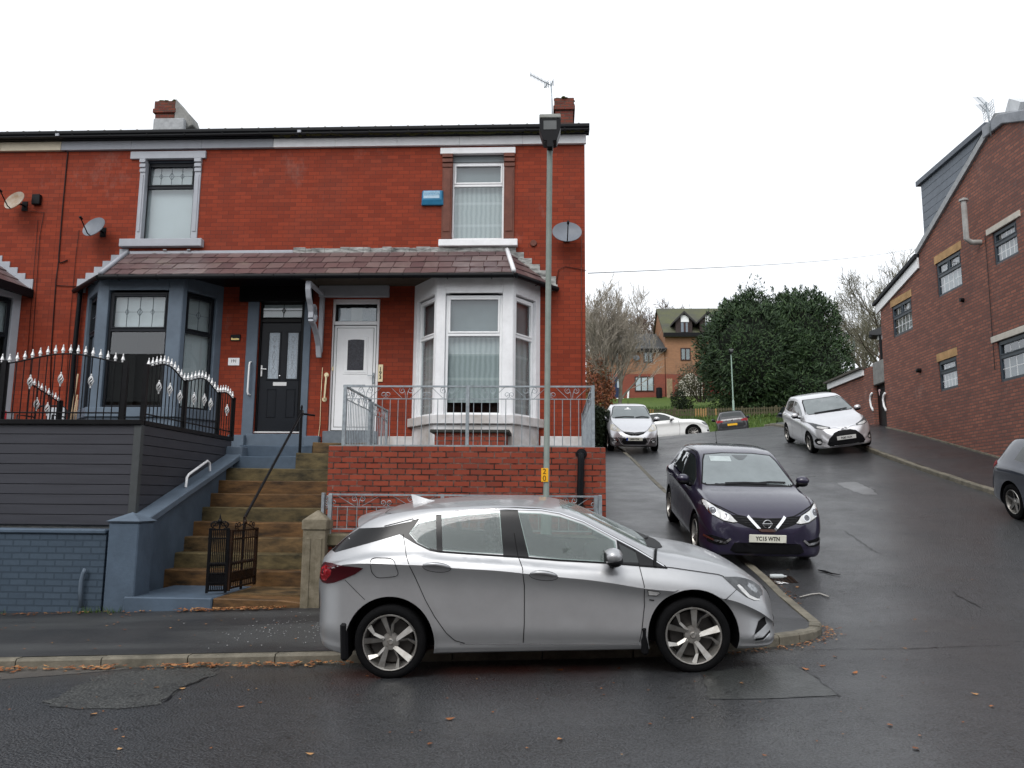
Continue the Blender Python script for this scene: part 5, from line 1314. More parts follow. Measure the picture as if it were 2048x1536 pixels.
# ------------------------------------------------------------------ gable house across the side street
XW = 11.0
def G(u, v): return pX(u, v, XW)
bh = thing('brick_house', 'weathered brick gable house with dark framed windows across the side street', 'house', (XW, 22, 3))
yp, zp = G(1996, 243).y, G(1996, 243).z; yb_, zbk = G(1838, 505).y, G(1838, 507).z; yf_, zfr = 16.2, zp-(yp-16.2)*(zp-zbk)/(yb_-yp)
def gz(y): return paveH(XW, y)-.4
def wallX(mb, poly, holes, x, depth=.16):
    """gable face in the plane X = x, cut into columns so that windows can be left open"""
    ys = sorted({p[0] for p in poly} | {h[0] for h in holes} | {h[1] for h in holes})
    def top(y):
        t = [p for p in poly]
        for i in range(len(t)-1):
            if t[i][0] <= y <= t[i+1][0] and t[i+1][0] > t[i][0]: return lerp(t[i][1], t[i+1][1], (y-t[i][0])/(t[i+1][0]-t[i][0]))
        return t[-1][1]
    for i in range(len(ys)-1):
        a, b = ys[i], ys[i+1]; c = (a+b)/2; cuts = [None]
        hs = sorted([h for h in holes if h[0] < c < h[1]], key=lambda h: h[2])
        lo = (gz(a), gz(b))
        for h in hs:
            mb.add([(x, a, lo[0]), (x, b, lo[1]), (x, b, h[2]), (x, a, h[2])], [(0, 1, 2, 3)]); lo = (h[3], h[3])
        mb.add([(x, a, lo[0]), (x, b, lo[1]), (x, b, top(b-1e-6)), (x, a, top(a+1e-6))], [(0, 1, 2, 3)])
    for a, b, c, d in holes:
        for q in ([(x, a, c), (x+depth, a, c), (x+depth, a, d), (x, a, d)], [(x, b, c), (x, b, d), (x+depth, b, d), (x+depth, b, c)], [(x, a, d), (x+depth, a, d), (x+depth, b, d), (x, b, d)], [(x, a, c), (x, b, c), (x+depth, b, c), (x+depth, a, c)]):
            mb.add(q, [(0, 1, 2, 3)])
ye0 = G(1762, 640).y
ze1, ze0 = G(1838, 514).z, G(1755, 607).z
WX = []
for u0, vt, vb, u1, split, lint in ((1871, 528.6, 599, 1922, .5, 'y'), (1984, 467, 535, 2034, None, 'w'), (1783, 615, 678, 1823, .5, 'y'), (1876, 724, 785, 1913, None, 'y'), (1994, 684, 767, 2075, None, 'w')):
    P0, P1 = G(u0, vt), G(u0, vb); ya = pX(u1, vt, XW).y
    WX.append((ya, P0.y, P1.z, P0.z, split, lint))
holes = [w[:4] for w in WX]
mb = MB(); wallX(mb, [(yf_, zfr), (yp, zp), (yb_, zbk)], [h for h in holes if h[1] < yb_], XW)
mb.add([(XW, yb_, ze1), (XW+.6, yb_, ze1), (XW+.6, yb_, zbk), (XW, yb_, zbk)], [(0, 1, 2, 3)])
mb.add([(XW, yf_, 0), (XW, yf_, zfr), (XW+8, yf_, zfr), (XW+8, yf_, 0)], [(0, 1, 2, 3)])
mb.add([(XW, yb_, 0), (XW, yb_, zbk), (XW+8, yb_, zbk), (XW+8, yb_, 0)], [(0, 1, 2, 3)])
mb.build('wall', RED_OLD, bh, fix=False)
mb = MB(); wallX(mb, [(yb_+.001, ze1), (ye0, ze0)], [h for h in holes if h[0] > yb_], XW+.002)
mb.add([(XW, ye0, 0), (XW, ye0, ze0), (XW+6, ye0, ze0), (XW+6, ye0, 0)], [(0, 1, 2, 3)])
ext = mb.build('rear_extension', RED_OLD, bh, fix=False)
b = MB(); b.prism([(XW-.06, yb_+.02, ze1-.02), (XW-.06, ye0+.25, ze0-.08), (XW-.06, ye0+.25, ze0-.36), (XW-.06, yb_+.02, ze1-.34)], (.05, 0, 0)); b.build('barge_board', UPVC, ext)
b = MB(); b.prism([(XW-.14, yb_+.02, ze1+.10), (XW-.14, ye0+.33, ze0+.03), (XW-.14, ye0+.33, ze0-.07), (XW-.14, yb_+.02, ze1-.015)], (6, 0, 0)); b.build('roof', plain('dark_felt_roof', (.02, .022, .026), .7), ext)
# main roof, verge, ridge
b = MB(); b.add([(XW-.05, yf_-.2, zfr-.08), (XW+8, yf_-.2, zfr-.08), (XW+8, yp, zp+.05), (XW-.05, yp, zp+.05), (XW+8, yb_+.2, zbk-.05), (XW-.05, yb_+.2, zbk-.05)], [(0, 1, 2, 3), (3, 2, 4, 5)]); roof = b.build('roof', FARTILE, bh, fix=False)
b = MB()
b.prism([(XW-.07, yp, zp+.02), (XW-.07, yb_+.1, zbk-.05), (XW-.07, yb_+.1, zbk+.14), (XW-.07, yp-.0, zp+.22)], (.22, 0, 0)); b.prism([(XW-.07, yf_-.1, zfr-.05), (XW-.07, yp, zp+.02), (XW-.07, yp, zp+.22), (XW-.07, yf_-.1, zfr+.15)], (.22, 0, 0)); b.build('verge_coping', LEAD, roof)
b = MB(); q0, q1 = pX(1964, 254, XW-.1), pX(2000, 224, XW-.1)
b.prism([(XW-.09, q0.y+.05, q0.z-.30), (XW-.09, q0.y+.05, q0.z+.02), (XW-.09, q1.y+.1, q1.z), (XW-.09, q1.y-1.3, q1.z-.55), (XW-.09, q1.y-1.3, q1.z-.85), (XW-.09, q1.y, q1.z-.30)], (.5, 0, 0)); b.build('ridge_capping', plain('grey_lead_capping', (.22, .235, .26), .5, vary=.2), roof, bevel=.02)
b = MB(); b.prism([(XW+.1, yp-.6, zp-.15), (XW+.1, yp-.15, zp+.18), (XW+.1, yp-.35, zp+.42), (XW+.1, yp-.8, zp+.10)], (.8, 0, 0)); b.build('rooflight', plain('pale_rooflight', (.5, .52, .54), .3), roof)
# slate-clad dormer cheek
XD = XW+.10
d0, d1, d2, d3 = pX(1844, 374, XD), pX(1966, 262, XD), pX(1976, 282, XD), pX(1855, 470, XD)
zt_ = (d0.z+d1.z)/2
CLAD = plain('grey_cladding_board', (.135, .155, .185), .55, vary=.12)
dm = MB(); n = 7; bot = d3.z
for k in range(n):
    z0, z1 = lerp(bot, zt_, k/n), lerp(bot, zt_, (k+1)/n)
    yl0 = lerp(d3.y, d1.y, k/n); yl1 = lerp(d3.y, d1.y, (k+1)/n)
    dm.prism([(XD-.03, d0.y, z0+.012), (XD-.03, d0.y, z1), (XD-.006-.03, yl1, z1), (XD-.006-.03, yl0, z0+.012)], (.12, 0, 0))
dm.box(XD, XD+5, d1.y, d0.y-.01, bot, zt_-.02)
dor = dm.build('dormer', CLAD, roof, fix=True)
b = MB(); b.box(XD-.12, XD+5, d1.y-.3, d0.y+.15, zt_+.001, zt_+.16); b.build('dormer_roof', plain('dormer_edge', (.10, .115, .14), .5), roof, bevel=.01)
for w in WX:
    y0, y1, z0, z1, split, lint = w
    O = (XW, y1, 0); d = (0, -1, 0); nn = (-1, 0, 0); L = y1-y0
    dark = lint == 'w' and z1 < 6
    fr = sash(bh, O, d, nn, .0, L, z0, z1, lerp(z0, z1, .60), plain('slate_window_frame', (.035, .047, .06), .35) if 'SWF' not in globals() else SWF, fw=.075, rec=-.06, cur=(PALEBLIND, PALEBLIND) if not dark else (GREYBLIND, DARKROOM), waves=0, split=[.5] if split else None)
    SWF = fr.data.materials[0]
    gm = MB().frame(O, d, nn); zt = lerp(z0, z1, .60)
    for zz in (lerp(z0+.07, zt-.04, .5),): gm.box(.07, L-.07, -.066, -.058, zz-.007, zz+.007)
    for k in range(1, 5): x = lerp(.07, L-.07, k/5); gm.box(x-.007, x+.007, -.0665, -.0575, z0+.07, zt-.04)
    for k in range(1, 4 if not split else 5): x = lerp(.1, L-.1, k/(4 if not split else 5)); gm.box(x-.006, x+.006, -.066, -.057, zt+.06, z1-.09)
    gm.build('glazing_bar', UPVC, fr)
    lm = MB().frame(O, d, nn)
    if lint == 'w': lm.box(-.22, L+.2, -.1, .035, z1+.002, z1+.16); lm.build('lintel', plain('painted_stone_lintel', (.52, .49, .43), .6), fr, bevel=.01)
    else:
        k = 0; x = -.06
        while x < L+.02: lm.box(x+.004, x+.069, -.1, .008+.001*(k % 3), z1+.002, z1+.225); x += .073; k += 1
        lm.build('lintel', plain('buff_soldier_brick', (.42, .26, .12), .7, vary=.25, vscale=3), fr)
b = MB(); q0, q1, q2 = pX(1925, 404, XW-.35), pX(1933, 478, XW-.35), pX(1946, 486, XW)
b.tube([(q0.x, q1.y, q0.z), (q1.x, q1.y, q1.z), (q1.x+.12, q1.y, q1.z-.09), (XW, q1.y-.02, q1.z-.10)], .068, 12); b.lathe([(0, 0), (.11, 0), (.11, .05), (0, .10)], (q0.x, q1.y, q0.z), 'z', 14); 
flue = tag(b.build('boiler_flue', plain('flue_metal', (.46, .46, .45), .5, c2=(.25, .24, .22), vscale=4), None, smooth=45), 'pale metal flue pipe with a dark cap on the brick gable', 'flue')
b = MB(); q = G(1927, 600); b.lathe([(0, -.10), (.05, -.10), (.06, 0)], tuple(q), 'x', 12); q = G(1841, 741); b.lathe([(0, -.14), (.06, -.12), (.07, 0)], tuple(q), 'x', 12); b.build('vent_outlet', BLACKM, bh, smooth=50)
b = MB(); ys = rng(yf_, ye0, .8)
for i in range(len(ys)-1): b.prism([(XW-.05, ys[i], paveH(XW, ys[i])-.05), (XW-.05, ys[i+1], paveH(XW, ys[i+1])-.05), (XW-.05, ys[i+1], paveH(XW, ys[i+1])+.035), (XW-.05, ys[i], paveH(XW, ys[i])+.035)], (.049, 0, 0))
b.build('base_fillet', KERBM, bh)
MB().tube([tuple(pX(u, v, XW-.02)) for u, v in ((1970, 470), (1976, 545), (1984, 660), (1990, 740))], .008, 5).build('wall_cable', BLACKM, bh)
yq = pX(1972, 190, XW-.1).y
def aerialX():
    t = thing('tv_aerial', 'double tv aerial on the ridge of the brick gable house', 'tv aerial', (XW-.1, yq, zp), 'tv aerials on the chimneys')
    X = XW-.1
    p = lambda u, v: pX(u, v, X)
    MB().tube([tuple(p(1982, 272)), tuple(p(1976, 225)), tuple(p(1971, 205))], .018, 7).build('mast', GALV, t, smooth=True)
    b = MB()
    for (a0, a1), (b0, b1) in (((1954, 194), (1974, 213)), ((1959, 209), (1976, 226))):
        P0, P1 = p(a0, a1), p(b0, b1); b.tube([tuple(P0), tuple(P1)], .012, 6)
        for i in range(9): c = P0.lerp(P1, (i+.3)/10); b.tube([(c.x-.12, c.y, c.z), (c.x+.12, c.y, c.z)], .005, 4)
    b.build('boom', GALV, t, smooth=True); b = MB()
    for u, v in ((1970, 216), (1982, 210), (1972, 230), (1984, 224)):
        c = p(u, v); 
        for k in range(4): b.tube([(X, c.y-.11, c.z-.10+.067*k), (X, c.y+.11, c.z-.12+.067*k)], .006, 4); b.tube([(X, c.y-.11+.073*k, c.z-.11), (X, c.y-.11+.073*k, c.z+.10)], .006, 4)
    b.build('reflector_grid', GALV, t, smooth=True)
aerialX()

# outhouse and gate further up the same footway
y0, y1, y2 = G(1662, 770).y, G(1728, 745).y, G(1745, 740).y
zo = G(1728, 737).z
oh = thing('outhouse', 'low brick outhouse with a sloping roof beyond the gable house', 'outhouse', (XW, 32, 4))
b = MB(); b.box(XW+.001, XW+3, y1, y0, paveH(XW, y1)-.5, zo-.22); b.box(XW-.03, XW+.4, y2, y1-.002, paveH(XW, y2)-.5, zo-.05); b.build('wall', RED_OLD, oh)
b = MB(); b.box(XW-.10, XW-.04, y1-.1, y0+.15, zo-.26, zo-.04); b.build('fascia', UPVC, oh)
b = MB(); b.prism([(XW-.22, y1-.15, zo-.035), (XW+3.2, y1-.15, zo-.12), (XW+3.2, y1-.15, zo-.05), (XW-.22, y1-.15, zo+.035)], (0, y0-y1+.4, 0)); b.build('roof', plain('outhouse_roof_sheet', (.05, .05, .045), .7, c2=(.10, .09, .07)), oh)
y3 = G(1767, 740).y
b = MB(); b.box(XW, XW+.3, y3+.01, y2-.002, G(1750, 770).z, zo+.06); b.build('gate_lintel', CEMENT, oh, bevel=.02)
ig = thing('yard_gate', 'tall dark steel yard gate between the outhouse and the gable house', 'gate', (XW, (y2+y3)/2, 3.8))
b = MB(); zg = G(1757, 770).z
b.box(XW+.12, XW+.16, y3+.03, y2-.01, paveH(XW, y3), zg-.12)
k = y3+.06
while k < y2-.02: b.prism([(XW+.11, k, zg-.2), (XW+.11, k+.05, zg-.2), (XW+.11, k+.025, zg+.06)], (.02, 0, 0)); k += .085
b.build('gate_panel', BLACKM, ig)
q = pX(1759, 783, XW+.11); b = MB(); b.sphere((XW+.105, q.y+.03, q.z+.03), (.01, .05, .05), 8, 5); b.sphere((XW+.105, q.y-.04, q.z+.03), (.01, .05, .05), 8, 5); b.sphere((XW+.105, q.y, q.z-.06), (.01, .04, .09), 8, 5); b.build('painted_mark', plain('pink_white_paint', (.6, .4, .4), .6), ig, smooth=True)
for (u, lab) in ((1742, 'wavy white grab rail on the outhouse pier left of the yard gate'), (1768, 'wavy white grab rail on the gable house right of the yard gate')):
    pts = [tuple(pX(u+du, v, XW-.07)) for du, v in ((2, 786), (-1, 791), (-2, 800), (0, 812), (3, 818), (4, 822))]
    b = MB(); b.tube(pts, .035, 8); tag(b.build('grab_rail', UPVC, None, smooth=True), lab, 'grab rail', 'grab rails by the yard gate')
# roof corner of the next house beyond
fh = thing('brick_house', 'brick house hidden behind the gable house except for one eaves corner', 'house', (16, 40, 5))
x0 = xY(1758, 700, 39); zz = zY(1758, 668, 39)
MB().prism([(x0, 39, 3), (x0+6, 39, 3), (x0+8, 44, 3), (x0+2.1, 44, 3)], (0, 0, zz-3)).build('wall', RED_OLD, fh)
b = MB(); b.prism([(x0-.55, 38.7, zz-.1), (x0-.55, 38.7, zz+.06), (x0+3.2, 38.7, zz+1.6), (x0+6.5, 38.7, zz-.1)], (.5, 1.1, 0)); b.build('roof', FARTILE, fh)
b = MB(); b.box(x0-.5, x0-.42, 38.66, 38.9, zz-.22, zz-.09); b.box(x0-.1, x0+.0, 38.6, 38.69, zz-3, zz-.1); b.build('gutter', BLACKP, fh); MB().box(x0-.05, x0+.6, 38.75, 38.99, zz-.3, zz-.02).build('barge_board', UPVC, fh)

# ------------------------------------------------------------------ houses at the top of the hill
YH = 72.0
def H(u, v): return pY(u, v, YH)
def pxwin(h, u0, v0, u1, v1, Y, fm, n=2, name='window', curtain=GREYBLIND, fw=.09):
    x0, x1, z0, z1 = rect(u0, v0, u1, v1, Y); b = MB()
    b.box(x0, x1, Y-.06, Y+.02, z0, z0+fw); b.box(x0, x1, Y-.06, Y+.02, z1-fw, z1); cuts = [lerp(x0, x1, k/n) for k in range(n+1)]
    for k, c in enumerate(cuts): e = fw/2 if 0 < k < n else fw; a = c-(fw/2 if 0 < k < n else (0 if k == 0 else fw)); b.box(a, a+e if 0 == k or k == n else a+fw, Y-.059, Y+.02, z0+fw, z1-fw)
    f = b.build(name, fm, h); MB().box(x0+fw*.5, x1-fw*.5, Y-.035, Y-.03, z0+fw*.5, z1-fw*.5).build('pane', GLASS, f); MB().box(x0+fw*.5, x1-fw*.5, Y-.02, Y-.012, z0+fw*.5, z1-fw*.5).build('blind', curtain, f); return f
BRF = plain('dark_brown_frame', (.04, .018, .015), .4)
hl = thing('brick_house', 'two storey buff and red brick house with a grey tiled roof', 'house', tuple(H(1270, 797)))
xa, xb = H(1180, 700).x, H(1329, 700).x; ze, zm, zg_ = H(1290, 698).z, H(1290, 748).z, H(1290, 797).z-1
MB().box(xa, xb, YH, YH+8, zm+.001, ze).build('upper_wall', BUFF, hl); MB().box(xa, xb, YH-.01, YH+7.99, zg_, zm).build('lower_wall', REDFAR, hl)
zr = zY(1290, 668, YH+4.3)
b = MB(); b.add([(xa, YH-.4, ze-.05), (xb+.2, YH-.4, ze-.05), (xY(1312, 668, YH+4.3), YH+4.3, zr), (xa, YH+4.3, zr), (xb+.2, YH+8.3, ze)], [(0, 1, 2, 3), (1, 4, 2)]); ro = b.build('roof', FARTILE, hl, fix=False)
MB().box(xa, xb+.1, YH-.42, YH-.02, ze-.28, ze-.03).build('eaves_board', BLACKM, hl)
for q in ((1287, 701, 1306, 725, 2), (1226, 702, 1237, 724, 1), (1269.5, 753, 1308, 783, 3)): pxwin(hl, *q[:4], YH-.02, BRF, q[4], curtain=BLIND if q[4] == 3 else GREYBLIND)
x0, x1, z0, z1 = rect(1229, 754, 1243.5, 797, YH); b = MB(); b.box(x0, x1, YH-.06, YH-.011, z0, z1); dr = b.build('front_door', plain('navy_door_paint', (.012, .022, .06), .35), hl); MB().box(lerp(x0, x1, .35), lerp(x0, x1, .65), YH-.07, YH-.061, lerp(z0, z1, .5), lerp(z0, z1, .9)).build('pane', FROSTPALE, dr); MB().box(x0-.1, x1+.1, YH-.4, YH-.011, z0-.2, z0).build('door_step', UPVC, hl)
b = MB(); b.tube([tuple(pY(1257, 779, YH-.1)), tuple(pY(1256, 797, YH-.1))], .09, 8); b.build('white_pipe', UPVC, hl)
tagd = thing('satellite_dish', 'small grey satellite dish on the far buff brick house', 'satellite dish', tuple(H(1272, 718))); b = MB(); c = H(1272, 717)+Vector((0, -.3, 0)); b.sphere(tuple(c), (.30, .08, .28), 12, 8); b.tube([tuple(c), tuple(c+Vector((.1, .3, -.1)))], .03, 6); b.build('reflector', DISHG, tagd, smooth=True)
x0, x1, z0, z1 = rect(1312, 777, 1325, 797, YH-1); wb = thing('water_butt', 'black water butt standing against the far brick house', 'water butt', ((x0+x1)/2, YH-1, z0)); b = MB(); r = (x1-x0)/2; b.lathe([(0, z0-.2), (r*.85, z0-.2), (r, (z0+z1)/2), (r*.9, z1), (0, z1+.03)], ((x0+x1)/2, YH-1, 0), 'z', 16); b.build('barrel', BLACKP, wb, smooth=45); b = MB(); b.lathe([(0, z1+.10), (r*.5, z1+.09), (r*.96, z1+.04), (r*.96, z1-.02)], ((x0+x1)/2, YH-1, 0), 'z', 16); b.build('lid', BLACKM, wb, smooth=45)

ht = thing('brick_house', 'three storey buff brick house with roof dormers beside the big conifer', 'house', tuple(H(1400, 800)))
xa, xb = H(1330.5, 700).x, xY(1500, 700, YH); ze, zm = H(1370, 667).z, H(1370, 748).z; YHR = YH+4.6; zr = zY(1380, 617, YHR)
MB().box(xa, xb, YH+.002, YH+9.2, zm+.001, ze).build('upper_wall', BUFF, ht); MB().box(xa-.005, xb, YH-.008, YH+9.2, zg_-1, zm).build('lower_wall', REDFAR, ht)
MB().prism([(xa+.001, YH+.01, ze), (xa+.001, YHR, zr-.1), (xa+.001, YH+9.19, ze)], (.2, 0, 0)).build('gable', BUFF, ht)
b = MB(); b.prism([(xa-.15, YH-.5, ze-.2), (xa-.15, YHR, zr), (xa-.15, YHR, zr-.18), (xa-.15, YH-.5, ze-.38)], (xb-xa+.3, 0, 0)); b.prism([(xa-.15, YH+9.6, ze-.2), (xa-.15, YHR, zr), (xa-.15, YHR, zr-.18), (xa-.15, YH+9.6, ze-.38)], (xb-xa+.3, 0, 0)); b.build('roof', MOSSTILE, ht)
MB().box(xa-.16, xb+.1, YH-.55, YH-.0, ze-.33, ze-.02).build('eaves_board', BLACKM, ht)
def dormer(u0, u1, ua, uw0, uw1, vap, vsh, vw0, vw1, vp0, v_b):
    Y = YH-.1; x0, x1 = H(u0, v_b).x, H(u1, v_b).x; zap, zsh, zb_ = H(ua, vap).z, H(u0, vsh).z, H(u0, v_b).z; xm_ = (x0+x1)/2
    b = MB(); b.prism([(x0+.25, Y, zb_), (x1-.25, Y, zb_), (x1-.25, Y, zsh), (xm_, Y, zap-.2), (x0+.25, Y, zsh)], (0, 3.6, 0)); d = b.build('dormer', plain('dark_dormer_timber', (.04, .028, .026), .7), ht)
    b = MB(); t = .16
    b.prism([(x0-.1, Y-.25, zsh-.25), (xm_, Y-.25, zap), (xm_, Y-.25, zap-t*1.5), (x0-.1, Y-.25, zsh-.25-t)], (0, 4, 0)); b.prism([(x1+.1, Y-.25, zsh-.25), (xm_, Y-.25, zap), (xm_, Y-.25, zap-t*1.5), (x1+.1, Y-.25, zsh-.25-t)], (0, 4, 0)); b.build('dormer_roof', plain('dormer_roof_tile', (.035, .032, .033), .7), d)
    wx0, wx1, wz0, wz1 = rect(uw0, vw0, uw1, vw1, Y-.05); p = MB(); p.box(wx0, wx1, Y-.06, Y-.02, wz1+.05, H(ua, vp0).z); p.build('white_panel', UPVC, d); p = MB(); p.box(wx0, wx1, Y-.05, Y-.03, wz0, wz1); p.build('pane', plain('far_pane', (.16, .19, .22), .1), d); p = MB(); p.box((wx0+wx1)/2-.12, (wx0+wx1)/2+.06, Y-.07, Y-.051, wz0, wz1); p.box(wx1-.1, wx1, Y-.07, Y-.051, wz0, wz1); p.build('window_frame', BRF, d)
dormer(1346, 1390, 1368, 1362, 1378, 623, 641, 645, 664, 631, 668); dormer(1394, 1438, 1416, 1411, 1426, 623, 641, 645, 664, 631, 668)
pxwin(ht, 1361, 696, 1381, 721, YH-.01, BRF, 2); pxwin(ht, 1410, 696, 1430, 721, YH-.01, BRF, 2)
x0, x1, z0, z1 = rect(1357, 746, 1405, 795, YH); b = MB(); n_ = 10; b.prism([(lerp(x0, x1, i/n_), YH-.06, z1-.9*(1-sin(pi*i/n_))) for i in range(n_+1)][::-1]+[(x0, YH-.06, z0), (x1, YH-.06, z0)], (0, .05, 0)); b.build('garage_door', plain('pale_garage_door', (.44, .42, .36), .5), ht)
x0, x1, z0, z1 = rect(1419, 770, 1428, 797, YH); MB().box(x0, x1, YH-.06, YH-.011, z0, z1).build('red_door', plain('red_door_paint', (.30, .02, .03), .4), ht)
x0, x1, z0, z1 = rect(1333.5, 757, 1345, 797, YH-1.2); tg = thing('timber_gate', 'tall pale timber gate between the two far brick houses', 'gate', ((x0+x1)/2, YH-1.2, z0)); b = MB()
for k in range(5): a = lerp(x0, x1, k/5); b.box(a+.01, a+(x1-x0)/5-.01, YH-1.2, YH-1.16, z0-.3, z1-.03*(k % 2))
b.build('board_panel', plain('pale_fence_timber', (.26, .20, .12), .8, vary=.3, vscale=4), tg)
b = MB()
for z in (lerp(z0, z1, .2), lerp(z0, z1, .8)): b.box(x0, x1, YH-1.15, YH-1.09, z-.05, z+.05)
b.build('rail', TIMBER, tg)

# picket fence on the green bank
YP = 51.6
pf = thing('picket_fence', 'weathered timber picket fence along the top of the green bank', 'fence', (10, YP, 6.6))
PKM = [plain('weathered_picket', (.125, .105, .065), .85, c2=(.06, .062, .035), vscale=5), plain('new_picket', (.33, .20, .085), .8, vary=.15)]
rnd = random.Random(12); bs = [MB(), MB()]; rl = MB(); po = MB()
def ftop(x): 
    u = 1105+x*FPX/YP; return zY(u, 816.5 if u < 1400 else lerp(816.5, 812, min(1, (u-1400)/150)), YP)
x = xY(1215, 830, YP)
while x < xY(1760, 830, YP):
    u = 1105+x*FPX/YP; new = (1386 < u < 1412) or (1300 < u < 1306) or 1425 < u < 1430; t = ftop(x)+rnd.uniform(-.04, .04); z0 = grassH(x, YP)-.05; w = .095; g = rnd.uniform(-.01, .01)
    bs[1 if new else 0].prism([(x+g, YP, z0), (x+w+g, YP, z0), (x+w+g, YP, t-.06), (x+w/2+g, YP, t), (x+g, YP, t-.06)], (0, .02, 0)); x += w+rnd.uniform(.055, .075)
bs[0].build('pickets', PKM[0], pf, fix=False); bs[1].build('new_pickets', PKM[1], pf, fix=False)
xs = rng(xY(1215, 830, YP), xY(1760, 830, YP), 2.2)
for i in range(len(xs)-1):
    for q in (.25, .78):
        z0, z1 = [lerp(grassH(x, YP), ftop(x), q) for x in (xs[i], xs[i+1])]; rl.prism([(xs[i], YP+.021, z0-.04), (xs[i+1], YP+.021, z1-.04), (xs[i+1], YP+.021, z1+.04), (xs[i], YP+.021, z0+.04)], (0, .04, 0))
    po.box(xs[i]-.06, xs[i]+.06, YP+.063, YP+.16, grassH(xs[i], YP)-.2, ftop(xs[i])+.06)
rl.build('rail', PKM[0], pf); po.build('post', PKM[0], pf)

# far lamp column on the bank and the grey pole behind the conifer
lY = 50.5
street_lamp(1463.5, 1468, 699, 708, 838, lY, grassH(xY(1468, 838, lY), lY), 'pale green street lamp column in front of the conifer', wpx=9, col=plain('pale_green_column', (.25, .34, .29), .5))
b = MB(); b.tube([tuple(pY(1708, 676, 60)), tuple(pY(1707.5, 740, 60)), (xY(1707, 800, 60), 60, grassH(20, 60)-.3)], .09, 8)
tag(b.build('grey_pole', POLEG, None, smooth=45), 'plain grey pole between the conifer and the bare trees', 'pole')
# overhead cable from the terrace to beyond the gable house
A_, B_ = pY(1176, 546.5, 17), pY(1840, 496, 48); n_ = 24
b = MB(); b.tube([tuple(A_.lerp(B_, i/n_)-Vector((0, 0, .22*sin(pi*i/n_)))) for i in range(n_+1)], .011, 5)
tag(b.build('overhead_cable', plain('pale_cable', (.35, .36, .37), .6), None, smooth=True), 'thin overhead cable crossing the sky from the terrace to the right', 'cable')

# ------------------------------------------------------------------ terrace on the camera's side of the road (seen only as a reflection in glass and paint)
op = thing('terraced_house', 'row of houses across the road, reflected in the bay windows', 'house', (0, -11, 0))
MB().box(-32, 34, -20, -11.5, -1.5, 6.6).build('wall', RED_OLD, op)
b = MB(); b.prism([(-32, -11.1, 6.5), (-32, -15.75, 9.9), (-32, -20.4, 6.5)], (66, 0, 0)); b.build('roof', FARTILE, op)
k = 0
for i in range(13):
    for z0, z1 in ((1.2, 2.9), (4.2, 5.7)):
        w = MB(); x = -29+5*i; w.box(x, x+1.5, -11.5, -11.44, z0, z1); w.build('window', plain('reflected_window', (.25, .27, .28), .2) if k == 0 else RW, op); RW = [c for c in op.children if c.name.startswith('window')][0].data.materials[0]; k = 1
# ------------------------------------------------------------------ cars
SILVER = paint('silver_metallic_paint', (.40, .405, .415), .65, .34, .5)
SILVER2 = paint('pale_silver_paint', (.68, .68, .70), .6, .30, .8)
TWOTONE = paint('grey_bumper_paint', (.115, .105, .108), .5, .3)
PURPLE = paint('dark_purple_paint', (.016, .012, .036), .3, .35, .9)
WHITEC = paint('white_car_paint', (.72, .72, .70), 0, .3)
DKGREY = paint('dark_grey_car_paint', (.030, .031, .034), .4, .3)
NAVYC = paint('navy_car_paint', (.012, .017, .035), .4, .3)
TYRE = plain('tyre_rubber', (.006, .006, .0065), .85, spec=.08, vary=.2, bump=.3, bscale=120)
ALLOY = plain('brake_dusted_alloy', (.46, .45, .43), .35, metal=.75, c2=(.30, .28, .25), vscale=14)
ALLOYD = plain('dark_alloy', (.05, .052, .06), .4, metal=.6)
DISC = plain('brake_disc', (.09, .085, .08), .5, metal=.7)
TRIM = plain('black_car_trim', (.006, .006, .007), .5, spec=.12, vary=.2)
GLOSSB = plain('gloss_black_trim', (.006, .006, .007), .22, spec=.3)
SEAM = plain('panel_gap', (.004, .004, .004), .9)
CGLASS = glassy('damp_car_glass', (.60, .70, .67), 1.4, .03, .36, (.36, .42, .40))
DGLASS = plain('dark_car_glass', (.025, .03, .03), .05, coat=.5)
SCREEN = plain('sky_pale_windscreen', (.155, .18, .185), .08, vary=.12, vscale=3, coat=.7)  # pale base colour stands in for reflected sky, along with dew
LAMPC = plain('lamp_lens', (.40, .40, .40), .08, c2=(.70, .70, .69), vscale=16, coat=1)
LAMPY = plain('yellowed_lamp_lens', (.50, .46, .36), .2, c2=(.66, .63, .55), vscale=9, coat=.6)
LAMPD = plain('smoked_lamp_lens', (.03, .032, .035), .2, c2=(.11, .115, .12), vscale=12, coat=.25)
TAIL = plain('red_tail_lens', (.34, .008, .014), .25, c2=(.16, .004, .008), vscale=9)
PLATEW = plain('white_plate', (.72, .71, .62), .35); PLATEY = plain('yellow_plate', (.80, .45, .03), .35)
INTER = plain('car_interior', (.014, .014, .015), .8)

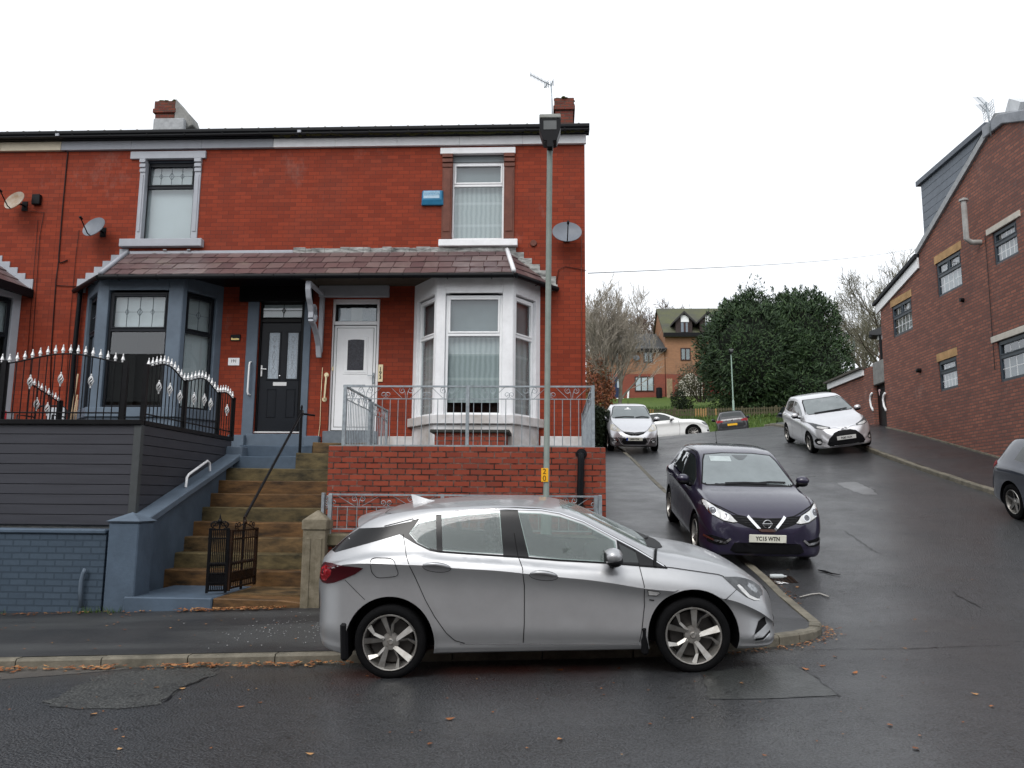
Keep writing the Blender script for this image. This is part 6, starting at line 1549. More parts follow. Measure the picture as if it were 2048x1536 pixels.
def catmull(P, sub):
    out = []
    for i in range(len(P)-1):
        p0, p1, p2, p3 = P[max(0, i-1)], P[i], P[i+1], P[min(len(P)-1, i+2)]
        for k in range(sub):
            t = k/sub; t2 = t*t; t3 = t2*t
            out.append(tuple(.5*((2*p1[j])+(-p0[j]+p2[j])*t+(2*p0[j]-5*p1[j]+4*p2[j]-p3[j])*t2+(-p0[j]+3*p1[j]-3*p2[j]+p3[j])*t3) for j in range(2)))
    out.append(P[-1]); return out
class Car:
    def __init__(s, root, spec):
        s.root, s.sp, s.xmap = root, spec, (lambda x: x)
        s.zt, s.zs, s.w, s.zb, s.zc, s.rw = [pchip(spec[k]) for k in ('top', 'belt', 'plan', 'bot', 'crease', 'roofw')]
        s.x0, s.x1 = spec['top'][0][0], spec['top'][-1][0]
        s.under = spec.get('under', .018); s.lean = spec.get('lean', .036); s.sh = spec.get('shoulder', .078)
        s._body()
    def section(s, x):
        zt, zb, w = s.zt(x), s.zb(x), s.w(x); zs = min(s.zs(x), zt-.035); zc = min(s.zc(x), zs-.05); zc = max(zc, zb+.12); zs = max(zs, zc+.03)
        zt = max(zt, zs+.02); h = zt-zs; g = min(1, max(0, h/.40)); k = min(1, w/.8)
        ys = w-s.sh*k; yr = lerp(ys*.86, min(s.rw(x), ys-.02), g); zr = zs+h*lerp(.72, .87, g)
        H = zc-zb
        lo = [(0, zb), (w*.55, zb), (w*.90, zb+.004), (w*.968, zb+H*.07), (w-s.under*.55, zb+H*.15), (w, zb+H*.29), (w-s.under*.45, zb+H*.50), (w-s.under, zb+H*.82), (w, zc)]
        hi = [(w, zc), (w-s.lean*.55*k, lerp(zc, zs, .5)), (ys, zs), (lerp(ys, yr, .5)+.012*g, lerp(zs, zr, .5)), (yr, zr), (yr*.86, lerp(zr, zt, .62)), (yr*.5, lerp(zr, zt, .93)), (0, zt)]
        return catmull(lo, 4)+catmull(hi, 5)[1:]
    def _body(s):
        # stations: evenly along the roof line, denser at both ends
        xs = []; x = s.x0
        P = [s.x0+(s.x1-s.x0)*i/1200 for i in range(1201)]
        d = [0]
        for i in range(1200): 
            a, b = P[i], P[i+1]; d.append(d[-1]+sqrt((b-a)**2+(s.zt(b)-s.zt(a))**2+4*(s.w(b)-s.w(a))**2))
        N = s.sp.get('stations', 84); j = 0
        for i in range(N+1):
            t = d[-1]*i/N
            while j < 1200 and d[j] < t: j += 1
            xs.append(P[j])
        secs = [s.section(x) for x in xs]; n = len(secs[0]); vs = []; fs = []
        for x, sec in zip(xs, secs):
            vs += [(x, -y, z) for y, z in sec]+[(x, y, z) for y, z in reversed(sec[1:-1])]
        m = 2*n-2
        for i in range(len(xs)-1):
            for k in range(m): fs.append((i*m+k, i*m+(k+1) % m, (i+1)*m+(k+1) % m, (i+1)*m+k))
        fs += [tuple(range(m)), tuple(reversed(range((len(xs)-1)*m, len(xs)*m)))]
        s.vs, s.fs = vs, fs
        me = bpy.data.meshes.new('body'); me.from_pydata(vs, [], fs)
        bm = bmesh.new(); bm.from_mesh(me); bmesh.ops.recalc_face_normals(bm, faces=bm.faces); bm.to_mesh(me); bm.free()
        me.polygons.foreach_set('use_smooth', [True]*len(me.polygons)); me.set_sharp_from_angle(angle=radians(24)); me.update()
        s.me = me
        me.calc_loop_triangles(); cn = me.corner_normals
        s.tri = [tuple(t.vertices) for t in me.loop_triangles]; s.tn = [[Vector(cn[l].vector) for l in t.loops] for t in me.loop_triangles]
        s.co = [v.co.copy() for v in me.vertices]
        s.bvh = BVHTree.FromPolygons(s.co, s.tri)
    def near(s, q):
        loc, nrm, idx, dist = s.bvh.find_nearest(q); return s.interp(loc, nrm, idx)[1]
    def hit(s, o, d):
        loc, nrm, idx, dist = s.bvh.ray_cast(Vector(o), Vector(d))
        if loc is None:
            loc, nrm, idx, dist = s.bvh.find_nearest(Vector(o)+Vector(d)*2.2)
        return s.interp(loc, nrm, idx)
    def interp(s, loc, nrm, idx):
        a, b, c = [s.co[i] for i in s.tri[idx]]; v0, v1, v2 = b-a, c-a, loc-a
        d00, d01, d11, d20, d21 = v0.dot(v0), v0.dot(v1), v1.dot(v1), v2.dot(v0), v2.dot(v1); den = d00*d11-d01*d01
        if abs(den) < 1e-12: return loc, nrm
        v = (d11*d20-d01*d21)/den; w = (d00*d21-d01*d20)/den; na, nb, nc = s.tn[idx]; n = (na*(1-v-w)+nb*v+nc*w)
        return loc, (n.normalized() if n.length > 1e-6 else nrm)
    def dir(s, view): return {'R': ((0, -3, 0), (0, 1, 0)), 'L': ((0, 3, 0), (0, -1, 0)), 'F': ((6, 0, 0), (-1, 0, 0)), 'B': ((-4, 0, 0), (1, 0, 0)), 'T': ((0, 0, 4), (0, 0, -1))}[view]
    def emb(s, view, a, b):
        o = s.dir(view)[0]
        if view in 'RL': return (a, o[1], b)
        if view in 'FB': return (o[0], a, b)
        return (a, b, o[2])
    def decal(s, name, poly, view, mat, off=.004, res=(.05, .03), parent=None, skirt=.007, warp=None):
        """a panel lying on the body surface: outline drawn in side / front / rear / top view"""
        if view in 'RLT': poly = [(s.xmap(a), b) for a, b in poly]
        if warp: poly = [(a, b-warp(a)) for a, b in poly]
        bm = bmesh.new(); vs = [bm.verts.new((p[0], p[1], 0)) for p in poly]; bm.faces.new(vs); bmesh.ops.triangulate(bm, faces=bm.faces)
        for ax in (0, 1):
            lo, hi = min(p[ax] for p in poly), max(p[ax] for p in poly); k = max(1, int((hi-lo)/res[ax])); cuts = [lo+(hi-lo)*i/k for i in range(1, k)]
            if warp and ax: cuts = [c for c in cuts if abs(c) > .012]+[-.010, -.0025, .0025, .010]
            for c in cuts:
                nn = [0, 0, 0]; nn[ax] = 1; co = [0, 0, 0]; co[ax] = c
                bmesh.ops.bisect_plane(bm, geom=bm.verts[:]+bm.edges[:]+bm.faces[:], plane_co=co, plane_no=nn)
        bmesh.ops.remove_doubles(bm, verts=bm.verts, dist=1e-5)
        bm.verts.ensure_lookup_table(); dv = s.dir(view)[1]; N = {}
        for v in bm.verts:
            if warp: v.co.y += warp(v.co.x)
            loc, n = s.hit(s.emb(view, v.co.x, v.co.y), dv)
            if n.dot(Vector(dv)) > .2: n = -n
            v.co = loc+n*off; N[v.index] = n
        want = -Vector(dv)
        bm.normal_update()
        fl = [f for f in bm.faces if f.normal.dot(want) < 0]
        if len(fl) > len(bm.faces)/2: bmesh.ops.reverse_faces(bm, faces=bm.faces[:])
        bound = [e for e in bm.edges if e.is_boundary]; new = {}
        nidx = len(bm.verts); norms = [N[v.index] for v in bm.verts]
        if skirt:
            for e in bound:
                for v in e.verts:
                    if v not in new: q = bm.verts.new(v.co-norms[v.index]*skirt); new[v] = q
            for v in new: norms.append(norms[v.index])
            for e in bound:
                a, b = e.verts
                try: bm.faces.new((a, b, new[b], new[a]))
                except ValueError: pass
        bm.verts.index_update()
        me = bpy.data.meshes.new(name); bm.to_mesh(me); bm.free(); me.materials.append(mat)
        me.polygons.foreach_set('use_smooth', [True]*len(me.polygons)); me.update()
        if len(norms) == len(me.vertices): me.normals_split_custom_set_from_vertices([tuple(n) for n in norms])
        return link_mesh(name, me, parent or s.root)
    def strip(s, name, pts, view, mat, w=.006, off=.0055, parent=None, closed=False):
        """a thin line lying on the body (shut lines, mouldings)"""
        P = [Vector((s.xmap(p[0]), p[1])) if view in 'RLT' else Vector(p) for p in pts]
        if closed: P = P+[P[0]]
        Q = []
        for i in range(len(P)-1):
            k = max(1, int((P[i+1]-P[i]).length/.03))
            for j in range(k): Q.append(P[i].lerp(P[i+1], j/k))
        Q.append(P[-1]); vs = []; ns = []; dv = s.dir(view)[1]
        for i, p in enumerate(Q):
            t = (Q[min(i+1, len(Q)-1)]-Q[max(0, i-1)]); t = t.normalized() if t.length > 0 else Vector((1, 0)); n2 = Vector((-t.y, t.x))*w/2
            for sg in (-1, 1):
                q = p+n2*sg; loc, n = s.hit(s.emb(view, q.x, q.y), dv); vs.append(tuple(loc+n*off)); ns.append(n)
        me = bpy.data.meshes.new(name); me.from_pydata(vs, [], [(2*i, 2*i+1, 2*i+3, 2*i+2) for i in range(len(Q)-1)]); me.materials.append(mat); me.update()
        return link_mesh(name, me, parent or s.root)
    def finish(s, mat, arches, holes_side=(), screens=(), hollow=False, lower=None):
        """cut wheel arches (and the cabin and its windows) out of the body"""
        o = bpy.data.objects.new('body', s.me); COL.objects.link(o); tmp = []
        s.me.materials.append(mat); s.me.materials.append(TRIM); s.me.materials.append(INTER)
        if lower: s.me.materials.append(lower[1])
        def cut(mesh, mi):
            c = bpy.data.objects.new('cutter', mesh); COL.objects.link(c); tmp.append(c)
            m = o.modifiers.new('cut', 'BOOLEAN'); m.operation = 'DIFFERENCE'; m.object = c; m.solver = 'EXACT'
            m.material_mode = 'TRANSFER'
        for (ax, az, r) in arches:
            for sg in (-1, 1):
                b = MB(); pts = [(ax+r*cos(a), sg*.52, az+r*sin(a)) for a in [2*pi*i/40 for i in range(40)]]; b.prism(pts, (0, sg*.7, 0)); cut(b.mesh('cutter', TRIM), 1)
        if hollow:
            xa, xb = s.sp['cabin']; xs = [lerp(xa, xb, i/24) for i in range(25)]; vs = []; fs = []
            for x in xs:
                zt, w = s.zt(x), s.w(x); zs = min(s.zs(x), zt-.06); ys = w-s.sh; g = min(1, max(0, (zt-zs)/.40)); yr = lerp(ys*.86, min(s.rw(x), ys-.02), g); zr = zs+(zt-zs)*lerp(.72, .87, g)
                half = [(0, .50), (.48, .50), (.48, min(.78, zs-.16)), (w-.14, min(.78, zs-.16)+.01), (w-.14, zs-.12), (ys-.055, zs), (max(.05, yr-.055), zr-.03), (max(.03, yr*.5), zt-.045), (0, zt-.05)]
                vs += [(x, -y, z) for y, z in half]+[(x, y, z) for y, z in reversed(half[1:-1])]
            m = 16
            for i in range(24):
                for k in range(m): fs.append((i*m+k, i*m+(k+1) % m, (i+1)*m+(k+1) % m, (i+1)*m+k))
            fs += [tuple(range(m)), tuple(reversed(range(24*m, 25*m)))]
            b = MB(); b.add(vs, fs); cut(b.mesh('cutter', INTER), 2)
            for p in holes_side:
                for sg in (-1, 1):
                    b = MB(); b.prism([(x, sg*.30, z) for x, z in p], (0, sg*1.0, 0)); cut(b.mesh('cutter', TRIM), 1)
            for (p, xf, xr) in screens:
                b = MB(); b.prism([(xr, y, z) for y, z in p], (xf-xr, 0, 0)); cut(b.mesh('cutter', TRIM), 1)
        dg = bpy.context.evaluated_depsgraph_get(); dg.update(); me = bpy.data.meshes.new_from_object(o.evaluated_get(dg)); me.name = 'body'
        for c in tmp: bpy.data.objects.remove(c)
        bpy.data.objects.remove(o)
        names = [m.name for m in me.materials]
        me.polygons.foreach_set('use_smooth', [True]*len(me.polygons)); me.update()
        if lower:
            k = list(me.materials).index(lower[1]); base_i = list(me.materials).index(mat)
            for p in me.polygons:
                if p.material_index == base_i and lower[0](p.center): p.material_index = k
        pm = {i for i, m in enumerate(me.materials) if m in (mat, lower[1] if lower else mat)}; cn = [(0, 0, 1)]*len(me.loops)
        for p in me.polygons:
            for li in p.loop_indices:
                n = p.normal
                if p.material_index in pm:
                    q = me.vertices[me.loops[li].vertex_index].co.lerp(p.center, .03); nn = s.near(q)
                    if nn.dot(n) > .3: n = nn
                cn[li] = tuple(n)
        me.normals_split_custom_set(cn)
        s.body = link_mesh('body', me, s.root); return s.body
    def box(s, name, mat, b, parent=None, bevel=.006, smooth=False): return b.build(name, mat, parent or s.root, bevel=bevel, smooth=smooth)

def wheel_set(root, wb, track, r, rim, style, face=ALLOY, steer=0, arr=None, only=None):
    """four wheels; the rim faces outwards (-y on the right-hand side)"""
    W2 = .105
    def parts():
        t = MB(); t.lathe([(rim+.004, -W2*.86), (rim+.012, -W2*.95), (lerp(rim, r, .5), -W2*1.04), (r*.965, -W2*.92), (r*.995, -W2*.70), (r, -W2*.3), (r, W2*.3), (r*.995, W2*.7), (r*.965, W2*.92), (lerp(rim, r, .5), W2*1.04), (rim, W2*.9), (rim*.97, 0)], (0, 0, 0), 'y', 48, closed=True)
        tm = t.mesh('tyre', TYRE, smooth=50)
        b = MB()
        b.lathe([(rim+.006, -W2*.90), (rim, -W2*1.0), (rim*.965, -W2*.97), (rim*.945, -W2*.80), (rim*.90, -W2*.3), (rim*.88, W2*.8), (rim*.97, W2*.9)], (0, 0, 0), 'y', 48, 0)
        b.lathe([(0, -W2*.66), (.022, -W2*.70), (.026, -W2*.66), (.030, -W2*.60), (.072, -W2*.56), (.080, -W2*.35), (.06, W2*.2)], (0, 0, 0), 'y', 24, 0)
        def blade(a0, r0, h0, a1, r1, h1, y0, y1, tilt, mid=None, dep=.03):
            """flat blade from hub to rim; h = half-width in metres; tilt sets one edge back"""
            rows = [(a0, r0, h0, y0)]+([mid] if mid else [])+[(a1, r1, h1, y1)]; vs = []
            for a, rr, h, y in rows:
                c = Vector((cos(a), 0, sin(a)))*rr; tdir = Vector((-sin(a), 0, cos(a)))
                for sg in (-1, 1): p = c+tdir*h*sg; vs.append((p.x, y+tilt*sg, p.z))
                for sg in (-1, 1): p = c+tdir*h*sg*.9; vs.append((p.x, y+dep, p.z))
            for i in range(len(rows)-1):
                o = 4*i; b.add([vs[o], vs[o+1], vs[o+5], vs[o+4]], [(0, 1, 2, 3)], 0)
                b.add([vs[o], vs[o+4], vs[o+6], vs[o+2]], [(0, 1, 2, 3)], 1); b.add([vs[o+1], vs[o+3], vs[o+7], vs[o+5]], [(0, 1, 2, 3)], 1)
        if style == 'twist':
            for k in range(5):
                a = 2*pi*k/5+pi/2+radians(4)
                blade(a+radians(3), .055, .016, a+radians(15), rim*.965, .028, -W2*.62, -W2*.86, .010)
                blade(a-radians(8), .060, .012, a-radians(20), rim*.965, .020, -W2*.60, -W2*.90, -.010, mid=(a-radians(9), rim*.66, .010, -W2*.74))
        elif style == 'ten':
            for k in range(10): a = 2*pi*k/10; blade(a, .05, .010, a, rim*.97, .014, -W2*.6, -W2*.85, .003)
        else:
            for k in range(5): a = 2*pi*k/5+pi/2; blade(a, .05, .028, a, rim*.97, .022, -W2*.6, -W2*.85, .006)
        for k in range(5): a = 2*pi*k/5+pi/2+pi/5; b.lathe([(0, -W2*.50), (.0125, -W2*.565), (.0125, -W2*.3)], (cos(a)*.055, 0, sin(a)*.055), 'y', 8, 1)
        rm = b.mesh('rim', [face, ALLOYD], smooth=30)
        d = MB(); d.lathe([(.07, W2*.05), (rim*.80, W2*.05), (rim*.80, W2*.22), (.07, W2*.22)], (0, 0, 0), 'y', 32, closed=True); d.lathe([(rim*.9, W2*.5), (0, W2*.55)], (0, 0, 0), 'y', 24)
        dm = d.mesh('brake_disc', [DISC], smooth=40)
        return tm, rm, dm
    tm, rm, dm = parts(); out = []
    for (x, sg) in ((0, -1), (wb, -1), (0, 1), (wb, 1)):
        e = bpy.data.objects.new('wheel', None); COL.objects.link(e); e.parent = root; e.location = (x, sg*(track/2), r); e.rotation_euler = (0, radians(17*(x > 0)+5), (pi if sg > 0 else 0)+(steer if x > 0 else 0))
        for nme, me in (('tyre', tm), ('rim', rm), ('brake_disc', dm)): q = bpy.data.objects.new(nme, me); COL.objects.link(q); q.parent = e
        out.append(e)
    return out
def mirror_part(car, x, y, z, mat, s=1.0, side=-1, flip=1):
    """door mirror: shell, dark base and stalk"""
    b = MB(); W_, H_, D_ = .19*s, .135*s, .085*s
    b.sphere((x, side*(y+.09*s), z+.02), (D_, W_*.55, H_*.52), 14, 9)
    m = b.build('door_mirror', mat, car.root, smooth=True)
    b = MB(); b.sphere((x+.012, side*(y+.08*s), z-.03), (D_*.86, W_*.50, H_*.36), 12, 7); b.tube([(x, side*(y-.07), z-.085), (x, side*(y+.03), z-.06)], [.03, .028], 8); b.build('mirror_base', TRIM, m, smooth=True)
    b = MB(); b.box(x-D_*.80, x-D_*.98, side*(y+.02), side*(y+.165*s), z-.03, z+.06); b.build('mirror_glass', DGLASS, m)
    return m
def number_plate(car, x, z, txt, mat, view='F', w=.52, h=.111, tilt=0, tx=.078, yo=0):
    sg = 1 if view == 'F' else -1
    b = MB(); b.box(x, x+sg*.012, yo-w/2, yo+w/2, z-h/2, z+h/2); p = b.build('number_plate', mat, car.root, bevel=.004)
    if txt: text_mesh('plate_lettering', txt, tx, (x+sg*.0135, yo, z-.002), (0, sg, 0), (sg, 0, 0), BLACKT, p, .0012, stretch=.86, bold=.0022)
    return p
def ground_at(X, Y):
    if inside_corner(X, Y) or (X > 9.0 and Y > 9.5): return paveH(X, Y)
    return roadH(X, Y)
def place(root, X, Y, hd, wb, track, G_=None):
    """set a car down with its four wheels on the ground: (X, Y) is the rear axle's middle"""
    G_ = G_ or ground_at
    f = Vector((cos(hd), sin(hd), 0)); l = Vector((-sin(hd), cos(hd), 0)); P = Vector((X, Y, 0))
    q = {}
    for k, a in (('r', 0), ('f', wb)):
        for s_, b in (('R', -track/2), ('L', track/2)):
            p = P+f*a+l*b; q[k+s_] = Vector((p.x, p.y, G_(p.x, p.y)))
    R_, F_ = (q['rR']+q['rL'])/2, (q['fR']+q['fL'])/2; Lm, Rm = (q['rL']+q['fL'])/2, (q['rR']+q['fR'])/2
    ex = (F_-R_).normalized(); ey = (Lm-Rm).normalized(); ez = ex.cross(ey).normalized(); ey = ez.cross(ex)
    M = Matrix(((ex.x, ey.x, ez.x, R_.x), (ex.y, ey.y, ez.y, R_.y), (ex.z, ey.z, ez.z, R_.z), (0, 0, 0, 1)))
    root.matrix_world = M; return M
def scale_poly(p, k):
    cx = sum(a for a, b in p)/len(p); cy = sum(b for a, b in p)/len(p); return [(cx+(a-cx)*k, cy+(b-cy)*k) for a, b in p]
def sym(p): return [(-a, b) for a, b in reversed(p)]
GRP = 'cars parked along the streets'
def smoothpoly(p, n=3):
    """round the corners of an outline"""
    out = []; N = len(p)
    for i in range(N):
        a, b, c = Vector(p[i-1]), Vector(p[i]), Vector(p[(i+1) % N]); q0 = b.lerp(a, .28); q1 = b.lerp(c, .28)
        for k in range(n+1): t = k/n; out.append(tuple((q0*(1-t)+b*t)*(1-t)+(b*(1-t)+q1*t)*t))
    return out
# ---- the silver hatchback in front
def silver_hatchback():
    root = thing('parked_car', 'silver hatchback parked side on in front of the steps, half up on the kerb', 'car', (0, 0, 0), GRP)
    WB, TR, R = 2.662, 1.56, .322
    sp = dict(
        top=[(-.835, .52), (-.83, .60), (-.822, .72), (-.805, .88), (-.785, .985), (-.75, 1.045), (-.695, 1.085), (-.62, 1.13), (-.45, 1.245), (-.31, 1.345), (-.22, 1.395), (-.10, 1.435), (.10, 1.467), (.35, 1.49), (.9, 1.503), (1.15, 1.495), (1.4, 1.472), (1.56, 1.44), (1.70, 1.39), (2.0, 1.245), (2.3, 1.09), (2.42, 1.035), (2.52, 1.005), (2.65, .98), (2.9, .925), (3.13, .845), (3.33, .755), (3.45, .675), (3.52, .60), (3.555, .53), (3.567, .47)],
        belt=[(-.835, .46), (-.80, .80), (-.74, .95), (-.60, 1.01), (-.3, 1.085), (.0, 1.125), (.2, 1.13), (.45, 1.09), (.72, 1.062), (1.15, 1.025), (1.5, .985), (1.95, .95), (2.25, .915), (2.5, .885), (2.75, .845), (2.95, .795), (3.2, .705), (3.4, .60), (3.567, .38)],
        plan=[(-.835, .34), (-.82, .47), (-.78, .60), (-.70, .725), (-.58, .81), (-.42, .865), (-.2, .893), (0, .902), (1.3, .898), (2.66, .900), (3.0, .872), (3.2, .825), (3.38, .745), (3.48, .66), (3.54, .54), (3.567, .40)],
        bot=[(-.835, .40), (-.80, .31), (-.68, .24), (-.4, .205), (0, .20), (2.7, .20), (3.1, .18), (3.4, .17), (3.52, .20), (3.567, .27)],
        crease=[(-.835, .36), (-.78, .80), (-.6, .985), (-.2, 1.022), (.1, 1.004), (.31, .991), (.63, .956), (.94, .93), (1.256, .891), (1.5, .86), (1.82, .82), (2.03, .784), (2.25, .743), (2.6, .70), (3.0, .62), (3.3, .50), (3.567, .33)],
        roofw=[(-.7, .56), (-.3, .585), (0, .62), (.5, .655), (1.4, .655), (1.8, .68), (2.3, .74), (2.6, .76)], cabin=(-.42, 2.36), under=.034, lean=.055, shoulder=.085, stations=110)
    xm = lambda x: -.44+(x+.44)*.78 if x < -.44 else (3.06+(x-3.06)*.80 if x > 3.06 else x)
    for k_ in ('top', 'belt', 'plan', 'bot', 'crease', 'roofw'): sp[k_] = [(xm(x), z) for x, z in sp[k_]]
    c = Car(root, sp); c.xmap = xm
    q = [(.176, 1.259), (.205, 1.300), (.25, 1.340), (.418, 1.372), (.436, 1.113), (.40, 1.112), (.349, 1.131), (.255, 1.180)]
    rw = [(.455, 1.378), (.70, 1.402), (.997, 1.414), (1.030, 1.060), (.72, 1.082), (.472, 1.108)]
    fw = [(1.155, 1.409), (1.376, 1.394), (1.54, 1.364), (1.75, 1.288), (1.957, 1.175), (2.02, 1.135), (2.05, .960), (1.95, .966), (1.521, 1.000), (1.245, 1.040)]
    fq = [(2.055, 1.118), (2.205, 1.034), (2.225, .945), (2.085, .955)]
    holes = [scale_poly(p, .97) for p in (q, rw, fw)]
    wsF = [(-.60, 1.06), (.60, 1.06), (.50, 1.425), (.25, 1.438), (-.25, 1.438), (-.50, 1.425)]
    wsB = [(-.50, 1.135), (.50, 1.135), (.42, 1.315), (-.42, 1.315)]
    c.finish(SILVER, [(0, .325, .398), (WB, .325, .398)], holes, [(wsF, 2.6, 1.5), (wsB, -.9, -.12)], hollow=True)
    # blacked-out pillars and window surrounds
    dlo = [(.088, 1.251), (.125, 1.298), (.199, 1.371), (.43, 1.407), (.725, 1.428), (1.052, 1.434), (1.377, 1.414), (1.54, 1.381), (1.75, 1.303), (1.957, 1.190), (2.207, 1.052), (2.463, .897), (2.243, .921), (1.947, .951), (1.521, .985), (1.148, 1.025), (.717, 1.064), (.446, 1.091), (.349, 1.118), (.24, 1.170), (.132, 1.228)]
    for v in 'RL':
        c.decal('pillar_trim', [(.997, 1.432), (1.078, 1.434), (1.16, 1.430), (1.25, 1.03), (1.155, 1.022), (1.025, 1.032)], v, GLOSSB, .0045)
        c.decal('pillar_trim', [(.412, 1.404), (.462, 1.410), (.482, 1.086), (.430, 1.091)], v, GLOSSB, .0045)
        c.decal('pillar_trim', [(.088, 1.251), (.199, 1.371), (.26, 1.383), (.215, 1.315), (.172, 1.258), (.25, 1.178), (.349, 1.128), (.435, 1.112), (.446, 1.089), (.349, 1.115), (.24, 1.166), (.132, 1.226)], v, GLOSSB, .0045)
        c.decal('pillar_trim', [(2.04, 1.145), (2.207, 1.052), (2.463, .897), (2.243, .919), (2.03, .942), (2.045, .966)], v, GLOSSB, .0042)
        c.decal('rear_pillar', [(-.065, 1.314), (.08, 1.341), (.205, 1.362), (.092, 1.255), (-.187, 1.184), (-.384, 1.135), (-.56, 1.094), (-.62, 1.104), (-.45, 1.215), (-.31, 1.30)], v, GLOSSB, .004)
        win = []
        for nm, p in (('quarter_window', q), ('rear_window', rw), ('front_window', fw)): c.decal(nm, scale_poly(p, 1.01), v, CGLASS, .002, res=(.08, .06), skirt=0)
        c.decal('quarter_window', scale_poly(fq, .95), v, DGLASS, .0065)
        c.decal('sill_trim', [(.36, 1.108), (.446, 1.089), (.717, 1.062), (1.148, 1.023), (1.521, .983), (1.947, .949), (2.243, .917), (2.47, .893), (2.47, .906), (2.243, .931), (1.947, .963), (1.521, .998), (1.148, 1.038), (.717, 1.077), (.446, 1.104)], v, TRIM, .0058)
        c.strip('bright_strip', [(.21, 1.378), (.43, 1.415), (.725, 1.437), (1.052, 1.442), (1.377, 1.422), (1.54, 1.390), (1.75, 1.312), (1.957, 1.199), (2.207, 1.060), (2.44, .915)], v, CHROME, .008, .0065)
    # shut lines, door skins with their handles, flap, arches
    rd = [(.228, 1.369), (.119, 1.251), (.16, 1.083), (.201, .979), (.253, .853), (.325, .688), (.406, .543), (.509, .399), (.581, .332), (.664, .305)]
    mid = [(1.078, 1.433), (1.124, 1.233), (1.155, 1.036), (1.194, .942), (1.205, .788), (1.194, .464), (1.179, .300)]
    fd = [(2.19, 1.062), (2.224, .925), (2.252, .761), (2.248, .589), (2.218, .41), (2.191, .285)]
    for v in 'RL':
        rear = [(.128, 1.222)]+rd[2:-1]+[(.664, .310), (1.172, .295)]+[(x-.004, z) for x, z in reversed(mid[2:-1])]+[(1.150, 1.021), (.72, 1.060), (.446, 1.087), (.349, 1.113), (.24, 1.164)]
        front = [(1.187, .295), (2.187, .272)]+[(x-.004, z) for x, z in reversed(fd[1:-1])]+[(1.95, .947), (1.521, .981), (1.163, 1.020)]+[(x+.006, z) for x, z in mid[3:-1]]
        for nm, poly, hx0, hx1, hz0, hz1 in (('rear_door', rear, .311, .564, .988, .960), ('front_door', front, 1.256, 1.500, .891, .864)):
            d = c.decal(nm, poly, v, SILVER, .0022, res=(.05, .03), skirt=.004, warp=c.zc)
            hxm, hzm = (hx0+hx1)/2, (hz0+hz1)/2; a = atan2(hz1-hz0, hx1-hx0)
            el = lambda rx, rz, n=20: [(hxm+rx*cos(t)*cos(a)-rz*sin(t)*sin(a), hzm+rx*cos(t)*sin(a)+rz*sin(t)*cos(a)-.004) for t in [2*pi*i/n for i in range(n)]]
            c.decal('handle_recess', el(.125, .040), v, SILVER, .0030, parent=d, res=(.03, .02), skirt=0, warp=c.zc)
            c.strip('handle_rim', el(.125, .041), v, SEAM, .004, .0045, parent=d, closed=True)
            sg = -1 if v == 'R' else 1; b = MB()
            pts = []
            for i in range(9):
                t = i/8; x = lerp(hx0+.008, hx1-.008, t); z = lerp(hz0, hz1, t)+.004+.010*sin(pi*t); loc, n = c.hit((x, sg*3, z), (0, -sg, 0)); pts.append(tuple(loc+n*(.006+.026*sin(pi*t)**.6)))
            b.tube(pts, [.010, .015, .017, .017, .017, .017, .017, .015, .010], 10); b.build('door_handle', SILVER, d, smooth=True)
        c.strip('shut_line', rd[1:], v, SEAM); c.strip('shut_line', mid[1:], v, SEAM); c.strip('shut_line', fd, v, SEAM)
        c.strip('sill_strip', [(.62, .300), (1.13, .285), (1.5, .277), (2.19, .262)], v, CHROME, .007, .007)
        c.strip('shut_line', [(2.46, .905), (2.508, .899), (2.752, .857), (2.914, .826), (2.965, .806)], v, SEAM, .005)
        c.strip('shut_line', [(3.062, .700), (2.99, .655), (2.925, .610)], v, SEAM, .004); c.strip('shut_line', [(-.40, .875), (-.30, .78), (-.215, .70)], v, SEAM, .004)
        c.strip('roof_line', [(-.065, 1.322), (.213, 1.383), (.611, 1.436), (.94, 1.451), (1.159, 1.449), (1.377, 1.431), (1.536, 1.395), (1.75, 1.318), (1.961, 1.205), (2.212, 1.067), (2.46, .91)], v, SEAM, .006, .003)
    c.strip('fuel_flap_line', smoothpoly([(-.156, 1.065), (.055, 1.058), (.100, .90), (-.10, .885), (-.15, .94)], 4), 'R', SEAM, .005, closed=True)
    for ax in (0, WB):
        for v in 'RL':
            c.strip('arch_lip', [(ax+.407*cos(a), .325+.407*sin(a)) for a in [radians(-14+208*i/40) for i in range(41)]], v, SILVER, .016, .006)
    # lamps
    for v in 'RL':
        head = [(2.955, .806), (3.10, .792), (3.20, .770), (3.28, .742), (3.37, .690), (3.40, .645), (3.385, .615), (3.345, .612), (3.325, .585), (3.26, .592), (3.17, .628), (3.062, .700)]
        h = c.decal('headlight', head, v, LAMPD, .005, res=(.03, .02))
        c.decal('lamp_strip', [(3.075, .728), (3.10, .735), (3.13, .715), (3.21, .640), (3.30, .600), (3.33, .595), (3.325, .585), (3.26, .595), (3.19, .622), (3.12, .680)], v, LAMPC, .0065, res=(.02, .015), parent=h)
        c.decal('lamp_reflector', [(3.22, .735), (3.29, .705), (3.33, .66), (3.30, .645), (3.24, .675), (3.205, .71)], v, plain('lamp_reflector', (.30, .31, .32), .1, metal=.6, vary=.5, vscale=40), .0065, res=(.02, .015), parent=h)
        tail = [(-.765, .895), (-.755, .965), (-.69, 1.005), (-.549, 1.010), (-.445, 1.005), (-.26, .985), (-.224, .975), (-.30, .925), (-.40, .885), (-.52, .845), (-.62, .83), (-.70, .835)]
        t = c.decal('tail_light', tail, v, plain('dark_red_lens', (.045, .003, .006), .3), .005, res=(.03, .02))
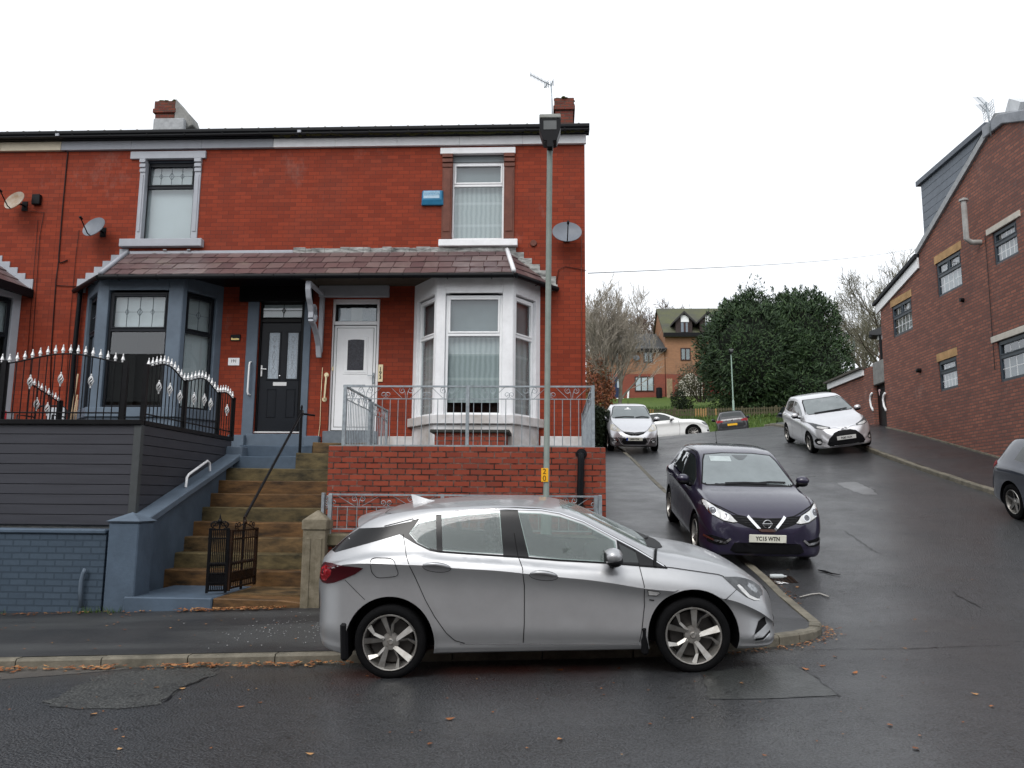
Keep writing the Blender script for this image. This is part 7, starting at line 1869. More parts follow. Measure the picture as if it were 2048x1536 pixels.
        c.decal('bright_red_lens', [(-.735, .95), (-.66, .985), (-.54, .985), (-.56, .92), (-.64, .855), (-.70, .86)], v, TAIL, .0065, res=(.03, .02), parent=t)  # brighter red part of the tail lens
        rp = c.decal('side_repeater', [(2.279, .727), (2.375, .712), (2.388, .70), (2.356, .680), (2.290, .684)], v, LAMPC, .006, res=(.02, .02)); c.strip('repeater_rim', [(2.279, .730), (2.375, .715), (2.390, .70), (2.358, .677), (2.288, .681)], v, SEAM, .005, .0075, closed=True, parent=rp)
        c.strip('badge', [(2.293, .640), (2.335, .634)], v, SEAM, .010, .006)
        c.decal('fog_recess', [(3.38, .44), (3.30, .408), (3.235, .31), (3.31, .335), (3.40, .37)], v, TRIM, .005, res=(.03, .02))
        c.strip('fog_blade', [(3.41, .37), (3.33, .335), (3.23, .292), (3.22, .280)], v, SILVER, .022, .012); c.strip('fog_blade', [(3.215, .252), (3.33, .252), (3.42, .285)], v, CHROME, .010, .010)
        c.decal('bumper_slot', [(3.24, .272), (3.34, .272), (3.44, .31), (3.44, .295), (3.35, .256), (3.24, .256)], v, TRIM, .006, res=(.03, .01))
        s_ = -1 if v == 'R' else 1
        for q_ in ((2.205, 2.265, s_*.70, s_*.905, .17, .415), (-.445, -.375, s_*.70, s_*.885, .17, .50)): c.box('mudflap', TRIM, MB().box(*q_), bevel=.02)
        mirror_part(c, 1.985, .88, 1.020, SILVER, 1.0, -1 if v == 'R' else 1)
    # front and rear faces
    c.decal('grille', [(-.50, .66), (.50, .66), (.42, .54), (-.42, .54)], 'F', TRIM, .005); c.strip('grille_bar', [(-.55, .66), (-.3, .60), (0, .585), (.3, .60), (.55, .66)], 'F', CHROME, .02, .009)
    c.decal('lower_grille', [(-.52, .40), (.52, .40), (.45, .27), (-.45, .27)], 'F', TRIM, .005)
    number_plate(c, 3.468, .45, '', PLATEW)
    c.decal('windscreen', scale_poly(wsF, 1.03), 'F', CGLASS, .003, res=(.1, .06), skirt=0); c.decal('rear_screen', scale_poly(wsB, 1.04), 'B', plain('dark_rear_glass', (.02, .022, .022), .05, coat=.6), .003, res=(.1, .05), skirt=0)
    c.decal('cowl', [(2.32, .62), (2.42, .50), (2.50, .30), (2.52, 0), (2.50, -.30), (2.42, -.50), (2.32, -.62), (2.34, -.3), (2.36, 0), (2.34, .3)], 'T', TRIM, .006, res=(.05, .08))
    for k in (-1, 1): c.strip('wiper', [(2.43, -.1+.36*k), (2.36, -.45+.36*k)], 'T', TRIM, .022, .022)
    # spoiler over the tailgate, fin aerial
    b = MB(); prof = []
    for i in range(13):
        y = lerp(-.60, .60, i/12); k = 1-(abs(y)/.60)**3; prof.append([(-.10, y, 1.425-.075*(1-k)), (-.28, y, 1.405-.10*(1-k)), (-.405+.09*(1-k), y, 1.372-.09*(1-k)), (-.40+.09*(1-k), y, 1.350-.08*(1-k)), (-.27+.04*(1-k), y, 1.325-.06*(1-k)), (-.10, y, 1.33-.04*(1-k))])
    vs = [p for r in prof for p in r]; fs = [(i*6+k, i*6+(k+1) % 6, (i+1)*6+(k+1) % 6, (i+1)*6+k) for i in range(12) for k in range(6)]+[(0, 1, 2, 3, 4, 5), tuple(reversed(range(72, 78)))]
    b.add(vs, fs); sp_ = b.build('spoiler', SILVER, root, smooth=35)
    c.strip('shut_line', [(-.02, -.58), (-.09, -.50), (-.10, 0), (-.09, .50), (-.02, .58)], 'T', SEAM, .008, .004)
    b = MB(); fx, fz = .09, 1.455
    sec = [(.0, .012, .085), (.04, .022, .075), (.10, .030, .050), (.16, .030, .028), (.215, .012, .016)]
    vs = []; 
    for x, w, h in sec: vs += [(fx+x, -w, fz+.01*x), (fx+x-.02*h/.085, 0, fz+h+.02), (fx+x, w, fz+.01*x)]
    b.add(vs, [(3*i+k, 3*i+(k+1) % 3, 3*(i+1)+(k+1) % 3, 3*(i+1)+k) for i in range(4) for k in range(3)]+[(0, 1, 2), (14, 13, 12)]); b.build('roof_fin', plain('white_fin_paint', (.62, .62, .63), .3, coat=1), root, smooth=35)
    # cabin
    for x, y in ((1.20, -.37), (1.20, .37), (.35, -.37), (.35, .37)):
        b = MB(); b.box(x-.25, x+.28, y-.24, y+.24, .42, .56); b.prism([(x-.20, y-.24, .56), (x-.07, y-.24, .56), (x-.27, y-.22, 1.13), (x-.36, y-.22, 1.13)], (0, .46, 0)); b.box(x-.37, x-.28, y-.13, y+.13, 1.15, 1.31); b.build('seat', INTER, root, bevel=.03, seg=2)
    b = MB(); b.prism([(1.75, -.72, .5), (2.34, -.72, .5), (2.34, -.72, .99), (2.05, -.72, 1.0), (1.80, -.72, .93)], (0, 1.44, 0)); b.build('dashboard', INTER, root, bevel=.03)
    b = MB(); b.lathe([(.175, -.015), (.19, 0), (.175, .015), (.165, 0)], (0, 0, 0), 'x', 24, closed=True); b.box(-.01, .01, -.17, .17, -.02, .02)
    w = b.build('steering_wheel', INTER, root, smooth=40); w.location = (1.66, -.37, .93); w.rotation_euler = (0, radians(-25), 0)
    wheel_set(root, WB, TR, R, .240, 'twist')
    M = place(root, -1.417, 8.17, 0, WB, TR)
    return root, c
car_silver, carS = silver_hatchback()

def interior_block(c, x0, x1, z0, z1, w):
    b = MB(); b.box(x0, x1, -w, w, z0, z1); return b

# ---- purple hatchback coming down the side street
def purple_hatchback():
    root = thing('parked_car', 'dark purple hatchback with a V shaped chrome grille, facing down the side street', 'car', (0, 0, 0), GRP)
    WB, TR, R = 2.70, 1.53, .318
    sp = dict(
        top=[(-.80, .55), (-.79, .75), (-.76, .95), (-.70, 1.03), (-.6, 1.12), (-.42, 1.34), (-.25, 1.43), (0, 1.475), (.4, 1.512), (.9, 1.525), (1.3, 1.508), (1.55, 1.465), (1.75, 1.39), (2.05, 1.245), (2.32, 1.11), (2.46, 1.045), (2.6, 1.015), (2.85, .985), (3.1, .93), (3.3, .862), (3.42, .80), (3.50, .72), (3.55, .62), (3.578, .52), (3.585, .44)],
        belt=[(-.8, .50), (-.72, .93), (-.3, 1.05), (.2, 1.06), (1, 1.01), (2, .965), (2.45, .955), (2.8, .93), (3.05, .90), (3.25, .86), (3.38, .77), (3.5, .60), (3.585, .36)],
        plan=[(-.8, .55), (-.78, .70), (-.68, .80), (-.4, .865), (0, .882), (1.3, .884), (2.8, .884), (3.05, .876), (3.235, .846), (3.37, .80), (3.47, .73), (3.54, .62), (3.585, .42)],
        bot=[(-.8, .42), (-.7, .28), (-.4, .21), (0, .19), (2.7, .19), (3.2, .175), (3.45, .175), (3.55, .20), (3.585, .26)],
        crease=[(-.8, .40), (-.6, .88), (0, .93), (1, .90), (2, .84), (2.7, .76), (3.1, .66), (3.4, .5), (3.585, .31)],
        roofw=[(-.6, .55), (0, .60), (.6, .63), (1.4, .63), (1.8, .66), (2.3, .73), (2.6, .76)], under=.015, lean=.03, shoulder=.07)
    c = Car(root, sp)
    c.finish(PURPLE, [(0, .32, .385), (WB, .32, .385)])
    for v in 'RL':
        c.decal('side_window', [(.05, 1.10), (.10, 1.30), (.35, 1.375), (.95, 1.405), (1.02, 1.395), (1.02, 1.045), (.6, 1.065)], v, DGLASS, .005)
        c.decal('side_window', [(1.07, 1.40), (1.35, 1.395), (1.6, 1.345), (1.9, 1.22), (2.12, 1.10), (2.16, 1.00), (1.5, 1.02), (1.07, 1.042)], v, DGLASS, .005)
        c.strip('window_trim', [(2.2, .99), (1.5, 1.005), (.6, 1.05), (.02, 1.085), (.0, 1.12), (.08, 1.33)], v, CHROME, .012, .007)
        c.strip('roof_line', [(-.2, 1.375), (.4, 1.435), (.95, 1.45), (1.4, 1.435), (1.65, 1.375), (2.0, 1.215), (2.4, 1.02)], v, SEAM, .008, .004)
        c.strip('shut_line', [(2.27, .99), (2.30, .75), (2.27, .45), (2.2, .27)], v, SEAM, .007); c.strip('shut_line', [(1.04, 1.03), (1.09, .7), (1.06, .28)], v, SEAM, .007)
        for x in (1.22, .22):
            sg = -1 if v == 'R' else 1; b = MB(); pts = []
            for i in range(7): t = i/6; loc, n = c.hit((x+.22*t, sg*3, .93), (0, -sg, 0)); pts.append(tuple(loc+n*(.006+.022*sin(pi*t)**.6)))
            b.tube(pts, .012, 8); b.build('door_handle', PURPLE, root, smooth=True)
        mirror_part(c, 2.03, .86, 1.06, PURPLE, 1.0, -1 if v == 'R' else 1)
    ws = [(-.72, 1.05), (-.66, 1.035), (.66, 1.035), (.72, 1.05), (.60, 1.36), (.545, 1.435), (.25, 1.462), (-.25, 1.462), (-.545, 1.435), (-.60, 1.36)]
    c.decal('screen_surround', ws, 'F', TRIM, .003, res=(.08, .05))
    wd = c.decal('windscreen', [(a*.965, lerp(1.25, b_, .94)) for a, b_ in ws], 'F', SCREEN, .005, res=(.08, .05))
    c.decal('sun_strip', [(-.47, 1.345), (-.14, 1.345), (-.14, 1.41), (-.47, 1.41)], 'F', plain('pale_sun_shade', (.40, .45, .45), .3), .0065, res=(.05, .03), parent=wd)
    c.decal('mirror_patch', [(-.10, 1.43), (.16, 1.43), (.10, 1.39), (.05, 1.365), (-.02, 1.365), (-.06, 1.39)], 'F', plain('grey_sensor_pod', (.10, .11, .115), .3), .0065, res=(.05, .03), parent=wd)
    for a, b_ in (((-.36, 1.055), (.28, 1.062)), ((.10, 1.06), (.58, 1.075))): c.strip('wiper', [a, ((a[0]+b_[0])/2, max(a[1], b_[1])+.005), b_], 'F', TRIM, .020, .02)
    # face
    c.strip('bonnet_line', [(-.80, .90), (-.62, .845), (-.40, .755), (-.2, .722), (0, .715), (.2, .722), (.40, .755), (.62, .845), (.80, .90)], 'F', SEAM, .012, .004)
    for sgn in (1, -1):
        f = (lambda p: p) if sgn < 0 else sym
        head = f([(-.815, .905), (-.77, .895), (-.66, .835), (-.50, .765), (-.405, .665), (-.47, .655), (-.60, .675), (-.73, .735), (-.80, .80), (-.825, .86)])
        h = c.decal('headlight', smoothpoly(head, 2), 'F', LAMPC, .006, res=(.03, .02))
        for cx, cz, r in ((-.725, .795, .055), (-.575, .735, .050)):
            ring = f([(cx+r*cos(a)*1.05, cz+r*sin(a)) for a in [2*pi*i/18 for i in range(18)]]); c.decal('lamp_bezel', ring, 'F', CHROME, .009, res=(.03, .03), parent=h)
            ring = f([(cx+r*.72*cos(a)*1.05, cz+r*.72*sin(a)) for a in [2*pi*i/18 for i in range(18)]]); c.decal('lamp_bulb', ring, 'F', plain('lamp_bowl', (.14, .14, .15), .08, metal=.7, vary=.6, vscale=50), .012, res=(.03, .03), parent=h)
        c.strip('lamp_rim', head, 'F', SEAM, .012, .007, closed=True, parent=h)
        c.decal('fog_recess', f([(-.80, .44), (-.74, .46), (-.55, .42), (-.50, .44), (-.55, .36), (-.66, .33), (-.80, .35)]), 'F', TRIM, .006, res=(.03, .02))
        c.strip('fog_blade', f([(-.83, .425), (-.72, .395), (-.58, .375), (-.51, .435)]), 'F', CHROME, .030, .016)
    gr = c.decal('grille', [(-.50, .762), (-.3, .735), (0, .722), (.3, .735), (.50, .762), (.415, .66), (.30, .615), (.10, .555), (-.10, .555), (-.30, .615), (-.415, .66)], 'F', TRIM, .006, res=(.04, .03))
    for k in range(5): zz = .60+.03*k; w_ = .20+.055*k; c.strip('grille_bar', [(-w_, zz), (0, zz-.005), (w_, zz)], 'F', GLOSSB, .008, .012, parent=gr)
    c.strip('chrome_v', [(-.262, .742), (-.225, .70), (-.105, .572), (-.085, .562), (.085, .562), (.105, .572), (.225, .70), (.262, .742)], 'F', CHROME, .036, .020, parent=gr)
    x_ = c.hit((6, 0, .655), (-1, 0, 0))[0].x+.025
    b = MB(); b.lathe([(.050, -.006), (.062, -.006), (.062, .008), (.050, .008)], (x_, 0, .652), 'x', 28, closed=True); b.box(x_-.004, x_+.010, -.074, .074, .638, .666); b.build('maker_badge', CHROME, root, bevel=.003)
    text_mesh('badge_lettering', 'NISSAN', .026, (x_+.011, 0, .652), (0, 1, 0), (1, 0, 0), BLACKT, root, .001, stretch=1.1)
    c.decal('lower_grille', [(-.46, .385), (.46, .385), (.52, .27), (.44, .235), (-.44, .235), (-.52, .27)], 'F', TRIM, .006, res=(.05, .03))
    c.strip('splitter', [(-.66, .255), (-.4, .228), (0, .222), (.4, .228), (.66, .255)], 'F', PURPLE, .016, .018)
    xp = c.hit((6, 0, .45), (-1, 0, 0))[0].x+.006
    number_plate(c, xp, .452, 'YC15 WTN', PLATEW)
    b = MB(); b.tube([(-.05, 0, 1.46), (-.05, 0, 1.50)], [.02, .012], 8); b.tube([(-.05, 0, 1.5), (-.18, 0, 1.72)], .004, 5); b.build('roof_aerial', TRIM, root, smooth=True)
    for v in 'RL': c.decal('tail_light', [(-.75, .85), (-.60, .98), (-.45, 1.0), (-.55, .86)], v, TAIL, .006)
    wheel_set(root, WB, TR, R, .225, 'five')
    yf = 11.75
    place(root, xY(1533, 1070, yf), yf+3.585, radians(-90), WB, TR)
purple_hatchback()

# ---- two-tone silver hatchback at the top of the left kerb
def small_mpv():
    root = thing('parked_car', 'small silver and grey two tone hatchback facing down the hill on the left kerb', 'car', (0, 0, 0), GRP)
    WB, TR, R = 2.45, 1.455, .295
    sp = dict(
        top=[(-.67, .5), (-.66, .75), (-.62, 1.0), (-.52, 1.20), (-.38, 1.41), (-.2, 1.475), (.3, 1.52), (.75, 1.525), (1.05, 1.505), (1.25, 1.45), (1.6, 1.285), (1.92, 1.12), (2.08, 1.04), (2.22, 1.00), (2.5, .93), (2.75, .845), (2.92, .765), (3.03, .68), (3.10, .60), (3.15, .50), (3.17, .42)],
        belt=[(-.67, .45), (-.6, .9), (0, 1.02), (1, .97), (1.8, .93), (2.2, .90), (2.6, .82), (2.85, .70), (3.05, .54), (3.17, .35)],
        plan=[(-.67, .5), (-.64, .68), (-.5, .78), (-.2, .825), (.5, .8375), (2.3, .8375), (2.6, .82), (2.82, .775), (2.97, .70), (3.08, .60), (3.14, .48), (3.17, .34)],
        bot=[(-.67, .40), (-.5, .25), (0, .18), (2.5, .18), (2.9, .17), (3.1, .18), (3.17, .24)],
        crease=[(-.67, .36), (-.4, .85), (.5, .86), (1.5, .80), (2.3, .72), (2.8, .55), (3.17, .30)],
        roofw=[(-.6, .52), (0, .58), (.6, .60), (1.2, .61), (1.7, .66), (2.1, .71)], under=.012, lean=.03, shoulder=.07, stations=64)
    c = Car(root, sp); TW = TWOTONE
    c.finish(SILVER2, [(0, .295, .36), (WB, .295, .36)], lower=(lambda p: p.z < .48 or (p.z < .70 and p.x < 2.6 and abs(p.y) > .78), TW))
    for v in 'RL':
        c.decal('side_window', [(-.2, 1.06), (-.1, 1.34), (.5, 1.395), (1.1, 1.375), (1.5, 1.20), (1.8, 1.02), (.8, 1.03)], v, DGLASS, .005)
        mirror_part(c, 1.66, .82, 1.02, SILVER2, .95, -1 if v == 'R' else 1)
        c.strip('shut_line', [(1.86, .98), (1.9, .7), (1.85, .3)], v, SEAM, .008)
    ws = [(-.69, 1.06), (.69, 1.06), (.585, 1.40), (.52, 1.455), (-.52, 1.455), (-.585, 1.40)]
    c.decal('screen_surround', ws, 'F', TRIM, .003, res=(.08, .05)); wd = c.decal('windscreen', [(a*.955, lerp(1.25, b_, .93)) for a, b_ in ws], 'F', SCREEN, .005, res=(.08, .05))
    c.decal('dash_card', [(-.19, 1.345), (.05, 1.345), (.03, 1.36), (-.03, 1.37), (-.035, 1.41), (-.09, 1.41), (-.10, 1.37), (-.17, 1.36)], 'F', UPVC, .007, res=(.05, .03), parent=wd)
    for a, b_ in (((-.55, 1.075), (.1, 1.10)), ((.15, 1.08), (.6, 1.09))): c.strip('wiper', [a, ((a[0]+b_[0])/2, a[1]+.03), b_], 'F', TRIM, .022, .02)
    for sgn in (1, -1):
        f = (lambda p: p) if sgn < 0 else sym
        h = c.decal('headlight', smoothpoly(f([(-.735, .87), (-.66, .90), (-.44, .695), (-.50, .665), (-.70, .69), (-.765, .73)]), 2), 'F', LAMPY, .007, res=(.04, .03))
        ring = f([(-.62+.06*cos(a), .765+.06*sin(a)) for a in [2*pi*i/16 for i in range(16)]]); c.decal('lamp_bowl', ring, 'F', LAMPC, .009, res=(.03, .03), parent=h)
        c.strip('bonnet_line', f([(-.70, 1.04), (-.66, .92), (-.42, .70), (-.36, .68)]), 'F', SEAM, .010, .006)
        fg = c.decal('fog_lamp', f([(-.62+.09*cos(a), .36+.05*sin(a)) for a in [2*pi*i/16 for i in range(16)]]), 'F', TRIM, .006, res=(.04, .03)); c.decal('fog_lens', f([(-.62+.05*cos(a), .345+.03*sin(a)) for a in [2*pi*i/12 for i in range(12)]]), 'F', LAMPC, .009, res=(.03, .03), parent=fg); c.strip('fog_brow', f([(-.70, .385), (-.62, .415), (-.54, .385)]), 'F', CHROME, .02, .010, parent=fg)
    g = c.decal('grille', [(-.38, .675), (0, .645), (.38, .675), (.30, .60), (.12, .545), (-.12, .545), (-.30, .60)], 'F', TRIM, .006, res=(.04, .03)); c.strip('grille_bar', [(-.33, .645), (-.1, .61), (.1, .61), (.33, .645)], 'F', DKGREY, .02, .012, parent=g)
    xb_ = c.hit((6, 0, .595), (-1, 0, 0))[0].x+.02
    b = MB(); b.box(xb_, xb_+.01, -.055, -.038, .55, .645); b.box(xb_, xb_+.01, .038, .055, .55, .645); b.box(xb_, xb_+.010, -.037, .037, .59, .606); b.build('maker_badge', CHROME, root)
    c.decal('lower_grille', [(-.36, .455), (.36, .455), (.42, .36), (.34, .26), (-.34, .26), (-.42, .36)], 'F', TRIM, .006, res=(.05, .03)); c.strip('bumper_lip', [(-.52, .46), (-.44, .30), (-.36, .24), (.36, .24), (.44, .30), (.52, .46)], 'F', SILVER2, .012, .010)
    xp = c.hit((6, 0, .43), (-1, 0, 0))[0].x+.006; p = number_plate(c, xp, .435, 'LM08 CNK', PLATEW)
    b = MB(); b.box(xp+.0121, xp+.0135, -.262, -.215, .385, .485); b.build('euro_band', plain('euro_band_blue', (.02, .06, .35), .4), p)
    b = MB(); b.tube([(.85, 0, 1.52), (.80, 0, 1.64)], [.012, .004], 6); b.build('roof_aerial', TRIM, root)
    wheel_set(root, WB, TR, R, .20, 'five'); yf = 26.4
    place(root, xY(1269, 880, yf), yf+3.17, radians(-90), WB, TR)
small_mpv()

# ---- silver hatchback on the right-hand kerb
def silver_supermini():
    root = thing('parked_car', 'silver hatchback with a large black grille parked on the right hand kerb', 'car', (0, 0, 0), GRP)
    WB, TR, R = 2.51, 1.475, .305
    sp = dict(
        top=[(-.66, .5), (-.65, .75), (-.60, .98), (-.50, 1.15), (-.34, 1.38), (-.15, 1.455), (.3, 1.505), (.75, 1.51), (1.1, 1.48), (1.32, 1.425), (1.7, 1.265), (2.02, 1.115), (2.16, 1.045), (2.3, 1.015), (2.6, .965), (2.85, .895), (3.02, .815), (3.14, .73), (3.22, .63), (3.27, .52), (3.29, .44)],
        belt=[(-.66, .45), (-.58, .92), (0, 1.03), (1, .97), (1.9, .93), (2.3, .91), (2.7, .86), (2.95, .76), (3.12, .62), (3.29, .36)],
        plan=[(-.66, .5), (-.63, .68), (-.5, .78), (-.2, .83), (.5, .8475), (2.4, .8475), (2.7, .83), (2.92, .785), (3.08, .71), (3.19, .61), (3.26, .47), (3.29, .34)],
        bot=[(-.66, .40), (-.5, .25), (0, .18), (2.5, .18), (3.0, .17), (3.2, .18), (3.29, .24)],
        crease=[(-.66, .36), (-.4, .88), (.5, .88), (1.5, .82), (2.3, .76), (2.9, .6), (3.29, .31)],
        roofw=[(-.6, .52), (0, .58), (.6, .60), (1.2, .61), (1.7, .66), (2.1, .72)], under=.018, lean=.035, shoulder=.075, stations=64)
    c = Car(root, sp); c.finish(SILVER2, [(0, .305, .365), (WB, .305, .365)])
    for v in 'RL':
        c.decal('side_window', [(-.1, 1.09), (.02, 1.325), (.35, 1.375), (.72, 1.385), (.74, 1.02), (.3, 1.05)], v, DGLASS, .005); c.decal('side_window', [(.79, 1.385), (1.1, 1.365), (1.4, 1.26), (1.72, 1.09), (1.80, 1.0), (1.2, 1.0), (.79, 1.018)], v, DGLASS, .005)
        mirror_part(c, 1.66, .84, 1.03, SILVER2, 1.0, -1 if v == 'R' else 1)
        c.strip('shut_line', [(1.9, .98), (1.94, .75), (1.9, .3)], v, SEAM, .008); c.strip('shut_line', [(.77, 1.01), (.82, .7), (.79, .3)], v, SEAM, .008)
        for x in (.92, .05):
            sg = -1 if v == 'R' else 1; b = MB(); pts = []
            for i in range(7): t = i/6; loc, n = c.hit((x+.2*t, sg*3, .93), (0, -sg, 0)); pts.append(tuple(loc+n*(.006+.022*sin(pi*t)**.6)))
            b.tube(pts, .013, 8); b.build('door_handle', SILVER2, root, smooth=True)
    ws = [(-.70, 1.06), (.70, 1.06), (.59, 1.375), (.525, 1.435), (-.525, 1.435), (-.59, 1.375)]
    c.decal('screen_surround', ws, 'F', TRIM, .003, res=(.08, .05)); wd = c.decal('windscreen', [(a*.955, lerp(1.25, b_, .93)) for a, b_ in ws], 'F', SCREEN, .005, res=(.08, .05))
    c.strip('wiper', [(-.45, 1.075), (.5, 1.10)], 'F', TRIM, .025, .02)
    for sgn in (1, -1):
        f = (lambda p: p) if sgn < 0 else sym
        h = c.decal('headlight', f([(-.80, .90), (-.70, .885), (-.46, .79), (-.34, .755), (-.36, .715), (-.60, .72), (-.72, .75)]), 'F', LAMPD, .007, res=(.03, .02)); c.decal('lamp_bowl', f([(-.66, .81), (-.50, .775), (-.40, .745), (-.42, .725), (-.60, .735), (-.68, .765)]), 'F', LAMPC, .010, res=(.03, .02), parent=h)
        c.strip('chrome_v', f([(-.36, .745), (-.22, .735), (-.12, .70), (-.03, .655)]), 'F', CHROME, .022, .012)
        fg = c.decal('fog_recess', f([(-.70+.075*cos(a), .385+.10*sin(a)) for a in [2*pi*i/14 for i in range(14)]]), 'F', TRIM, .006, res=(.04, .03)); c.decal('fog_lens', f([(-.685+.045*cos(a), .365+.045*sin(a)) for a in [2*pi*i/12 for i in range(12)]]), 'F', LAMPC, .010, res=(.03, .03), parent=fg)
    c.decal('lower_grille', [(-.30, .60), (-.16, .645), (.16, .645), (.30, .60), (.46, .44), (.52, .30), (.46, .235), (-.46, .235), (-.52, .30), (-.46, .44)], 'F', TRIM, .006, res=(.05, .03)); c.strip('splitter', [(-.66, .275), (-.5, .225), (0, .205), (.5, .225), (.66, .275)], 'F', SILVER2, .030, .020)
    xb_ = c.hit((6, 0, .665), (-1, 0, 0))[0].x+.02; b = MB()
    for rx, rz, oz in ((.075, .050, 0), (.028, .046, .0), (.050, .020, .018)):
        pts = [(xb_, rx*cos(a), .672+oz+rz*sin(a)) for a in [2*pi*i/20 for i in range(21)]]; b.tube(pts, .006, 5)
    b.build('maker_badge', CHROME, root, smooth=True)
    xp = c.hit((6, 0, .43), (-1, 0, 0))[0].x+.006; number_plate(c, xp+.01, .445, 'FG65 AUX', plain('soft_white_plate', (.62, .62, .60), .4))
    wheel_set(root, WB, TR, R, .205, 'five', face=ALLOY); yf = 23.0
    place(root, xY(1705, 874, yf), yf+3.29, radians(-90-2), WB, TR)
silver_supermini()

# ---- white coupe crossing behind
def white_coupe():
    root = thing('parked_car', 'white coupe parked across the top of the street behind the two tone hatchback', 'car', (0, 0, 0), GRP)
    WB, TR, R = 2.66, 1.49, .318
    sp = dict(
        top=[(-.88, .55), (-.86, .85), (-.75, 1.02), (-.35, 1.07), (-.15, 1.12), (.3, 1.32), (.6, 1.395), (.95, 1.42), (1.3, 1.40), (1.5, 1.345), (1.8, 1.21), (2.05, 1.08), (2.17, 1.02), (2.3, .99), (2.7, .955), (3.0, .90), (3.2, .83), (3.33, .74), (3.41, .63), (3.45, .52), (3.48, .42)],
        belt=[(-.88, .5), (-.8, .92), (0, .97), (1, .955), (2, .92), (2.4, .90), (2.8, .86), (3.1, .79), (3.3, .66), (3.48, .36)],
        plan=[(-.88, .5), (-.84, .72), (-.6, .83), (0, .872), (2.6, .874), (2.95, .85), (3.2, .78), (3.36, .67), (3.45, .52), (3.48, .36)],
        bot=[(-.88, .4), (-.6, .25), (0, .17), (2.6, .17), (3.2, .17), (3.48, .22)],
        crease=[(-.88, .4), (-.4, .84), (1, .82), (2.3, .80), (2.9, .72), (3.3, .52), (3.48, .3)],
        roofw=[(-.3, .56), (.4, .58), (1.2, .60), (1.7, .65), (2.1, .73)], under=.015, stations=60)
    c = Car(root, sp); c.finish(WHITEC, [(0, .32, .375), (WB, .32, .375)])
    for v in 'RL':
        c.decal('side_window', [(-.1, 1.03), (.35, 1.27), (.7, 1.33), (1.2, 1.34), (1.5, 1.25), (1.85, 1.06), (1.9, .985), (.8, .985)], v, DGLASS, .005)
        mirror_part(c, 1.72, .86, 1.0, WHITEC, 1.0, -1 if v == 'R' else 1); c.strip('shut_line', [(2.05, .93), (2.08, .6), (2.03, .25)], v, SEAM, .010); c.strip('crease_shade_line', [(2.2, .82), (1, .83), (.2, .85)], v, plain('crease_shade', (.5, .5, .5), .4), .010, .004)  # the grey strip paints shade along the door crease
        c.decal('headlight', [(3.10, .76), (3.28, .73), (3.37, .66), (3.36, .60), (3.25, .615), (3.14, .68)], v, LAMPD, .006, res=(.03, .02)); c.decal('side_intake', [(3.30, .38), (3.40, .40), (3.42, .33), (3.32, .31)], v, TRIM, .006, res=(.03, .02))
    c.decal('windscreen', [(-.70, 1.06), (.70, 1.06), (.56, 1.35), (-.56, 1.35)], 'F', SCREEN, .005, res=(.1, .05)); c.decal('grille', [(-.3, .66), (.3, .66), (.28, .5), (-.28, .5)], 'F', TRIM, .006)
    wheel_set(root, WB, TR, R, .225, 'ten'); Y = 36.6
    place(root, xY(1389, 880, Y)-2.66, Y+.8, 0, WB, TR, roadH)
white_coupe()

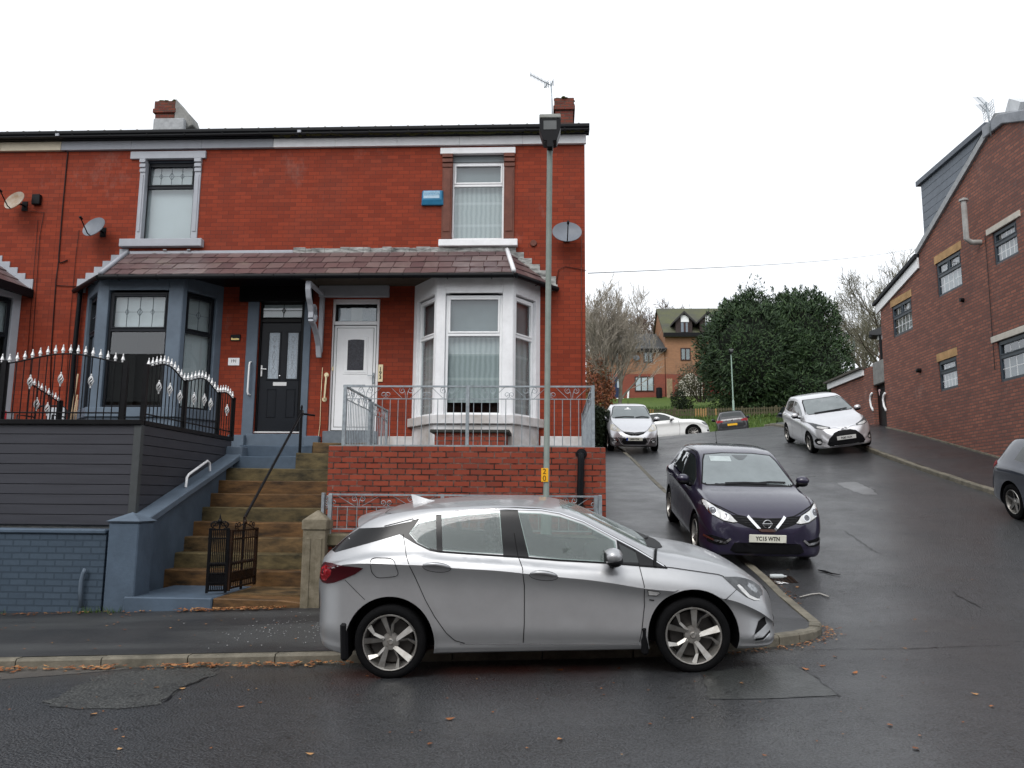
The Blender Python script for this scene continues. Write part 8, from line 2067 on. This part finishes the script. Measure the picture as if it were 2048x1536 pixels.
# ---- generic hatch body for the cars further off
def far_hatch(label, mat, X, Y, hd, rear=False, plate=True, G_=None):
    root = thing('parked_car', label, 'car', (0, 0, 0), GRP)
    WB, TR, R = 2.63, 1.53, .315
    sp = dict(
        top=[(-.78, .5), (-.77, .78), (-.73, .96), (-.62, 1.08), (-.40, 1.33), (-.28, 1.39), (0, 1.425), (.5, 1.45), (.9, 1.45), (1.3, 1.42), (1.5, 1.37), (1.85, 1.22), (2.15, 1.07), (2.28, 1.01), (2.45, .98), (2.8, .925), (3.1, .84), (3.3, .73), (3.41, .62), (3.46, .52), (3.48, .44)],
        belt=[(-.78, .48), (-.7, .92), (0, 1.0), (1, .965), (2, .93), (2.6, .88), (3.0, .78), (3.3, .60), (3.48, .36)],
        plan=[(-.78, .62), (-.76, .75), (-.65, .83), (-.3, .88), (.2, .895), (2.6, .895), (2.95, .86), (3.2, .79), (3.38, .66), (3.48, .38)],
        bot=[(-.78, .36), (-.65, .26), (-.3, .19), (2.6, .18), (3.3, .18), (3.48, .24)],
        crease=[(-.78, .34), (-.5, .80), (.5, .84), (2, .80), (2.8, .68), (3.48, .3)],
        roofw=[(-.6, .56), (0, .60), (.6, .62), (1.4, .62), (1.8, .66), (2.2, .74)], under=.012, stations=60)
    c = Car(root, sp); c.finish(mat, [(0, .318, .375), (WB, .318, .375)])
    for v in 'RL':
        c.decal('side_window', [(.05, 1.06), (.15, 1.28), (.5, 1.34), (1.2, 1.335), (1.55, 1.22), (1.9, 1.02), (1.0, 1.015)], v, DGLASS, .005); mirror_part(c, 1.85, .88, 1.02, mat, 1.0, -1 if v == 'R' else 1)
        c.decal('tail_light', [(-.765, .83), (-.74, .95), (-.55, .97), (-.45, .93), (-.55, .85)], v, TAIL, .006, res=(.03, .02)); c.decal('headlight', [(2.95, .80), (3.2, .74), (3.36, .63), (3.34, .57), (3.15, .63)], v, LAMPC, .006, res=(.03, .02)); c.strip('shut_line', [(2.2, .96), (2.22, .6), (2.15, .28)], v, SEAM, .008)
    c.decal('rear_screen', [(-.54, 1.10), (.54, 1.10), (.50, 1.30), (.44, 1.335), (-.44, 1.335), (-.50, 1.30)], 'B', DGLASS, .005, res=(.08, .05)); c.decal('windscreen', [(-.70, 1.06), (.70, 1.06), (.56, 1.35), (-.56, 1.35)], 'F', SCREEN, .005, res=(.1, .05))
    for sgn in (1, -1):
        f = (lambda p: p) if sgn < 0 else sym
        c.decal('tail_light', f([(-.80, .93), (-.50, .925), (-.46, .83), (-.80, .80)]), 'B', TAIL, .007, res=(.04, .03)); c.decal('lamp', f([(-.80, .78), (-.62, .74), (-.50, .66), (-.56, .60), (-.76, .64)]), 'F', LAMPC, .007, res=(.04, .03))
    c.decal('bumper_panel', [(-.60, .40), (.60, .40), (.5, .25), (-.5, .25)], 'B', TRIM, .006); c.strip('tailgate_line', [(-.62, .56), (.62, .56)], 'B', SEAM, .012); c.decal('grille', [(-.5, .62), (.5, .62), (.45, .52), (-.45, .52)], 'F', TRIM, .006); c.decal('lower_grille', [(-.5, .40), (.5, .40), (.45, .26), (-.45, .26)], 'F', TRIM, .006)  # first decal: black trim panel low on the rear bumper
    b = MB(); xx = c.hit((-4, 0, .88), (1, 0, 0))[0].x; b.lathe([(0, -.012), (.05, -.012), (.055, 0)], (xx, 0, .885), 'x', 16); b.build('maker_badge', CHROME, root)
    if plate:
        number_plate(c, c.hit((-4, 0, .66), (1, 0, 0))[0].x-.012+.012, .665, '', PLATEY, 'B'); number_plate(c, 3.482, .42, '', PLATEW)
    wheel_set(root, WB, TR, R, .21, 'five'); place(root, X, Y, hd, WB, TR, G_)
    return root
Yg = 44.2
def upper_ground(X, Y): return roadH(X, Y) if Y < 45.6 else max(roadH(X, Y), grassH(X, Y)-.6)
far_hatch('dark grey hatchback seen from behind, parked beside the green bank', DKGREY, xY(1473, 850, Yg), Yg+.78, radians(79), True, G_=roadH)
Yk = 42.5
far_hatch('dark car mostly hidden behind the silver hatchback on the right hand kerb', NAVYC, xY(1570, 850, Yk)+1.45, Yk+3.4, radians(-97), G_=roadH)
far_hatch('dark blue car cut off by the right edge of the picture', NAVYC, 9.02, 14.75, radians(-90))
# ------------------------------------------------------------------ trees, hedges, grass
BARK = plain('pale_bark', (.24, .22, .18), .85, c2=(.10, .09, .07), vscale=3, bump=.4)
BARKD = plain('brown_bark', (.12, .10, .08), .9, vary=.3, vscale=3)
TWIG = plain('brown_twigs', (.13, .095, .075), .9, vary=.25, vscale=1)
TWIGP = plain('pale_twigs', (.27, .24, .195), .9, vary=.25, vscale=1)
TWIGG = plain('grey_green_twigs', (.15, .14, .10), .9, vary=.3, vscale=1)
def leafmat(name, a, b, c):
    s = NT(name); g = s.new('ShaderNodeNewGeometry'); col = s.ramp(g.outputs['Random Per Island'], [(0, a), (.55, b), (1, c)])
    n = s.noise(.55, 4, .7); col = s.mix(s.ramp(n, [(.35, .45), (.65, 0)]), col, tuple(x*.45 for x in a))
    s.link(col, s.bs.inputs['Base Color']); s.set(Roughness=.6); s.bs.inputs['Specular IOR Level'].default_value = .3; return s.m
CONIF = leafmat('conifer_foliage', (.014, .032, .012), (.028, .060, .020), (.060, .105, .034))
HEDGEM = leafmat('hedge_foliage', (.012, .022, .010), (.02, .035, .014), (.035, .05, .02))
BEECHM = leafmat('copper_leaves', (.15, .045, .018), (.24, .085, .035), (.30, .13, .06))
SHRUBM = leafmat('thin_shrub_leaves', (.05, .055, .025), (.10, .095, .05), (.16, .14, .085))
LITTER = leafmat('fallen_leaf_mix', (.16, .055, .018), (.34, .13, .045), (.46, .26, .11))
BLADE = leafmat('grass_blade', (.045, .09, .016), (.075, .14, .025), (.12, .17, .04))

class Bare:
    def __init__(s, seed, mn=.0035): s.mn = mn; s.r = random.Random(seed); s.tr = MB(); s.tw = MB(); s.n = 0
    def branch(s, p, d, L, r, lv, maxlv, up, spread, kids):
        R_ = s.r; n = 5 if lv < 2 else 4; pts = [p.copy()]; rad = [r]; dirs = [d.copy()]; q = p.copy(); dd = d.copy()
        for i in range(n):
            dd = (dd+Vector((R_.gauss(0, .13), R_.gauss(0, .13), R_.gauss(0, .08)+up))).normalized(); q = q+dd*(L/n); pts.append(q.copy()); rad.append(max(s.mn, r*(1-.75*(i+1)/n))); dirs.append(dd.copy())
        tgt = s.tr if lv <= 1 else s.tw
        tgt.tube(pts, rad, 6 if lv == 0 else (5 if lv == 1 else 3), cap=False); s.n += 1
        if lv >= maxlv: return
        k = kids[min(lv, len(kids)-1)]
        for j in range(k):
            t = lerp(.22 if lv else .30, .98, (j+R_.random())/k); i = min(n-1, int(t*n)); f = t*n-i; o = pts[i].lerp(pts[i+1], f)
            ax = dirs[i].orthogonal().normalized(); ax = Matrix.Rotation(R_.uniform(0, 2*pi), 3, dirs[i]) @ ax; ang = spread*R_.uniform(.6, 1.25)
            nd = (dirs[i]*cos(ang)+ax*sin(ang)).normalized()
            s.branch(o, nd, L*R_.uniform(.45, .72)*(1.05-.35*t), max(.004, lerp(rad[i], rad[i+1], f)*.62), lv+1, maxlv, up, spread, kids)
def bare_tree(label, X, Y, z0, h, seed, bark=BARK, twig=TWIG, r=.16, lv=4, up=.05, spread=.62, kids=(7, 6, 5, 4), stems=1, lean=(0, 0), group='bare winter trees', name='bare_tree', tl=.62, mn=.006):
    t = thing(name, label, 'tree', (X, Y, z0), group); b = Bare(seed, mn)
    for k in range(stems):
        a = 2*pi*k/max(1, stems)+seed; o = Vector((X+.25*cos(a)*(stems > 1), Y+.25*sin(a)*(stems > 1), z0))
        d = Vector((lean[0]+.22*cos(a)*(stems > 1), lean[1]+.22*sin(a)*(stems > 1), 1)).normalized()
        b.branch(o, d, h*tl, r, 0, lv, up, spread, kids)
    b.tr.build('trunk', bark, t, smooth=True, fix=False); b.tw.build('crown', twig, t, fix=False); return t
def gH(u, v, Y): x = xY(u, v, Y); return x, grassH(x, Y)-.1
x, z = gH(1226, 835, 48.2); bare_tree('pale barked bare tree in front of the far left brick house', x, 48.2, z, zY(1235, 552, 48.2)-z, 5, BARK, TWIGP, .16, 4, .09, .5, (9, 7, 6, 4), 3, mn=.010)
x, z = gH(1200, 835, 49.5); bare_tree('slender bare tree nearest the corner of the end terrace house', x, 49.5, z, zY(1200, 572, 49.5)-z, 11, BARK, TWIGP, .12, 4, .09, .48, (9, 7, 6, 4), 2, mn=.010)
k = 0
for u, v, Y, hseed in ((1185, 612, 82, 21), (1218, 604, 86, 22), (1250, 612, 82, 23), (1280, 600, 88, 24), (1306, 598, 84, 25), (1336, 598, 88, 26), (1360, 606, 90, 27)):
    x = xY(u, 700, Y); z = grassH(x, Y)-1; top = zY(u, v, Y)
    bare_tree('brown bare tree in the wood behind the far brick houses, '+('leftmost', 'second from the left', 'third from the left', 'fourth from the left', 'fifth from the left', 'second from the right', 'rightmost')[k], x, Y, z, top-z, hseed, BARKD, TWIG, .22, 4, .04, .62, (11, 8, 6, 4), group='bare trees in the wood behind the houses', mn=.019); k += 1
for u, v, Y, sd, lab, lean in ((1716, 590, 70, 31, 'short bare tree beside the right edge of the conifer', (0, 0)), (1752, 505, 64, 32, 'tall bare tree left of the gable house', (-.03, 0)), (1800, 470, 58, 33, 'tallest bare tree rising over the low roof of the gable house', (-.10, 0)), (1770, 560, 75, 34, 'bushy bare tree low behind the yard gate', (0, 0)), (1735, 600, 80, 35, 'thin bare tree behind the grey pole', (0, 0))):
    x = xY(u, 700, Y); z = grassH(x, Y)-1.5; top = zY(u, v, Y); bare_tree(lab, x, Y, z, top-z, sd, BARKD, TWIGG, .2, 4, .05, .55, (10, 8, 6, 4), lean=lean, mn=.010, group='bare trees right of the conifer')

def foliage(mb, c, n, s, rnd, droop=0.0, w=.45):
    """one spray: a kite of two triangles"""
    n = n.normalized(); a = n.orthogonal().normalized(); a = Matrix.Rotation(rnd.uniform(0, 2*pi), 3, n) @ a
    d = (n*rnd.uniform(.2, .9)+a*rnd.uniform(.3, 1)+Vector((0, 0, droop))).normalized(); side = d.cross(n)
    if side.length < .05: side = a
    side = side.normalized()*s*w*.5; tip = c+d*s; m = c+d*s*.45+n*s*.06*rnd.uniform(-1, 1)
    mb.add([tuple(c), tuple(m-side), tuple(tip), tuple(m+side)], [(0, 1, 2, 3)])
def conifer():
    Y = 55.0; s = Y/FPX; rnd = random.Random(77)
    E = [(1500, 716, 98, 128), (1600, 700, 90, 116), (1556, 700, 108, 100), (1640, 742, 62, 74), (1447, 706, 50, 62), (1520, 770, 82, 56), (1612, 778, 84, 50), (1470, 655, 42, 54), (1622, 636, 40, 52), (1500, 628, 36, 46), (1578, 626, 34, 44)]
    P = [(pY(u, v, Y+(i % 3-1)*1.4), rx*s, rz*s) for i, (u, v, rx, rz) in enumerate(E)]
    x, z = xY(1560, 830, Y), grassH(xY(1560, 830, Y), Y)
    t = thing('conifer_tree', 'big dark green conifer with a ragged double crown behind the picket fence', 'tree', (x, Y, z)); mb = MB()
    area = sum(rx*rz for _, rx, rz in P)
    for c, rx, rz in P:
        N = int(78000*rx*rz/area)
        for _ in range(N):
            d = Vector((rnd.gauss(0, 1), rnd.gauss(0, 1), rnd.gauss(0, 1))).normalized()
            bump = 1+.30*noise.noise((d.x*2.4+c.x, d.y*2.4, d.z*2.4+c.z))+.16*noise.noise((d.x*6+c.x, d.y*6, d.z*6))
            q = rnd.uniform(.72, 1.0)**.6*bump; p = c+Vector((d.x*rx*q, d.y*rx*.85*q, d.z*rz*q))
            inside = False
            for c2, rx2, rz2 in P:
                if c2 is c: continue
                e = p-c2
                if (e.x/rx2)**2+(e.y/(rx2*.85))**2+(e.z/rz2)**2 < .50: inside = True; break
            if inside or p.z < z-.2: continue
            foliage(mb, p, (d+Vector((0, 0, .35))).normalized(), rnd.uniform(.14, .40), rnd, rnd.uniform(-.4, .5), .26)
    # wispy leading shoots along the top
    for u, v in ((1452, 612), (1470, 600), (1484, 588), (1497, 578), (1508, 590), (1530, 603), (1546, 596), (1560, 588), (1572, 584), (1588, 590), (1603, 578), (1616, 582), (1630, 580), (1644, 598), (1660, 606), (1676, 625), (1430, 640)):
        o = pY(u+rnd.uniform(-3, 3), v+22, Y); h = rnd.uniform(.7, 1.5)
        for _ in range(130): q = rnd.random(); p = o+Vector((rnd.gauss(0, .32)*(1-q), rnd.gauss(0, .32)*(1-q), h*q)); foliage(mb, p, Vector((rnd.gauss(0, .6), rnd.gauss(0, .6), 1)), rnd.uniform(.12, .30), rnd, .3, .26)
    mb.build('crown', CONIF, t, fix=False)
    b = MB()
    for u in (1505, 1560, 1610): xx = xY(u, 800, Y); b.tube([(xx, Y, z-.5), (xx+.1, Y, z+3), (xx, Y, z+7)], [.28, .22, .12], 8)
    b.build('trunk', BARKD, t, smooth=True)
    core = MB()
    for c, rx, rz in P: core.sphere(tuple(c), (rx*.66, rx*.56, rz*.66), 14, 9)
    core.build('shade_core', plain('inner_crown_shade', (.008, .012, .007), .95), t, smooth=True)  # near-black solid cores paint the shade deep inside the crown
conifer()
def bush(name, label, boxes, mat, N, size, seed, cat='shrub', twigs=None):
    rnd = random.Random(seed); mb = MB(); c0 = boxes[0][0]; t = thing(name, label, cat, tuple(c0))
    tot = sum(b[1]*b[3] for b in boxes)
    for c, rx, ry, rz in boxes:
        for _ in range(int(N*rx*rz/tot)):
            d = Vector((rnd.gauss(0, 1), rnd.gauss(0, 1), rnd.gauss(0, 1))).normalized(); q = rnd.uniform(.3, 1)**.5*(1+.2*noise.noise((d.x*3+c[0], d.y*3, d.z*3)))
            foliage(mb, Vector(c)+Vector((d.x*rx*q, d.y*ry*q, d.z*rz*q)), d, size*rnd.uniform(.6, 1.3), rnd, rnd.uniform(-.3, .3), .6)
    mb.build('foliage', mat, t, fix=False)
    if twigs:
        b = Bare(seed); c, rx, ry, rz = boxes[0]
        for k in range(twigs): a = 2*pi*k/twigs; b.branch(Vector((c[0]+.2*cos(a), c[1]+.2*sin(a), c[2]-rz)), Vector((.4*cos(a), .4*sin(a), 1)).normalized(), rz*1.7, .06, 0, 3, .02, .6, (6, 5, 4))
        b.tr.build('stem', BARKD, t, fix=False); b.tw.build('twigs', TWIG, t, fix=False)
    return t
p = pY(1402, 762, 57); bush('garden_shrub', 'wispy brown shrub in front of the three storey brick house', [(tuple(p), 1.9, 1.4, 1.5), (tuple(p+Vector((1.3, 0, .3))), 1.2, 1, 1.0), (tuple(p+Vector((-.9, 0, -.7))), 1.0, 1, .9)], SHRUBM, 3600, .15, 3, twigs=7)
p = pY(1357, 800, 56); bush('garden_shrub', 'dark ivy clad stump beside the picket fence', [(tuple(p), .55, .5, .75), (tuple(p+Vector((.5, 0, -.4))), .5, .5, .45)], HEDGEM, 1400, .14, 4)
p = pY(1190, 765, 46.5); bush('beech_shrub', 'shrub keeping its copper brown leaves, by the corner of the end house', [(tuple(p), .9, .9, 1.8), (tuple(p+Vector((.5, 0, -.8))), .7, .7, 1.0)], BEECHM, 2600, .16, 6)
# clipped hedge beside the footway
rnd = random.Random(15); mb = MB(); x0, x1, y0, y1 = .1, 1.75, 27.5, 34; hb = lambda x, y: paveH(x, y)
hz = zY(1203, 819, 28)-hb(1.2, 28)
for _ in range(15000):
    f = rnd.random(); x, y = rnd.uniform(x0, x1), rnd.uniform(y0, y1); z = rnd.uniform(-.1, hz)
    if f < .45: y = y0+rnd.gauss(0, .05); n = Vector((0, -1, .2))
    elif f < .8: x = x1+rnd.gauss(0, .05); n = Vector((1, 0, .2))
    else: z = hz+rnd.gauss(0, .03); n = Vector((0, 0, 1))
    foliage(mb, Vector((x, y, hb(x, y)+z)), n, rnd.uniform(.06, .12), rnd, 0, .7)
t = thing('hedge', 'dark clipped hedge beside the two tone hatchback', 'hedge', (.9, 30, hb(.9, 30))); mb.build('foliage', HEDGEM, t, fix=False)
b = MB(); b.prism([(x0+.06, y0+.06, hb(.5, y0)-.3), (x1-.06, y0+.06, hb(.5, y0)-.3), (x1-.06, y0+.06, hb(1, y0)+hz-.06), (x0+.06, y0+.06, hb(1, y0)+hz-.06)], (0, y1-y0-.1, hb(1, y1)-hb(1, y0))); b.build('stems', plain('hedge_shade', (.01, .014, .008), .95), t)  # solid dark block paints the shade inside the hedge, no separate stems
# grass on the bank
rnd = random.Random(20); mb = MB()
for _ in range(16000):
    y = 46.3+rnd.random()**1.2*16; u = rnd.uniform(1195, 1700); x = (u-1105)/FPX*y; z = grassH(x, y)-.05; h = rnd.uniform(.08, .24); a = rnd.uniform(0, pi); w = .035; l = rnd.uniform(-.08, .08)
    mb.add([(x-w*cos(a), y-w*sin(a), z), (x+w*cos(a), y+w*sin(a), z), (x+l, y+l, z+h)], [(0, 1, 2)])
tag(mb.build('grass', BLADE, None, fix=False), 'green grass on the bank below the far houses', 'grass', kind='stuff')
rnd = random.Random(21); mb = MB()
for cx, cy, n, r in ((-5.92, 10.30, 60, .12), (-5.60, 10.28, 30, .08), (-7.2, 10.36, 20, .1), (-6.55, 8.2, 26, .1)):
    for _ in range(n):
        x, y = cx+rnd.gauss(0, r), cy+rnd.gauss(0, .025); z = (paveH if y > 8.25 else roadH)(x, y); h = rnd.uniform(.03, .10); l = rnd.gauss(0, .03); a = rnd.uniform(0, pi); w = .005
        mb.add([(x-w*cos(a), y-w*sin(a), z), (x+w*cos(a), y+w*sin(a), z), (x+l, y+abs(l)*-.5, z+h)], [(0, 1, 2)])
tag(mb.build('weeds', BLADE, None, fix=False), 'tufts of grass growing at the foot of the blue wall and in the gutter', 'weeds', kind='stuff')

# ------------------------------------------------------------------ leaf litter and rubbish
rnd = random.Random(31); mb = MB()
def leafpiece(x, y, z, s):
    a = rnd.uniform(0, 2*pi); t = rnd.uniform(-.5, .5); c, q = cos(a), sin(a); P = []
    for (lx, ly, lz) in ((-.5, 0, .12), (-.15, -.36, .0), (.2, -.24, .05), (.55, 0, .20), (.2, .26, .10), (-.15, .34, .02)):
        P.append((x+s*(lx*c-ly*q), y+s*(lx*q+ly*c), z+.004+s*abs(lz+ly*t*.6)))
    mb.add(P, [(0, 1, 2, 3), (0, 3, 4, 5)])
def H_at(x, y): return paveH(x, y)+.006 if inside_corner(x, y) else roadH(x, y)+.008
for _ in range(620):                                        # drift in the gutter
    x = rnd.uniform(-8.5, -1.7); dens = .5+.5*noise.noise((x*1.3, 2, 0))
    if rnd.random() > dens*1.3*(1 if x < -2.3 else .5): continue
    leafpiece(x, 8.21-abs(rnd.gauss(0, .06)), roadH(x, 8.2)+rnd.uniform(0, .035), rnd.uniform(.035, .075))
for _ in range(190):
    x = rnd.uniform(-4.75, -3.35); y = 10.27-abs(rnd.gauss(0, .045)); leafpiece(x, y, paveH(x, y)+rnd.uniform(0, .03), rnd.uniform(.03, .065))
for _ in range(50): x = rnd.uniform(-7.2, -5.1); y = 10.30-abs(rnd.gauss(0, .05)); leafpiece(x, y, paveH(x, y)+.004, rnd.uniform(.03, .055))
for _ in range(150):                                        # round the corner kerb
    a = rnd.uniform(-.2, 1.5); r = CR+.03+abs(rnd.gauss(0, .09)); x, y = CX+r*sin(a), CY-r*cos(a); leafpiece(x, y, roadH(x, y)+rnd.uniform(0, .015), rnd.uniform(.02, .045))
for _ in range(40): y = rnd.uniform(10.4, 11.6); x = KX(y)+.03+abs(rnd.gauss(0, .06)); leafpiece(x, y, roadH(x, y), rnd.uniform(.025, .05))
for (u, v) in ((187, 1431), (482, 1416), (520, 1407), (313, 1377), (330, 1340), (365, 1379), (1237, 1339), (1645, 1333), (1670, 1315), (1708, 1348), (1710, 1347), (1950, 1390), (1984, 1415), (1832, 1500), (1780, 1453), (1595, 1176), (1830, 1240), (1810, 1298), (1612, 1340), (1483, 1368), (1120, 1342), (240, 1500), (620, 1510), (900, 1440), (860, 1490), (1300, 1450), (1120, 1480)):
    x, y = gpt(u, v); leafpiece(x, y, roadH(x, y), rnd.uniform(.035, .07))
for _ in range(60): x, y = rnd.uniform(-8, 0), rnd.uniform(8.5, 10.1); leafpiece(x, y, paveH(x, y)+.004, rnd.uniform(.02, .04))
for _ in range(120): x, y = rnd.uniform(-6, 6), rnd.uniform(4.4, 8); leafpiece(x, y, roadH(x, y)+.002, rnd.uniform(.012, .03))
for _ in range(60): x, y = rnd.uniform(3, 8), rnd.uniform(8, 20); leafpiece(x, y, roadH(x, y)+.002, rnd.uniform(.015, .03))
tag(mb.build('fallen_leaves', LITTER, None, fix=False), 'orange brown fallen leaves along the kerb and the foot of the steps', 'leaves', kind='stuff')
mb = MB(); rnd = random.Random(33)
for _ in range(170):
    x, y = rnd.gauss(-2.75, .55), rnd.gauss(9.3, .40)
    if 8.4 < y < 10.2: z = paveH(x, y)+.004; s = rnd.uniform(.004, .011); a = rnd.uniform(0, pi); mb.add([(x+s*cos(a+k*pi/2), y+s*sin(a+k*pi/2), z+.004*(k % 2)) for k in range(4)], [(0, 1, 2, 3)])
tag(mb.build('white_specks', plain('white_fleck', (.55, .55, .55), .6), None, fix=False), 'white flecks scattered on the pavement behind the silver hatchback', 'litter', kind='stuff')
def crumple(label, u, v, s, m, n=9, seed=1, flat=.4):
    rnd = random.Random(seed); x, y = gpt(u, v); b = MB()
    for k in range(n):
        c = Vector((x+rnd.gauss(0, s*.35), y+rnd.gauss(0, s*.25), roadH(x, y)+.012+rnd.random()*s*flat)); q = [c+Vector((rnd.gauss(0, s*.45), rnd.gauss(0, s*.4), rnd.gauss(0, s*.22))) for _ in range(3)]
        for p_ in q: p_.z = max(p_.z, roadH(x, y)+.006)
        b.prism([tuple(p_) for p_ in q], (0, 0, .003))
    return tag(b.build('crumpled_paper', m, None), label, 'litter', 'rubbish by the corner kerb')
PAPER = plain('white_paper', (.72, .72, .72), .7)
crumple('crumpled white paper lying at the corner of the kerb', 1574, 1272, .10, PAPER, 14, 1); crumple('flat white paper scrap beside the drain', 1561, 1169, .075, PAPER, 7, 2, .1)
x, y = gpt(1556, 1158); b = MB(); z = roadH(x, y)+.035; b.lathe([(0, -.11), (.03, -.11), (.033, -.08), (.033, .06), (.014, .09), (.014, .115), (0, .115)], (x, y, z), 'x', 14)
tag(b.build('plastic_bottle', plain('clear_plastic', (.42, .45, .45), .08, coat=1), None, smooth=45), 'clear plastic bottle lying by the drain at the kerb', 'bottle', 'rubbish by the corner kerb')
P = [gpt(*q) for q in ((1600, 1197), (1622, 1191), (1640, 1190), (1658, 1196))]; b = MB(); b.tube([(x, y, roadH(x, y)+.014) for x, y in P], .010, 6); tag(b.build('stick', plain('bleached_stick', (.30, .29, .27), .7), None, smooth=True), 'pale stick lying on the asphalt by the corner', 'stick')
P = [gpt(*q) for q in ((1636, 1142), (1650, 1145), (1664, 1149), (1681, 1152))]; b = MB(); b.tube([(x, y, roadH(x, y)+.014) for x, y in P], [.006, .014, .010, .004], 6); tag(b.build('wet_rag', BLACKM, None, smooth=True), 'flat black scrap lying in the side street beyond the drain', 'litter')
gx, gy = gpt(1580, 1160); gx = KX(gy)+.22; b = MB(); q = [(gx-.17, gy-.17), (gx+.17, gy-.17), (gx+.17, gy+.17), (gx-.17, gy+.17)]
for k in range(7): xx = gx-.16+.048*k; b.prism([(xx, gy-.17, roadH(xx, gy-.17)+.005), (xx+.030, gy-.17, roadH(xx, gy-.17)+.005), (xx+.030, gy+.17, roadH(xx, gy+.17)+.005), (xx, gy+.17, roadH(xx, gy+.17)+.005)], (0, 0, .006))
dg_ = thing('drain_grate', 'dark iron drain grate in the gutter by the corner kerb', 'drain', (gx, gy, roadH(gx, gy))); b.build('bars', RUSTYM, dg_)
b = MB(); b.add([(x, y, roadH(x, y)+.004) for x, y in q], [(0, 1, 2, 3)]); b.build('shaft', SEAM, dg_)  # flat black sheet painted as the darkness below the bars
